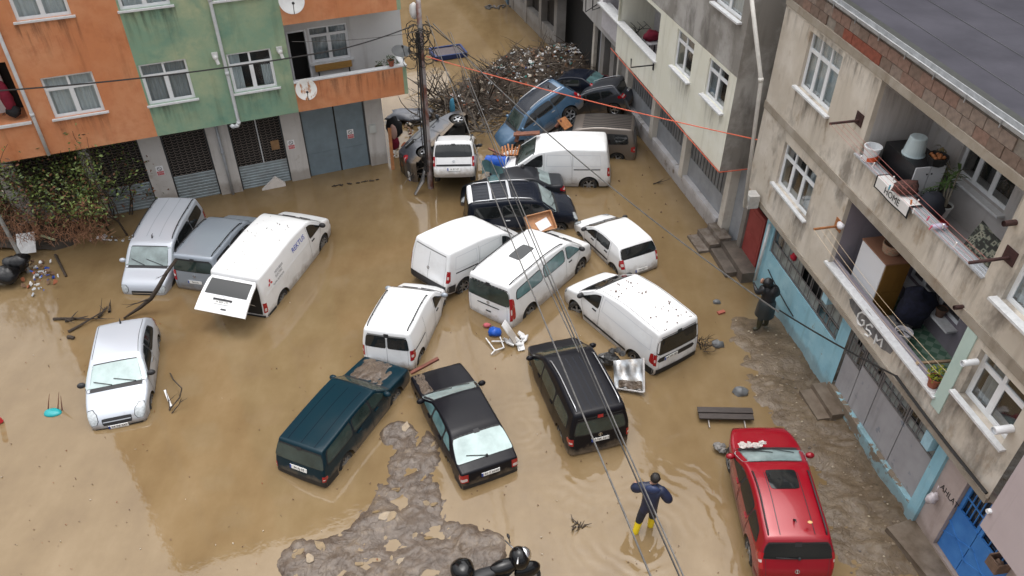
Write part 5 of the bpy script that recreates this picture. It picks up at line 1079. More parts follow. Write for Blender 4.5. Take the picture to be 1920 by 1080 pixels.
    if k.get('rwiper'):
        qa, qb = qr+2+(qt-qr-2)*.9, qr+2+(qt-qr-2)*k['rwiper']; mb = MB(); mb.tube([s.ring(qa, -.04, .03), s.ring(qb, .55, .02)], .013, 5); mb.blob(s.ring(qa, -.04, .02), .04, 8, 6); part('rear_wiper', mb, C_BLK)
    # number plates
    def plate(q, rear, body_, yc=0.0, turn=0):
        P, n = s.prof(q); o = Vector((P.x, yc, P.y))+Vector((n.x, 0, n.y))*.03; N3 = Vector((n.x, 0, n.y)); X = Vector((0, -1, 0)) if rear else Vector((0, 1, 0)); Y = N3.cross(X)
        mb = MB(); mb.frame(o-N3*.008, X, Y, N3, .52, .115, .016); p = part('number_plate', mb, C_PLATE, smooth=False)
        mb = MB(); mb.frame(o-X*.238-N3*.004, X, Y, N3, .045, .113, .012); part('plate_band', mb, C_PBLUE, p, False)
        text('lettering', body_, .105, axes(o+X*.022+N3*.002, X, Y, N3), blk, p, .001, sx=.92)
    if k.get('plate'): plate(s.at_z(k.get('pz', .72)), True, k['plate'], k.get('py', 0))
    if k.get('fplate'): plate(s.at_z(.44, False), False, k['fplate'])
    if k.get('badge'):
        q = s.at_z(k['badge']); P, n = s.prof(q); o = Vector((P.x, k.get('by', 0), P.y)); N3 = Vector((n.x, 0, n.y)); mb = MB(); M2 = axes(o, Vector((0, -1, 0)), N3.cross(Vector((0, -1, 0))), N3)
        mb.lathe([(.055, .004), (.055, .02), (.042, .022), (.042, .006)], M2, 18); mb.frame(o+N3*.012, Vector((0, -1, 0)), M2.to_3x3() @ Vector((0, 1, 0)), N3, .02, .085, .012); part('emblem', mb, C_CHR, smooth=False)
    if k.get('rails'):
        rc = k['rails']; qa, qb = KQ[kk['wtop']]+2.5, KQ[kk['rtop']]-2; tt = k.get('railt', .86)
        for sg in sides:
            mb = MB(); n = 14; path = [s.ring(qa+(qb-qa)*i/n, sg*tt, .055 if 0 < i < n else .0) for i in range(n+1)]; mb.tube(path, .019, 6)
            for i in (4, 10) if k.get('railfeet', True) else (): mb.tube([path[i], path[i]-Vector((0, 0, .06))], .016, 5)
            part('roof_rail', mb, rc)
        if k.get('bars'):
            for f in k['bars']:
                q = qa+(qb-qa)*f; mb = MB(); p0, p1 = s.ring(q, tt, .06), s.ring(q, -tt, .06); d = (p1-p0); mb.frame((p0+p1)/2, (1, 0, 0), d.normalized(), (0, 0, 1), .09, d.length, .025); part('roof_bar', mb, k.get('barm', C_SILV), smooth=False)
    if k.get('gutter'):
        for sg in sides:
            mb = s.patch(KQ[kk['wtop']]+1, KQ[kk['rtop']]-.5, sg*.835, sg*.855, .003, 14, 1, 0); part('roof_strip', mb, C_BLK)
    if k.get('sun'):
        a, e, tw = k['sun']; qa, qb = s.at_x(a), s.at_x(e); part('sunroof', s.patch(qa, qb, -tw, tw, .008, 6, 8, .08), G_DARK)
    if k.get('ribs'):
        n, tw, m_ = k['ribs']
        for i in range(n):
            tt = -tw+2*tw*i/(n-1); mb = s.patch(KQ[kk['wtop']]+3, KQ[kk['rtop']]-2, tt-k.get('ribw', .012), tt+k.get('ribw', .012), k.get('ribh', .012), 12, 1, 0); part('roof_rib', mb, m_)
    if k.get('fin'):
        q = s.at_x(k['fin']); p = s.ring(q, k.get('fint', 0)); mb = MB(); mb.tube([p, p+Vector((-.06, 0, .10)), p+Vector((-.14, 0, .22 if k.get('whip') else .11))], [.03, .018, .006], 6); part('antenna', mb, C_BLK)
    if k.get('top_light', True) and rg is not None:
        q = qr+2.2; mb = s.patch(q-.5, q+.5, -.10, .10, .012, 2, 4, 0); part('brake_light', mb, k.get('tl', C_BLK))
    if k.get('roofglass'):
        part('roof_panel', s.patch(KQ[kk['wtop']]-.5, KQ[kk['rtop']]-3, -.8, .8, .005, 10, 8, .03), P_NAVY)
    return root, s, part, M
# ---------------------------------------------------------------- the stranded vehicles: x, y, z, yaw, pitch, roll, scale
POSE = {'a': (-12.413, 22.908, -0.359, -1.618, 0.068, 0.007, 0.974),
        'b': (-10.369, 23.014, -0.365, 1.386, 0.024, 0.001, 0.955),
        'c': (-8.256, 22.292, -0.331, 1.302, -0.043, 0.003, 1.051),
        'd': (-11.565, 16.838, -0.349, -1.315, 0.013, 0.031, 1.002),
        'e': (-3.324, 19.053, -0.352, 1.349, 0.044, -0.029, 0.994),
        'f': (-1.389, 22.573, -0.337, 0.83, 0.135, -0.024, 1.034),
        'g': (0.791, 21.476, -0.35, 0.91, -0.026, -0.086, 0.999),
        'h': (3.735, 23.535, -0.36, 2.036, 0.046, 0.004, 0.972),
        'i': (3.673, 19.2, -0.338, 2.192, -0.011, 0.054, 1.033),
        'j': (-4.621, 15.066, -0.341, 1.142, -0.002, -0.056, 1.024),
        'k': (-1.458, 14.968, -0.355, 1.998, -0.012, 0.036, 0.986),
        'l': (1.793, 16.072, -0.36, 1.854, 0.019, 0.001, 0.972),
        'm': (6.595, 12.141, -0.106, 1.552, -0.051, -0.042, 0.983),
        'n': (0.337, 25.298, -0.354, 0.106, -0.025, -0.031, 0.988),
        'o': (0.05, 27.1, -0.368, 3.203, 0.072, 0.147, 0.946),
        'p': (1.756, 28.716, -0.324, 3.069, 0.034, 0.039, 1.068),
        'q': (-2.287, 28.635, 0.001, 1.584, 0.378, -0.01, 0.961),
        's': (1.387, 32.206, 0.188, -2.719, 0.467, 0.167, 0.972),
        't': (4.198, 34.473, -0.042, 2.706, 0.416, -0.033, 0.845),
        'u': (2.994, 35.99, 0.047, 2.696, 0.162, 0.044, 0.892),
        'v': (3.401, 31.07, -0.367, 2.972, 0.029, -0.007, 0.95),
        'r': (-2.637, 29.622, 0.517, 1.049, -0.166, -1.488, 0.927)}
GRP = 'vehicles stranded by the flood'
def car(key, t, pm, label, name, cat='car', **k): return build_car(key, t, POSE[key], pm, label, name, cat, GRP, **k)
wht = dict(fb=C_BLK, rb=C_BLK)
car('a', 'mpv', P_SILVER, 'silver people carrier with roof rails and a branch on its bonnet, leftmost under the garages', 'people_carrier', 'car', wglass=G_FOG, rails=C_BLK, fb=P_SILVER, rb=P_SILVER, fplate='34 FE', plate='34 FE', fin=.45, ribs=(2, .28, P_SILV2), ribh=.004, mirror=P_SILVER)
car('b', 'mpv', P_SILV2, 'dull silver people carrier squeezed between the silver one and the lettered white van', 'people_carrier', 'car', rglass=G_GREEN, rails=C_BLK, fb=P_SILV2, rb=P_SILV2, plate='34 KC', rear=(.14, .86), badge=.95)
rc_, sc_, pc_, Mc_ = car('c', 'bigvan', P_WHITE, 'white panel van with blue lettering on its side and its tailgate hanging open', 'panel_van', 'van', open=True, rear=None, nwin=1, fb=C_BLK, rim='steel', plate=None, bump=(.30, .50), tailt=.88, tailz=(.62, .98), tailw=.02, top_light=False)
car('d', 'hatch', P_SILVER, 'silver three-door hatchback facing the camera alone in the brown water', 'hatchback', 'car', wglass=G_PALE, mirror=C_BLK, fb=C_BLK, rb=P_SILVER, fplate='34 TR 247', gutter=True, fin=-1.3, head=(.56, .80), handle=C_CHR, sglass=G_DARK)
car('e', 'smallvan', P_WHITE, 'small white van with two dark rear door windows touching the teal estate bonnet', 'panel_van', 'van', split=True, rear=(.12, .94), reart=.84, rails=C_BLK, railt=.84, tailz=(.70, 1.06), tailt=.87, panels=None, slide=True, fb=P_WHITE, rb=P_WHITE, mould=.0, mirror=P_SILV2)
car('f', 'van', P_WHITE, 'white panel van with blind rear doors standing behind the white minibus', 'panel_van', 'van', rear=(.2, .3) and None, rdoor=True, nwin=1, slide=True, tailz=(.74, 1.16), tailt=.88, tailw=.04, panels=[(.3, -.7), (-.8, -1.8)], rim='cap', fb=C_BLK, bump=(.32, .60), badge=.98)
car('g', 'bigvan', P_WHITE, 'white minibus with a dark roof hatch and teal side windows in mid pile up', 'minibus', 'van', glass=G_FOG, sglass=G_TEAL, rglass=G_GREEN, rear=(.10, .92), reart=.90, rails=C_BLK, railfeet=False, xside=[[(.58, 1.22), (-.55, 1.24), (-.55, 1.66), (.58, 1.67)], [(-.68, 1.24), (-2.05, 1.30), (-1.95, 1.60), (-.68, 1.66)]], sun=(-.1, -.95, .28), tailz=(.62, 1.46), tailt=.90, tailw=.12, rb=P_WHITE, fb=P_WHITE, badge=1.06, bands=[(.93, .97, -.5, .5), (.70, .75, -.12, .12)], wglass=G_DARK)
car('h', 'hatch5', P_WHITE, 'white five-door hatchback with orange red tail lights near the right hand wall', 'hatchback', 'car', rear=(.0, 1.0), reart=.88, tailz=(.66, .98), tailt=.82, rb=P_WHITE, fb=P_WHITE, plate='34 GU', pz=.48, mould=.55, rglass=G_DARK, steer=.3)
car('i', 'van', P_WHITE, 'white panel van with leaves on its roof and a long black rear window', 'panel_van', 'van', rear=(.18, .96), reart=.92, gutter=True, nwin=1, tailz=(.70, 1.10), tailt=.90, tailw=.16, bands=[(.80, .96, -.72, .88)], plate='34 VM 187', pz=.88, py=.30, panels=[(.25, -1.85)], mould=.46, rb=C_BLK, fb=C_BLK, bump=(.30, .66) and (.28, .56), steer=.45)
car('j', 'wagon', P_TEAL, 'dark teal estate car with mud on its bonnet', 'estate_car', 'car', glass=G_GREEN, sglass=G_GREEN, rear=(.08, .97), reart=.90, tailz=(.55, .72), tailt=.84, rim='steel', rb=C_BLK, plate='34 AJ 03', pz=.76, head=(.60, .76), ribs=(3, .55, P_NAVY), ribh=.004, wipers=False)
car('k', 'liftback', P_BLACK, 'black saloon with a pale misted rear window and one rear wiper', 'saloon_car', 'car', sglass=G_TEAL, wglass=G_FOG, rglass=G_PALE, rwiper=.6, rear=(.08, .94), reart=.88, tailz=(.62, .88), tailt=.70, plate='41 T 6094', pz=.74, head=(.56, .70), rb=C_BLK)
car('l', 'caddy', P_BLACK, 'black people carrier with silver roof rails beside the crumpled metal sheet', 'people_carrier', 'car', sglass=G_GREEN, wglass=G_GREEN, rglass=G_GREEN, rear=(.22, .94), reart=.80, rails=C_SILV, railt=.80, ribs=(5, .5, P_NAVY), ribh=.003, tailz=(.74, .98), tailt=.84, tailw=.14, plate='34 NK 6615', pz=.84, badge=1.0, rb=P_SLATE, tl=C_RED, rim='six')
car('m', 'suv', P_RED, 'cherry red sport utility car with a black sunroof parked on the muddy bank', 'suv', 'car', wglass=G_FOG, rwiper=.8, rear=(.06, .93), rails=C_BLK, railt=.84, railfeet=False, sun=(.18, -.42, .46), tailz=(.92, 1.28), tailt=.86, tailw=.16, fin=-1.25, badge=.88, fb=P_RED, rb=P_RED, rim='five', ribs=(2, .5, P_SLATE), ribh=.003)
_, sn_, pn_, _ = car('n', 'mpv', P_NAVY, 'dark navy people carrier with silver cross bars and a white rear roof lip', 'people_carrier', 'car', wglass=G_FOG, rails=C_SILV, railt=.84, bars=(.36, .66), ribs=(5, .55, P_BLACK), ribh=.004, fb=P_NAVY, rb=P_NAVY, mould=.5, head=(.66, .90), handle=C_CHR)
car('o', 'sedan', P_SLATE, 'slate saloon with a misted rear window trapped behind the navy people carrier', 'saloon_car', 'car', rglass=G_FOG, wglass=G_TEAL, rear=(.05, .95), tailz=(.70, .92), tailt=.72, fb=P_SLATE, rb=P_SLATE)
car('p', 'van', P_WHITE, 'white panel van seen from its left side with the blue barrel at its bonnet', 'panel_van', 'van', wglass=G_GREEN, rear=(.1, .2) and None, rdoor=True, nwin=1, slide=True, panels=[(.25, -.7), (-.75, -1.8)], tailz=(.72, 1.08), tailt=.90, tailw=.02, rb=P_WHITE, fb=P_WHITE, rim='six')
car('q', 'mpv', P_WHITE, 'white people carrier heaved up nose down beside the leaning pole', 'people_carrier', 'car', rear=(.08, .90), rails=C_BLK, tailz=(.72, 1.12), tailt=.86, bands=[(.72, .80, -.86, .86)], plate='16 BT 07', pz=.60, badge=.92, rb=P_WHITE, fb=P_WHITE, bump=(.26, .30))
car('r', 'suv', P_GREY, 'graphite car lying on its side with both right wheels in the air', 'overturned_car', 'car', rear=(.2, .95), tailz=(.84, 1.08), tailt=.7, plate='34 EL', pz=.72, rb=P_SLATE, fb=P_GREY, rim='five', mould=.0)
car('s', 'suv', P_BLUE, 'steel blue crossover tipped nose down against the debris heap', 'crossover', 'car', wglass=G_GREEN, rails=C_SILV, railt=.86, railfeet=False, fb=P_BLUE, rb=P_BLUE, fin=-1.2, roofglass=True, handle=C_CHR, rear=(.25, .9))
car('t', 'suv', P_GREY, 'graphite sport utility car jammed under the cream balcony', 'suv', 'car', rails=C_SILV, railt=.84, railfeet=False, tailz=(.88, 1.10), tailt=.70, tailw=.22, plate='34 ML', pz=.98, fb=P_GREY, rb=P_SLATE)
car('u', 'sedan', P_NAVY, 'dark navy saloon half hidden behind the blue crossover', 'saloon_car', 'car', rglass=G_TEAL, fb=P_NAVY, rb=P_NAVY, rear=(.05, .95))
car('v', 'caddy', P_BROWN, 'taupe van with a ribbed roof wedged behind the side-on white van', 'panel_van', 'van', ribs=(9, .78, C_BLK), ribw=.04, ribh=.012, tailz=(.74, 1.02), tailt=.90, rim='five', fb=P_BROWN, rb=P_BROWN, sglass=G_DARK)
qn = sn_.key[7]; pn_('spoiler', sn_.patch(qn-2.2, qn+1.2, -.84, .84, .02, 4, 10, .03), P_WHITE)
# the lettered van: open tailgate, cargo hole, lamps and lettering
c = sc_.c; K = sc_.key; qr = K[c['k']['rtop']]
pc_('cargo_opening', sc_.patch(qr+2.5, sc_.at_z(.54), -.84, .84, .008, 8, 8, .03), mat('cargo dark', (.02, .016, .012), .9))
hx, hz = sc_.pts[qr+2].x+.0, sc_.pts[qr+2].y-.02
ang = radians(64); dn = Vector((-sin(ang), 0, -cos(ang))); nn = Vector((-cos(ang), 0, sin(ang)))
def tg(a, b, off=0.0):
    w = (.82+.06*b)*(1-.0*b); p = Vector((hx, 0, hz))+dn*(1.18*b)+nn*(off+.05*sin(pi*b)); p.y = (2*a-1)*w*(.97 if b > .02 else .9); return p
mb = MB(); mb.grid(lambda a, b: tg(a, b), 10, 8); mb.grid(lambda a, b: tg(1-a, b, -.05), 10, 8)
for a in (0, 1): mb.grid(lambda s_, t_: tg(a, t_, -.05*s_), 1, 8)
mb.grid(lambda s_, t_: tg(s_, 1, -.05*t_), 10, 1); tgo = pc_('tailgate', mb, P_WHITE, smooth=False)
mb = MB(); mb.grid(lambda a, b: tg(.07+.86*a, .08+.44*b, .008), 10, 6); pc_('rear_window', mb, G_DARK, tgo)
def on_tg(a, b, w, h, th, m, nm, off=.012):
    o = tg(a, b, off); mb = MB(); mb.frame(o, (0, 1, 0), dn, nn, w, h, th); return pc_(nm, mb, m, tgo, False)
on_tg(.52, .64, .62, .06, .03, C_BLK, 'handle_bar'); pl = on_tg(.52, .71, .52, .115, .016, C_PLATE, 'number_plate'); on_tg(.45, .88, .17, .04, .02, C_BLK, 'handle')
o = tg(.52, .71, .022); text('lettering', '34 BRP 270', .10, axes(o, Vector((0, -1, 0)), -dn, nn), blk, pl, .001, sx=.9)
o = tg(.52, .57, .012); mb = MB(); mb.lathe([(.055, .0), (.055, .015), (.04, .015), (.04, 0)], axes(o, Vector((0, -1, 0)), -dn, nn), 18); pc_('emblem', mb, C_CHR, tgo, False)
mb = MB()
for sg in (1, -1): mb.tube([tg(.5-.44*sg, .5, -.06), Vector((hx-.05, sg*.78, .75))], .014, 6)
pc_('gas_strut', mb, C_CHR)
blue_p = mat('blue lettering', (.02, .06, .42), .5); red_p = mat('red emblem print', (.55, .01, .02), .5); gry_p = mat('grey print', (.25, .25, .27), .6)
def side_text(body, x, z, size, m, slant=0.0, sx=1.0):
    yy = -(car_W(c, x, z)+.012); lean = Vector((0, (car_W(c, x, z)-car_W(c, x, z+.2))/.2, 1)).normalized(); X = Vector((1, 0, slant)).normalized()
    text('lettering', body, size, axes((x, yy, z), X, lean, X.cross(lean)), m, rc_, .001, sx=sx)
side_text('REKTUS', .05, 1.50, .25, blue_p, 0, .95)
side_text('MITSUBISHI', -1.26, 1.53, .125, gry_p, 0, .8); side_text('ELECTRIC', -1.32, 1.40, .125, gry_p, 0, .8); side_text('KLIMA SISTEMLERI', -1.42, 1.25, .085, gry_p)
mb = MB(); x0, z0 = -1.86, 1.42
for k3 in range(3):
    a = pi/2+k3*2*pi/3; yy = -(car_W(c, x0, z0)+.013)
    def P2(r_, t_): return Vector((x0+r_*cos(t_), yy, z0+r_*sin(t_)))
    mb.add([P2(.0, 0), P2(.09, a-.52), P2(.155, a), P2(.09, a+.52)], [(0, 1, 2, 3)])
pc_('emblem_print', mb, red_p, smooth=False)
mb = MB(); seam_line(sc_, mb, [(.62, 1.16), (-2.2, 1.16)], -1, .03, .014); seam_line(sc_, mb, [(-.38, 1.7), (-.42, 1.2), (-.45, .4)], -1, .012, .004); pc_('body_crease', mb, mat('bright crease', (.86, .86, .86), .3), smooth=False)
# ---------------------------------------------------------------- people
skin_m = mat('skin', (.42, .24, .17), .55)
def person_body(root, joints, bones, radii, mats, pick, name='body'):
    """one continuous figure grown round a skeleton of joints; pick(face centre) chooses the garment"""
    me = bpy.data.meshes.new('tmp'); names = list(joints); idx = {n: i for i, n in enumerate(names)}
    me.from_pydata([joints[n] for n in names], [(idx[a], idx[b]) for a, b in bones], []); o = bpy.data.objects.new('tmp', me); COL.objects.link(o)
    md = o.modifiers.new('skin', 'SKIN'); md.use_smooth_shade = True; md.branch_smoothing = .4
    if not me.skin_vertices: me.attributes.new  # the modifier makes the layer below
    bm = bmesh.new(); bm.from_mesh(me); lay = bm.verts.layers.skin.verify(); bm.verts.ensure_lookup_table()
    for n, i in idx.items():
        r = radii[n]; bm.verts[i][lay].radius = r if isinstance(r, tuple) else (r, r); bm.verts[i][lay].use_root = (n == 'pelvis')
    bm.to_mesh(me); bm.free()
    sb = o.modifiers.new('sub', 'SUBSURF'); sb.levels = 2; sb.render_levels = 2
    bpy.context.view_layer.update(); ev = o.evaluated_get(bpy.context.evaluated_depsgraph_get()); nm = bpy.data.meshes.new_from_object(ev); bpy.data.objects.remove(o)
    nm.materials.clear()
    for m in mats: nm.materials.append(m)
    for p in nm.polygons: p.material_index = pick(p.center); p.use_smooth = True
    nm.name = name; return obj(name, nm, None, root, local=True)
def hand(J, B, R, wrist, fwd, side, tag_):
    """palm, four bent fingers and a thumb as chains of the same skeleton"""
    w = Vector(wrist); f = Vector(fwd).normalized(); s = Vector(side).normalized(); d = f.cross(s)
    J[tag_+'palm'] = tuple(w+f*.07); R[tag_+'palm'] = (.038, .02)
    for i, (o, l) in enumerate(((-.032, .065), (-.011, .075), (.011, .07), (.03, .055))):
        a, b = tag_+'f%d' % i, tag_+'g%d' % i
        J[a] = tuple(w+f*.115+s*o); J[b] = tuple(w+f*(.115+l*.8)+s*o*1.1+d*.03); R[a] = .011; R[b] = .009; B += [(tag_+'palm', a), (a, b)]
    J[tag_+'t'] = tuple(w+f*.07-s*.055); R[tag_+'t'] = .011; B.append((tag_+'palm', tag_+'t'))
navy_c = mat('navy padded jacket', (.012, .02, .055), .5, vary=.4, vscale=9, bmp=.3, bscale=16); navy_t = mat('navy work trousers', (.016, .02, .034), .7, vary=.3, vscale=12, bmp=.2); boot_y = mat('yellow rubber boot', (.70, .52, .015), .35); black_c = mat('black raincoat', (.010, .011, .013), .42, bmp=.35, bscale=14); rain_t = mat('grey rain skirt', (.022, .028, .03), .38, bmp=.25, bscale=9); boot_k = mat('dark olive rubber boot', (.030, .028, .014), .35); hair_m = mat('dark hair', (.012, .009, .008), .5, bmp=.6, bscale=60)
# person wading away, arms held off the body, one boot ahead
p = at(1204, 998); Hs = 1.08
face = radians(14)    # body axis leans a little to the right
Mx = Matrix.Translation((p.x, p.y, -.16)) @ Matrix.Rotation(radians(-12), 4, 'Z') @ Matrix.Scale(Hs, 4)
wader = thing('person', 'person in a navy padded jacket and yellow rubber boots wading through the water', 'person', M=Mx, group=None)
J = dict(pelvis=(.06, .12, .98), spine=(.07, .17, 1.2), chest=(.08, .23, 1.42), neck=(.09, .29, 1.60), skull=(.10, .33, 1.71), crown=(.10, .34, 1.80),
  shl=(-.11, .23, 1.52), ell=(-.33, .26, 1.33), wrl=(-.30, .47, 1.24), shr=(.27, .23, 1.50), elr=(.47, .17, 1.25), wrr=(.43, .36, 1.10),
  hipl=(-.04, .11, .92), knl=(-.10, .08, .52), anl=(-.16, -.06, .12), tol=(-.15, .10, .05), hipr=(.16, .13, .92), knr=(.18, .24, .52), anr=(.17, .20, .12), tor=(.19, .36, .05))
B = [('pelvis', 'spine'), ('spine', 'chest'), ('chest', 'neck'), ('neck', 'skull'), ('skull', 'crown'), ('chest', 'shl'), ('shl', 'ell'), ('ell', 'wrl'), ('chest', 'shr'), ('shr', 'elr'), ('elr', 'wrr'), ('pelvis', 'hipl'), ('hipl', 'knl'), ('knl', 'anl'), ('anl', 'tol'), ('pelvis', 'hipr'), ('hipr', 'knr'), ('knr', 'anr'), ('anr', 'tor')]
R = dict(pelvis=(.235, .19), spine=(.235, .19), chest=(.25, .19), neck=.085, skull=.105, crown=.085, shl=.135, ell=.115, wrl=.062, shr=.135, elr=.115, wrr=.062, hipl=.12, knl=.092, anl=.075, tol=.06, hipr=.12, knr=.092, anr=.075, tor=.06)
hand(J, B, R, J['wrl'], (.1, .9, -.35), (1, 0, 0), 'l'); hand(J, B, R, J['wrr'], (-.15, .85, -.5), (1, 0, 0), 'r'); B += [('wrl', 'lpalm'), ('wrr', 'rpalm')]
def pick(c):
    if c.z > 1.60: return 4 if c.z > 1.62 else 0
    if c.y > .43 and c.z > 1.0 and (c.x < -.2 or c.x > .33): return 3
    if c.z > .84: return 0
    return 2 if c.z < .48 else 1
person_body(wader, J, B, R, [navy_c, navy_t, boot_y, skin_m, skin_m], pick)
mb = MB(); mb.blob((.10, .315, 1.765), (.112, .118, .118), 16, 10, .12); obj('hair', mb, hair_m, wader, True, local=True)
mb = MB(); mb.blob((.08, .155, 1.55), (.17, .085, .12), 14, 8, .2); obj('hood', mb, mat('navy hood', (.018, .032, .09), .5, bmp=.3, bscale=14), wader, True, local=True)
mb = MB()
for sx in (-.035, .035): mb.blob((.10+sx, .432, 1.745), .014, 8, 6)
obj('eye', mb, blk, wader, True, local=True)
mb = MB(); mb.tube([(.10, .43, 1.74), (.10, .465, 1.70), (.10, .44, 1.69)], [.01, .016, .012], 6); obj('nose', mb, skin_m, wader, True, local=True)
mb = MB(); mb.tube([(.075, .433, 1.665), (.10, .442, 1.663), (.125, .433, 1.665)], .007, 5); obj('mouth', mb, cl_red, wader, True, local=True)
# person in black oilskins by the blue wall, walking to the left
p = at(1424, 616, .16); Mx = Matrix.Translation((p.x, p.y, p.z)) @ Matrix.Rotation(radians(28), 4, 'Z') @ Matrix.Scale(1.02, 4)
oil = thing('person', 'person in a hooded black raincoat and dark rubber boots walking beside the blue wall', 'person', M=Mx)
J = dict(pelvis=(.12, .06, .98), spine=(.14, .08, 1.2), chest=(.14, .12, 1.42), neck=(.10, .17, 1.58), skull=(.06, .21, 1.70), crown=(.05, .22, 1.79),
  shl=(-.06, .16, 1.50), ell=(-.17, .28, 1.30), wrl=(-.12, .45, 1.38), shr=(.34, .08, 1.48), elr=(.44, .02, 1.22), wrr=(.36, .16, 1.05),
  hipl=(.03, .05, .92), knl=(-.04, .02, .52), anl=(-.12, -.05, .10), tol=(-.26, .05, .04), hipr=(.22, .07, .92), knr=(.24, .08, .52), anr=(.24, -.02, .10), tor=(.16, .10, .04))
R = dict(pelvis=(.25, .21), spine=(.25, .2), chest=(.255, .2), neck=.11, skull=.115, crown=.09, shl=.12, ell=.095, wrl=.06, shr=.12, elr=.10, wrr=.06, hipl=.14, knl=.11, anl=.08, tol=.06, hipr=.14, knr=.11, anr=.08, tor=.06)
B = B[:19]; hand(J, B, R, J['wrl'], (.1, .6, .6), (1, 0, 0), 'l'); hand(J, B, R, J['wrr'], (-.4, .7, -.3), (1, 0, 0), 'r'); B += [('wrl', 'lpalm'), ('wrr', 'rpalm')]
def pick2(c):
    if c.y > .47 and c.z > 1.2: return 3
    if c.z > .88: return 0
    return 2 if c.z < .42 else 1
person_body(oil, J, B, R, [black_c, rain_t, boot_k, mat('black glove', (.012, .012, .012), .6)], pick2)
mb = MB(); mb.lathe([(.30, .50), (.285, .75), (.265, 1.0), (.2, 1.1)], Matrix.Translation((.12, .06, 0)), 18); obj('coat_skirt', mb, rain_t, oil, True, local=True)
mb = MB(); mb.blob((.07, .18, 1.68), (.155, .16, .17), 16, 10, .22); obj('hood', mb, black_c, oil, True, local=True)
mb = MB(); mb.blob((.20, -.02, 1.38), (.17, .11, .22), 14, 10, .3); obj('backpack', mb, mat('black pack', (.012, .012, .014), .6, bmp=.3), oil, True, local=True)
mb = MB(); mb.blob((-.04, .315, 1.70), (.075, .05, .095), 12, 8); obj('face', mb, skin_m, oil, True, local=True)
# ---------------------------------------------------------------- things kept on the two balconies of the grey-brown house
def fp(px, py, d): return Fr.P(*Fr.pix(px, py, d), d)
up_u = Vector(Fr.u); outw = Vector(Fr.n)
Z1, Z2 = S1+.2, S2+.27
cab_b = mat('brown cabinet front', (.22, .115, .025), .45, vary=.25, vscale=3, stretch=(1, 1, .3)); cab_w = mat('white laminate', (.66, .67, .70), .4); cab_t = mat('brown top', (.24, .12, .075), .5)
# tall cabinet, lower balcony (far end)
a, b = lo1[1]-1.75, lo1[1]-.62
t = thing('cabinet', 'tall cabinet with brown doors and a white end on the lower balcony', 'cabinet', Fr.P((a+b)/2, Z1, DR-.9))
mb = MB(); fbox(mb, Fr, a+.03, b, Z1, Z1+1.82, DR-1.05, DR-.34); obj('carcass', mb, cab_w, t)
mb = MB(); fbox(mb, Fr, a, a+.028, Z1+.05, Z1+.9, DR-1.04, DR-.36); obj('door', mb, cab_b, t); mb = MB(); fbox(mb, Fr, a, a+.028, Z1+.915, Z1+1.8, DR-1.04, DR-.36); obj('door', mb, cab_b, t)
mb = MB(); fbox(mb, Fr, a-.02, b+.02, Z1+1.821, Z1+1.86, DR-1.07, DR-.32); obj('top', mb, cab_t, t)
wick = mat('wicker', (.30, .27, .19), .8, vary=.5, vscale=22, bmp=.6, bscale=40, col2=(.40, .20, .13))
def basket(p, r, h, label, m):
    t = thing('basket', label, 'basket', p); mb = MB(); prof = []
    for i in range(9): z = h*i/8; prof.append((r*(.82+.18*i/8)+(.012 if i % 2 else 0), z))
    prof += [(r*.9, h), (r*.78, .03), (.001, .03)]; mb.lathe(prof, Matrix.Translation(p), 20); obj('weave', mb, m, t)
    mb = MB(); n = 12; mb.tube([Vector(p)+up_u*r*cos(pi*i/n)+Vector((0, 0, h+r*.9*sin(pi*i/n))) for i in range(n+1)], .014, 6); obj('handle', mb, m, t); return t
basket(Fr.P((a+b)/2-.1, Z1+1.862, DR-.72), .25, .26, 'green and pink wicker basket on top of the tall cabinet', wick)
mb = MB(); mb.blob(Fr.P(a-.5, Z1+.75, DR-1.2), (.45, .4, .6), 12, 8, .4); tag(obj('laundry_heap', mb, mat('dark blue laundry', (.012, .014, .035), .9, vary=.6, vscale=8), smooth=True), 'dark heap of clothes between the cabinet and the balcony window', 'laundry')
mb = MB(); mb.blob(Fr.P(a-.55, Z1+.22, DR-.75), (.42, .33, .22), 14, 8, .35); tag(obj('sack', mb, mat('grey net sack', (.16, .16, .165), .7, vary=.5, vscale=14, bmp=.5), smooth=True), 'crumpled grey sack on the green floor beside the cabinet', 'sack')
ebru = mat('white enamel', (.74, .73, .76), .35); redpl = mat('red plastic', (.36, .015, .02), .4)
def tub(name, label, cat, p, r0, r1, h, m, rim=True, M=None, group=None):
    t = thing(name, label, cat, p, group); mb = MB(); M = M or Matrix.Translation(p)
    mb.lathe([(r0, 0), (r1, h), (r1+.015, h), (r1+.015, h+.015), (r1-.01, h+.015), (r0-.01, .02), (.001, .02)], M, 22, True); obj('wall', mb, m, t, False)
    mb = MB(); n = 12; mb.tube([M @ Vector((r1*cos(pi*i/n)*1.02, 0, h-.02+.1*sin(pi*i/n))) for i in range(n+1)], .008, 5); obj('handle', mb, m, t); return t
q = fp(1680, 592, DR-.75); tub('basin', 'dark red plastic basin on the lower balcony floor', 'basin', Vector((q.x, q.y, Z1+.002)), .20, .27, .26, redpl)
q = fp(1700, 610, DR-.7); tub('bucket', 'white bucket with a brush on the green balcony floor', 'bucket', Vector((q.x, q.y, Z1+.002)), .16, .21, .42, ebru)
mb = MB(); q = Vector((q.x, q.y, Z1+.45)); mb.tube([q, q-up_u*.5+Vector((0, 0, .12))], .014, 6); tag(obj('brush', mb, blk), 'black handled brush lying across the white bucket', 'brush')
mb = MB(); q = fp(1695, 612, DR-.55); q.z = Z1+.06; mb.blob(q, (.14, .12, .07), 10, 6, .5); tag(obj('cloth', mb, mat('magenta cloth', (.45, .05, .32), .8), smooth=True), 'small magenta cloth on the floor before the white bucket', 'cloth')
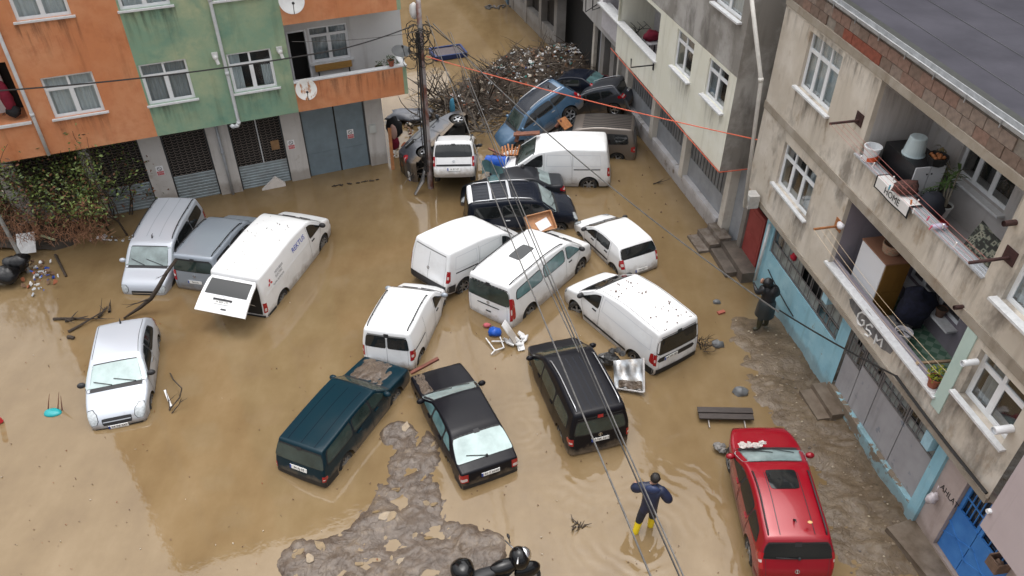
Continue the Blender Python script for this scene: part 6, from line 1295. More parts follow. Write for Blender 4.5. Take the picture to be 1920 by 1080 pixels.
q = fp(1715, 650, DR-.42); mb = MB()
for k, m_ in ((0, 0), (1, 0)): mb.blob(Vector((q.x, q.y, Z1+.05))+up_u*(-.28*k), (.07, .16, .05), 10, 6, .3)
tag(obj('slippers', mb, redpl, smooth=True), 'pair of red slippers on the green balcony floor', 'slippers', kind='thing')
# plank, potted plant on the rail, pot on the inside sill
A, Bp = fp(1720, 677, DR-.10), fp(1790, 663, DR-.95); A.z = Bp.z = lo1[2]+.12
mb = MB(); d = (Bp-A); mb.frame((A+Bp)/2, d.normalized(), d.normalized().cross(Vector((0, 0, 1))), (0, 0, 1), d.length, .07, .05); tag(obj('wood_batten', mb, mat('raw pine', (.46, .33, .21), .7, vary=.3, vscale=8)), 'pale wooden batten laid across the lower balcony rail', 'batten')
q = Fr.P(lo1[0]+.28, lo1[2]+.062, DR-.09); pot(q, .15, .27, 'terracotta pot with a yellow green plant on the balcony rail by the mint pillar', (.14, .22, 90, .06, mat('yellow green leaf', (.33, .36, .03), .5, vary=.5, vscale=20)))
q = Fr.P(b1w[0]+.5, b1w[2]+.005, DR-1.75+.12); pot(q, .14, .24, 'brown clay pot on the window sill of the lower balcony', None, mat('brown clay', (.13, .075, .05), .7, vary=.3))
# upper balcony
a, b = lo2[1]-1.55, lo2[1]-.25
t = thing('cabinet', 'black cabinet with two white doors on the upper balcony', 'cabinet', Fr.P((a+b)/2, Z2, DR-1)); Z2 += .22
mb = MB(); fbox(mb, Fr, a+.04, b, Z2, Z2+1.15, DR-1.25, DR-.45); obj('carcass', mb, mat('black laminate', (.014, .014, .016), .4), t)
for d0 in (-1.24, -.84):
    mb = MB(); fbox(mb, Fr, a, a+.035, Z2+.04, Z2+1.13, DR+d0, DR+d0+.37); o = obj('door', mb, cab_w, t); mb = MB(); mb.blob(Fr.P(a-.01, Z2+.95, DR+d0+(.33 if d0 < -1 else .05)), .022, 8, 6); obj('knob', mb, blk, o)
q = Fr.P(a+.62, Z2+1.152, DR-.75); mb = MB(); mb.lathe([(.27, 0), (.27, .02), (.25, .03), (.20, .44), (.18, .46), (.001, .46)], Matrix.Translation(q), 24); tag(obj('bucket', mb, mat('pale blue plastic', (.50, .60, .63), .45)), 'pale blue bucket upside down on the black cabinet', 'bucket')
q = Fr.P(a+.1, Z2+1.152, DR-1.0); mb = MB(); mb.lathe([(.19, 0), (.24, .2), (.25, .2), (.25, .22), (.23, .22), (.18, .02), (.001, .02)], Matrix.Translation(q), 8); t = tag(obj('crate', mb, blk), 'black plastic basket of onions on the black cabinet', 'basket')
mb = MB()
for _ in range(14): mb.blob(q+Vector((rnd(-.15, .15), rnd(-.15, .15), .17+rnd(0, .05))), .045, 8, 6)
o = tag(obj('onions', mb, mat('onion skin', (.36, .13, .04), .5)), 'onions heaped in the black basket on the cabinet', 'onions', kind='stuff')
Z2 -= .22
# paint tub, mat with letters and dark bundles over the rail
q = Fr.P(lo2[1]-.32, lo2[2]+.062, DR-.09); t = thing('paint_tub', 'white paint tub with an orange band on the end of the upper balcony rail', 'tub', q)
mb = MB(); mb.lathe([(.165, 0), (.20, .36), (.215, .36), (.215, .39), (.19, .39), (.17, .06), (.001, .06)], Matrix.Translation(q), 24, True); obj('tub', mb, pvc, t)
mb = MB(); n = 14; mb.grid(lambda s_, t_: q+Vector(up_u*cos(2.2+s_*3.6)+outw*sin(2.2+s_*3.6)).normalized()*(.172+.033*(.1+.42*t_)*1.0+.006)+Vector((0, 0, .03+.18*t_*(.55+.45*sin(s_*3.1)))), n, 3); obj('label_band', mb, mat('orange print', (.68, .10, .02), .45), t)
ml = [fp(1645, 322, DR+.1), fp(1712, 374, DR+.1)]
mu0, mu1 = Fr.pix(1715, 372, DR+.1)[0], Fr.pix(1646, 325, DR+.1)[0]; zt = lo2[2]+.075
t = thing('door_mat', 'white mat edged in black with HOME lettering hung over the upper balcony rail', 'door mat', Fr.P((mu0+mu1)/2, zt, DR))
def drape(s_, t_, m=0.0):
    u = mu1+(mu0-mu1)*s_; L_ = t_*.62
    if L_ < .3: d, z = DR-.2+L_, zt
    else: d, z = DR+.105, zt-(L_-.3)
    return Fr.P(u, z+.01*sin(s_*9)+m*(1 if L_ < .3 else 0), d+m*(0 if L_ < .3 else 1))
mb = MB(); mb.grid(lambda s_, t_: drape(s_, t_), 16, 20); obj('border', mb, cl_blk, t, True)
mb = MB(); mb.grid(lambda s_, t_: drape(.04+.92*s_, .04+.90*t_, .006), 16, 20); obj('field', mb, mat('white mat', (.70, .69, .68), .9), t, True)
text('lettering', 'HOME', .24, axes(Fr.P((mu0+mu1)/2-.02, zt-.15, DR+.118)-t.location, -Fr.u, Vector((0, 0, 1)), Fr.n), blk, t, sx=.95)
mb = MB(); q = Fr.P(mu0+.62, zt+.14, DR-.12); mb.blob(q, (.3, .22, .16), 14, 8, .45); tag(obj('carpet_bundle', mb, mat('dark brown patterned bundle', (.03, .018, .016), .9, vary=.6, vscale=18, col2=(.13, .05, .04)), smooth=True), 'dark brown bundle lying on the mat over the balcony rail', 'bundle')
mb = MB(); q = Fr.P(mu0+.35, Z2+.62, DR-.65); mb.blob(q, (.4, .3, .42), 14, 8, .35); tag(obj('black_cover', mb, mat('slate cloth', (.02, .022, .032), .8), smooth=True), 'dark slate cover over something behind the balcony rail', 'cover')
# plants
yucca = mat('palm leaf', (.07, .13, .03), .5, vary=.5, vscale=9); dryl = mat('dry leaf', (.22, .17, .06), .7, vary=.4, vscale=9); grey_pot = mat('white grey pot', (.55, .56, .55), .5)
def palm(p, hs, n, ln, label, m, potm, droop=.5):
    t = thing('potted_plant', label, 'plant', p, 'potted plants on the upper balcony'); mb = MB(); mb.lathe([(.13, 0), (.18, .30), (.195, .30), (.195, .34), (.17, .34)], Matrix.Translation(p), 18, True); obj('pot', mb, potm, t)
    mb = MB(); mb.lathe([(.001, .30), (.172, .30)], Matrix.Translation(p), 18); obj('soil', mb, soil_m, t)
    st = MB(); lf = MB()
    for h_ in hs:
        q = Vector(p)+Vector((rnd(-.06, .06), rnd(-.06, .06), .3)); tip = q+Vector((rnd(-.1, .1), rnd(-.1, .1), h_)); st.tube([q, tip], [.022, .016], 7)
        for i in range(n):
            a_ = rnd(0, 2*pi); e = rnd(.1, 1.2); l = ln*rnd(.7, 1.1); dd = Vector((cos(a_)*cos(e), sin(a_)*cos(e), sin(e))); w = dd.cross(Vector((0, 0, 1))).normalized()*.022; base = tip-Vector((0, 0, rnd(0, h_*.25)))
            pts = [base+dd*l*f-Vector((0, 0, droop*l*f*f)) for f in (0, .35, .7, 1)]
            lf.add([pts[0]-w*.5, pts[0]+w*.5, pts[1]-w, pts[1]+w, pts[2]-w*.8, pts[2]+w*.8, pts[3]], [(0, 1, 3, 2), (2, 3, 5, 4), (4, 5, 6)])
    obj('stem', st, mat('plant stem', (.25, .22, .17), .8), t); o = obj('foliage', lf, m, t); o['kind'] = 'stuff'; return t
q = fp(1768, 392, DR-1.1); palm(Vector((q.x, q.y, Z2+.3)), [.75, .5, .95], 16, .42, 'yucca in a pale pot standing in front of the upper balcony window', yucca, grey_pot)
q = fp(1742, 360, DR-1.35); palm(Vector((q.x, q.y, Z2+.05)), [1.2, .9], 16, .5, 'drying tall plant beside the black cabinet', dryl, terracotta, 1.0)
q = fp(1738, 372, DR-.95); palm(Vector((q.x, q.y, Z2+.02)), [.35, .3, .4], 14, .35, 'low dark leafy plant between the two taller plants', leaf_m, mat('purple pot', (.07, .015, .10), .4))
q = fp(1768, 398, DR-.85); mb = MB(); mb.lathe([(.21, 0), (.24, .34), (.25, .36), (.2, .37), (.001, .37)], Matrix.Translation((q.x, q.y, Z2+.002)), 6); tag(obj('red_canister', mb, redpl), 'red plastic canister in front of the yucca', 'canister')
# carpet drying on a stand, lines, pegs
q = fp(1845, 470, DR-.55); u0 = Fr.pix(1845, 470, DR-.55)[0]
carp, ntc, bc = _nodes('grey green patterned carpet'); bc.inputs['Roughness'].default_value = .95; vo = ntc.nodes.new('ShaderNodeTexVoronoi'); vo.inputs['Scale'].default_value = 9; vo.distance = 'CHEBYCHEV'; tcc = ntc.nodes.new('ShaderNodeTexCoord'); L(ntc, tcc.outputs['Object'], vo.inputs['Vector']); rc2 = ramp(ntc, vo.outputs['Distance'], [(.18, (.045, .05, .04)), (.26, (.30, .285, .22)), (.42, (.11, .125, .10)), (.5, (.035, .035, .03))]); L(ntc, rc2.outputs[0], bc.inputs['Base Color'])
t = thing('carpet', 'grey green patterned carpet hung to dry over a stand on the upper balcony', 'carpet', Fr.P(u0, Z2, DR-.6))
mb = MB(); 
def cf(s_, t_):
    u = lo2[0]+.12+1.25*s_; k = t_*2-1; return Fr.P(u-.12*abs(k)*s_, Z2+1.25-.75*abs(k)**1.1-.18*(1-s_)**2+.03*sin(s_*7+k*3), DR-.75+.42*k)
mb.grid(cf, 14, 16); obj('pile', mb, carp, t, True)
mb = MB()
for uu in (lo2[0]+.2, lo2[0]+1.2):
    for k in (-.4, .4): mb.tube([Fr.P(uu, Z2, DR-.75+k), Fr.P(uu, Z2+1.2, DR-.75)], .014, 6)
tag(obj('drying_stand', mb, blk), 'thin black stand holding up the patterned carpet', 'stand')
rust = mat('rusty iron', (.055, .02, .018), .7, vary=.5, vscale=9); wood_o = mat('orange wood', (.40, .16, .055), .7, vary=.4)
tips = [bracket(Fr, 1611, 226, DR, .78, 'rusty clothes line bracket under the upper left window', rust), bracket(Fr, 1893, 483, DR, .85, 'rusty clothes line bracket at the near end of the upper balcony', rust), bracket(Fr, 1572, 424, DR, .7, 'wooden clothes line bracket bound in white cloth beside the lower balcony', wood_o)]
mb = MB(); mb.blob(fp(1576, 423, DR+.06), (.1, .12, .09), 10, 6, .4); tag(obj('cloth_binding', mb, ebru, smooth=True), 'white cloth bound round the wooden line bracket', 'cloth')
def line(pts, r, m, name, label, cat, group=None, n=6):
    mb = MB(); mb.tube(pts, r, n); return tag(obj(name, mb, m), label, cat, group)
def sag(a, b, s, n=18): return [Vector(a).lerp(Vector(b), i/n)-Vector((0, 0, s*4*(i/n)*(1-i/n))) for i in range(n+1)]
cord = mat('clothes line', (.35, .12, .10), .7); cord2 = mat('pale line', (.55, .42, .28), .7)
a0, a1 = tips[0], tips[1]
t = thing('clothes_line', 'reddish clothes lines strung along the upper balcony', 'clothes line', a0)
for k in range(4):
    mb = MB(); o_ = -outw*(.14*k); mb.tube(sag(a0+o_, a1+o_, .05), .005, 4); obj('line', mb, cord, t)
t2 = tips[2]; e2 = Fr.P(lo1[0]-.1, lo1[2]+.9, DR+.5); t = thing('clothes_line', 'pale clothes lines strung along the lower balcony', 'clothes line', t2)
for k in range(3):
    mb = MB(); o_ = -outw*(.2*k); mb.tube(sag(t2+o_, e2+o_, .12), .006, 4); obj('line', mb, cord2, t)
pegc = [mat('peg white', (.75, .74, .74), .5), mat('peg blue', (.15, .42, .55), .5), mat('peg orange', (.65, .22, .08), .5), mat('peg pink', (.6, .12, .2), .5)]
pm_ = MB(); pm_.box((0, 0, 0), (.025, .03, .11)); pms = [pm_.mesh('clothes_peg', c_) for c_ in pegc]
for i in range(11):
    f = (.30, .34, .47, .50, .62, .64, .70, .74, .78, .82, .9)[i]; kq = i % 3; q = sag(a0, a1, .05)[int(f*18)]-outw*(.14*kq); o = obj('clothes_peg', pms[(0, 0, 0, 1, 2, 0, 0, 3, 0, 3, 0)[i]], None); o.location = q-Vector((0, 0, .02)); o.rotation_euler = (rnd(-.3, .3), 0, rnd(0, 3)); tag(o, {1: 'blue plastic peg clipped on the upper balcony clothes lines', 2: 'orange plastic peg clipped beside the blue one'}.get((0, 0, 0, 1, 2, 0, 0, 3, 0, 3, 0)[i], ('white' if i not in (7, 9) else 'pink')+' plastic peg clipped on the upper balcony clothes lines'), 'clothes peg', 'clothes pegs')
mb = MB(); q = fp(1762, 424, DR-.02); mb.blob(q, (.2, .07, .06), 10, 6, .6); tag(obj('cloth', mb, mat('lilac cloth', (.52, .48, .62), .9), smooth=True), 'small lilac cloth dropped on the upper balcony rail', 'cloth')
for (px, py, r, ln, lab) in ((1833, 678, .07, .34, 'white pipe spout over the lower right window'), (1898, 803, .085, .4, 'large white pipe spout below the lower right window frame'), (1905, 417, .06, .25, 'dark pipe spout above the near end of the upper balcony'), (1806, 575, .05, .2, 'rusty pipe stub under the upper slab')):
    u, z = Fr.pix(px, py, DR); q = Fr.P(u, z, DR+.01); mb = MB(); mb.lathe([(r*.85, ln), (r, ln), (r, 0), (r*.85, 0), (r*.82, ln*.9)], Matrix.Translation(q) @ outw.to_track_quat('Z', 'Y').to_matrix().to_4x4(), 16); mb.lathe([(.001, ln*.88), (r*.84, ln*.88)], Matrix.Translation(q) @ outw.to_track_quat('Z', 'Y').to_matrix().to_4x4(), 16)
    tag(obj('pipe_spout', mb, rust if 'rust' in lab or 'dark' in lab else pvc), lab, 'pipe')
# bag hung on the pilaster, step by the blue wall
q = fp(1749, 932, .18); t = tag(obj('plastic_bag', (lambda m: (m.blob(q-Vector((0, 0, .05)), (.13, .12, .19), 12, 9, .6), m.tube([q+Vector((0, 0, .2)), q+Vector((0, 0, .42))], .012, 5), m)[-1])(MB()), mat('white plastic bag', (.62, .56, .58), .35), smooth=True), 'white plastic bag hanging beside the sky blue pilaster', 'bag')
q = at(1556, 752, .18); t = tag(obj('doorstep_block', (lambda m: (m.frame((q.x, q.y, .10), Fr.u, Fr.n, (0, 0, 1), 1.25, .55, .42), m.frame(Vector((q.x, q.y, .0))+outw*.45, Fr.u, Fr.n, (0, 0, 1), 1.15, .4, .30), m)[-1])(MB()), mat('worn concrete step', (.19, .15, .115), .6, vary=.5, vscale=2.2, col2=(.10, .072, .048), bmp=.5, bscale=14)), 'worn double concrete step in front of the grey shop doors', 'step')
mb = MB(); a_ = at(1690, 980, .2); b_ = at(1800, 1110, .2); d = (b_-a_); mb.frame((a_+b_)/2-Vector((0, 0, .15)), d.normalized(), Vector((0, 0, 1)).cross(d.normalized()), (0, 0, 1), d.length, .9, .36); tag(obj('pavement', mb, _M['worn concrete step']), None, None, None, 'structure')
# ---------------------------------------------------------------- debris, plants and bits in the water
bark = mat('wet bark', (.055, .038, .026), .75, vary=.5, vscale=9, bmp=.4, bscale=30); bark2 = mat('grey driftwood', (.17, .14, .11), .8, vary=.4, vscale=9)
def twig(mb, p, d, ln, r, depth=2, wob=.35):
    pts = [Vector(p)]; d = Vector(d).normalized(); n = 5
    for i in range(n): d = (d+Vector((rnd(-1, 1), rnd(-1, 1), rnd(-1, 1)))*wob*.5).normalized(); pts.append(pts[-1]+d*ln/n)
    mb.tube(pts, [r*(1-.75*i/n) for i in range(n+1)], 5, False)
    if depth:
        for _ in range(random.choice((1, 2, 2, 3))):
            i = random.randint(1, n-1); twig(mb, pts[i], d+Vector((rnd(-1, 1), rnd(-1, 1), rnd(-.5, .8)))*.9, ln*rnd(.35, .6), r*.5*(1-.6*i/n)+.003, depth-1, wob)
heap_pts = [(at(812, 222), .8, .3), (at(850, 195), .9, .5), (at(905, 170), 1.5, .7), (at(950, 150), 1.7, .9), (at(1000, 125), 2.2, .8), (at(1040, 118), 2.0, .8), (at(880, 210), 1.0, .5), (at(985, 150), 2.0, .9), (at(1060, 110), 1.6, .8), (at(925, 195), 1.2, .6)]
def heap_z(x, y):
    z = -.3
    for p, r, h_ in heap_pts:
        d = hypot(x-p.x, y-p.y)/r
        if d < 1.5: z = max(z, -.3+(h_*.72+.3)*(1-sstep(.1, 1.5, d))+.22*fbm(x*1.6, y*1.6, 2)+.1*fbm(x*5, y*5, 4))
    return z
hx0, hx1, hy0, hy1 = -5.5, 4.5, 30, 46
mb = MB(); nx, ny = 90, 110
vs = []; inside = []
mb.grid(lambda a, b: Vector((hx0+(hx1-hx0)*a, hy0+(hy1-hy0)*b, heap_z(hx0+(hx1-hx0)*a, hy0+(hy1-hy0)*b))), nx, ny)
mb.f = [f for f in mb.f if max(mb.v[i][2] for i in f) > -.06]; mb.mi = [0]*len(mb.f)
heapm, nth, bh = _nodes('debris soil'); bh.inputs['Roughness'].default_value = .8; n_ = noise_node(nth, 4, 9, .75); r_ = ramp(nth, n_.outputs['Fac'], [(.35, (.022, .015, .010)), (.5, (.055, .038, .026)), (.6, (.09, .064, .044)), (.74, (.16, .12, .085))]); L(nth, r_.outputs[0], bh.inputs['Base Color']); bump(nth, bh, n_.outputs['Fac'], 1, .1)
heap = tag(obj('debris_heap', mb, heapm, smooth=True), 'brown heap of flood debris damming the side street', 'debris', kind='stuff')
def on_heap():
    while True:
        p, r, h_ = random.choice(heap_pts); x, y = p.x+rnd(-1.5, 1.5)*r*.8, p.y+rnd(-1.5, 1.5)*r*.8; z = heap_z(x, y)
        if z > .0: return Vector((x, y, z))
mb = MB(); mb2 = MB()
for i in range(520):
    q = on_heap() if i % 5 < 3 else at(rnd(790, 985), rnd(165, 245), rnd(.0, .35)); m_ = mb if i % 3 else mb2; twig(m_, q-Vector((0, 0, .05)), (rnd(-1, 1), rnd(-1, 1), rnd(-.05, .45)), rnd(.5, 1.9), rnd(.015, .045), 1)
tag(obj('driftwood_tangle', mb, bark), 'dark tangle of broken branches over the debris heap', 'branches', kind='stuff'); tag(obj('driftwood_tangle', mb2, bark2), 'paler grey sticks scattered through the debris heap', 'branches', kind='stuff')
litter_c = [mat('litter white', (.70, .70, .70), .5), mat('litter grey', (.42, .44, .46), .6), mat('litter brown', (.17, .10, .06), .8), mat('litter rust', (.26, .075, .03), .8), mat('litter blue', (.02, .07, .35), .5), mat('litter teal', (.05, .28, .25), .5), mat('litter cream', (.52, .45, .36), .7)]
mb = MB()
def scrap(mb, q, s):
    n = Vector((rnd(-1, 1), rnd(-1, 1), rnd(.4, 1.4))).normalized(); x = n.cross(Vector((rnd(-1, 1), rnd(-1, 1), .1))).normalized(); y = n.cross(x); k = random.randint(4, 6)
    pts = [(cos(2*pi*i/k+rnd(-.3, .3))*s*rnd(.5, 1), sin(2*pi*i/k+rnd(-.3, .3))*s*rnd(.35, .8)) for i in range(k)]; mb.prism(pts, q, x, y, n, rnd(.01, .06))
for i in range(620):
    bias = random.random()
    if bias < .55: p, r, h_ = random.choice([heap_pts[k] for k in (3, 4, 5, 7, 8)]); x, y = random.gauss(p.x, r*.45), random.gauss(p.y, r*.4); z = max(heap_z(x, y), .0); q = Vector((x, y, z+.03)); mb.cur = random.choice((0, 0, 0, 1, 1, 6, 2, 3, 5, 4) if random.random() < .3 else (0, 1, 1, 6, 2, 2, 2))
    else: q = on_heap()+Vector((0, 0, .03)); mb.cur = random.choice((2, 2, 2, 3, 3, 1, 2, 2, 2, 6, 0))
    scrap(mb, q, rnd(.04, .17))
tag(obj('heap_litter', mb, litter_c), 'white and coloured rubbish strewn over the debris heap', 'litter', kind='stuff')
# bare branches standing out of the heap
for (px, py, lab, dx, ln) in ((905, 190, 'bare branchy treetop standing out of the debris beside the blue barrel', -.2, 2.6), (850, 195, 'bare branchy treetop leaning left over the debris by the pole', -.6, 2.8), (940, 150, 'bare twiggy branch at the far left edge of the debris heap', -.3, 2.2), (820, 170, 'thin bare branch curving out of the water behind the leaning pole', -.1, 2.2)):
    mb = MB(); q = at(px, py, .3)
    for _ in range(5): twig(mb, q+Vector((rnd(-.5, .5), rnd(-.5, .5), -.2)), (dx+rnd(-.8, .8), rnd(-.4, .4), .7), ln*rnd(.5, .8), .04, 3, .28)
    tag(obj('bare_branch', mb, bark), lab, 'branch', 'branches in the debris')
mb = MB(); q = at(893, 245, .5)
for k in range(9): twig(mb, q, (rnd(-1, .6), rnd(-.6, .6), rnd(-.2, .7)), rnd(.6, 1.1), .06, 2, .5)
tag(obj('uprooted_stump', mb, bark2), 'pale uprooted stump with splayed roots left of the blue crossover', 'stump')
# named pieces in the pile up
rawwood = mat('broken red brown board', (.22, .085, .05), .75, vary=.45, vscale=7, stretch=(1, 1, 4)); orangew = mat('orange broken wood', (.42, .17, .06), .75, vary=.4, vscale=9)
def board(px0, py0, z0, px1, py1, z1, w, th, label, m=rawwood, cat='board', group='broken boards'):
    a, b = at(px0, py0, z0), at(px1, py1, z1); d = (b-a); mb = MB(); y = d.normalized().cross(Vector((0, 0, 1))).normalized(); mb.frame((a+b)/2, d.normalized(), y, d.normalized().cross(y), d.length, w, th); tag(obj('board', mb, m), label, cat, group)
board(963, 252, 1.5, 1012, 249, 1.6, .28, .06, 'red brown board lying across the bonnet of the blue crossover')
board(968, 266, 1.2, 972, 246, 1.5, .16, .06, 'short red brown board under the longer one on the blue crossover')
board(925, 288, .8, 952, 300, .7, .14, .05, 'rust brown board leaning on the blue barrel'); board(916, 278, 1.0, 945, 292, .9, .10, .05, 'thin rust brown strip above the blue barrel')
board(1052, 222, 1.6, 1066, 240, 1.3, .5, .05, 'tan board stuck between the blue crossover and the taupe van', orangew); board(1042, 238, 1.3, 1052, 225, 1.6, .10, .08, 'brown post beside the tan board', rawwood)
board(770, 700, .75, 822, 672, .95, .10, .07, 'rust red beam resting on the noses of the black saloon and the teal estate', mat('rust red beam', (.17, .05, .03), .7, vary=.4, vscale=9))
q = at(958, 283, .9); t = thing('broken_crate', 'broken orange wooden crate between the white van and the blue barrel', 'crate', q)
for k in range(6): mb = MB(); mb.box(q+Vector((-.35+.13*k, rnd(-.06, .06), rnd(-.05, .1))), (.07, .75+rnd(-.2, .2), .03), rnd(-.2, .2)); obj('slat', mb, orangew, t)
for k in (-.25, .25): mb = MB(); mb.box(q+Vector((0, k, -.06)), (.85, .07, .05), .1); obj('slat', mb, rawwood, t)
blue_pl = mat('blue plastic drum', (.015, .10, .50), .35, vary=.15)
q = at(932, 305, .55); t = thing('barrel', 'blue plastic barrel lying beside the white people carrier', 'barrel', q); M_ = Matrix.Translation(q) @ Matrix.Rotation(radians(82), 4, 'Y') @ Matrix.Rotation(.3, 4, 'X')
mb = MB(); mb.lathe([(.001, -.47), (.27, -.47), (.30, -.44), (.30, -.20), (.315, -.18), (.30, -.16), (.30, .12), (.315, .14), (.30, .16), (.30, .42), (.27, .46), (.001, .46)], M_, 26); obj('drum', mb, blue_pl, t)
mb = MB(); mb.lathe([(.272, .462), (.292, .462), (.292, .50), (.272, .50), (.272, .462)], M_, 26); obj('rim', mb, mat('pale rim', (.55, .62, .70), .4), t)
mb = MB(); q = at(925, 327, .7); mb.grid(lambda a, b: q+Vector((-.45+.9*a, .15*sin(a*5)+.1*b, .55*b*(1-.5*a)+.06*sin(a*9))), 10, 5); tag(obj('broken_windscreen', mb, G_TEAL), 'loose teal sheet of glass behind the navy people carrier', 'glass sheet')
# wooden drawer on the navy people carrier
q = at(1013, 418, 1.35); t = thing('wooden_drawer', 'open wooden drawer with papers tipped against the navy people carrier', 'drawer', q); Rm = Matrix.Rotation(radians(24), 3, 'Z') @ Matrix.Rotation(radians(38), 3, 'X'); X, Y, Zv = Rm @ Vector((1, 0, 0)), Rm @ Vector((0, 1, 0)), Rm @ Vector((0, 0, 1))
dw = mat('drawer wood', (.50, .25, .12), .6, vary=.25, vscale=5)
for nm, o_, sz in (('bottom', (0, 0, -.09), (.98, .68, .02)), ('side', (0, .34, 0), (1.0, .03, .2)), ('side', (0, -.34, 0), (1.0, .03, .2)), ('end', (.5, 0, 0), (.03, .65, .2)), ('end', (-.5, 0, 0), (.03, .65, .2))): mb = MB(); mb.frame(q+X*o_[0]+Y*o_[1]+Zv*o_[2], X, Y, Zv, *sz); obj(nm, mb, dw, t)
mb = MB(); mb.frame(q+X*.12-Y*.06-Zv*.07, (X+Y*.25).normalized(), (Y-X*.25).normalized(), Zv, .5, .36, .012); tag(obj('paper', mb, white_s), 'white papers lying in the open wooden drawer', 'papers')
# crumpled metal sheet and engine scrap by the black people carrier
metal = mat('dented bare metal', (.42, .45, .48), .28, .75, vary=.35, vscale=3, col2=(.20, .17, .14), bmp=.3, bscale=6)
q = at(1174, 705, .35); t = thing('metal_panel', 'dented bare metal cabinet lying between the black people carrier and the white van', 'metal panel', q)
A, B_, C_, D_ = at(1150, 676, .5), at(1206, 672, .75), at(1207, 735, .15), at(1152, 727, .1)
def mp(a, b, off=0): 
    p = A.lerp(B_, a).lerp(D_.lerp(C_, a), b); return p+Vector((0, 0, .05*sin(a*13)*sin(b*5)+off))
mb = MB(); mb.grid(lambda a, b: mp(a, b), 16, 12); mb.grid(lambda a, b: mp(1-a, b, -.06), 16, 12)
for f in ((0, None), (1, None)): mb.grid(lambda a, b: mp(f[0], a, -.06*b), 12, 1)
mb.grid(lambda a, b: mp(a, 1, -.06*b), 16, 1); obj('sheet', mb, metal, t, True)
mb = MB(); mb.tube([mp(1.01, 0, .02), mp(1.01, 1, .02)], .035, 6); mb.tube([mp(0, 1.01, .0), mp(1, 1.01, .02)], .025, 6); obj('frame', mb, mat('dirty white frame', (.55, .53, .52), .5, vary=.3), t)
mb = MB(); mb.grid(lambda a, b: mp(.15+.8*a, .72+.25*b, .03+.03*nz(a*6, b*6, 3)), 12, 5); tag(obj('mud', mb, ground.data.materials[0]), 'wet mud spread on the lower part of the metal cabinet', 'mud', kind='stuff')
mb = MB(); q = at(1140, 672, .3)
for k in range(4): c_ = q+Vector((-.1+.16*k, .1*(k % 2), .1+.12*(k % 3))); mb.tube([c_, c_+Vector((.05, -.12, .12))], [.07, .09], 10)
mb.blob(q, (.35, .2, .2), 10, 8, .5); tag(obj('engine_scrap', mb, mat('oily alloy', (.16, .16, .16), .4, .6, vary=.6, vscale=12)), 'lump of oily engine parts beside the mirror of the black people carrier', 'scrap')
# litter between the minibus and the black people carrier
white_t = mat('torn white sheet', (.74, .74, .74), .5, vary=.2)
q = at(966, 640, .04); mb = MB()
for k in range(12): scrap(mb, q+Vector((rnd(-.35, .35), rnd(-.35, .35), rnd(0, .05))), rnd(.12, .3))
tag(obj('torn_sheet', mb, white_t), 'torn white sheeting floating at the nose of the black people carrier', 'sheeting', kind='stuff')
q = at(928, 622, .1); mb = MB(); mb.blob(q, (.22, .2, .14), 10, 6, .5); tag(obj('blue_bag', mb, blue_pl, smooth=True), 'crumpled blue bag behind the white minibus', 'bag')
q = at(913, 610, .06); mb = MB(); mb.blob(q, (.12, .1, .08), 8, 6, .5); tag(obj('red_rag', mb, mat('pinkish rag', (.45, .10, .12), .8), smooth=True), 'small pinkish red rag behind the white minibus', 'rag')
q = at(950, 615, .2); mb = MB(); a, b = at(944, 605, .75), at(968, 640, .1); d = b-a; mb.frame((a+b)/2, d.normalized(), d.normalized().cross(Vector((0, 0, 1))).normalized(), d.normalized().cross(d.normalized().cross(Vector((0, 0, 1)))).normalized(), d.length, .3, .03); tag(obj('bumper_cover', mb, P_WHITE), 'detached white bumper piece standing by the rear corner of the minibus', 'bumper')
t = thing('folding_chair', 'white tubular chair frame lying in the water behind the minibus', 'chair', at(930, 648, 0)); 
for a, b in (((911, 634), (928, 657)), ((928, 657), (945, 652)), ((945, 652), (938, 632)), ((922, 640), (945, 640)), ((928, 657), (921, 664))): mb = MB(); mb.tube([at(*a, .12), at(*b, .05)], .022, 6); obj('tube', mb, white_t, t)
# mud on bonnets and leaves on roofs
def on_roof(car_, pts, name, label, m, s, n): pass
rj, sj = bpy.data.objects.get('estate_car'), Car('wagon')
mb = MB(); K = sj.key
def mudf(a, b):
    q = K[3]+1.2+(K[4]-K[3]-1.4)*b; t_ = -.55+1.3*a; e = min(a, 1-a, b*1.3, (1-b)*1.3); h_ = .035*nz(a*9, b*7, 5)+.05*nz(a*4, b*3, 1)+.16*min(.3, e)-.012; return Vector(sj.ring(q, max(-.84, min(.84, t_)), max(-.02, h_)))
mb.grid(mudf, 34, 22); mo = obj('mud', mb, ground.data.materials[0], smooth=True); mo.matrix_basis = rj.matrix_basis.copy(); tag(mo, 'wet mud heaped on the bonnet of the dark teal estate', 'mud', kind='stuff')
rk, sk = bpy.data.objects.get('saloon_car'), Car('liftback'); K = sk.key; mb = MB()
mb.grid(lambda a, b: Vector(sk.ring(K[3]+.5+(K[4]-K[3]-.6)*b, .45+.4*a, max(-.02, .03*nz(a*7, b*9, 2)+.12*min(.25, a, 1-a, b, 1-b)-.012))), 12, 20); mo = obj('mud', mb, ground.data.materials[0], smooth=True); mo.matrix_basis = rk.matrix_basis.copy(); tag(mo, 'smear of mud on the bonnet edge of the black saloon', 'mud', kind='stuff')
leafb = mat('wet brown leaf', (.13, .06, .03), .6, vary=.5, vscale=20)
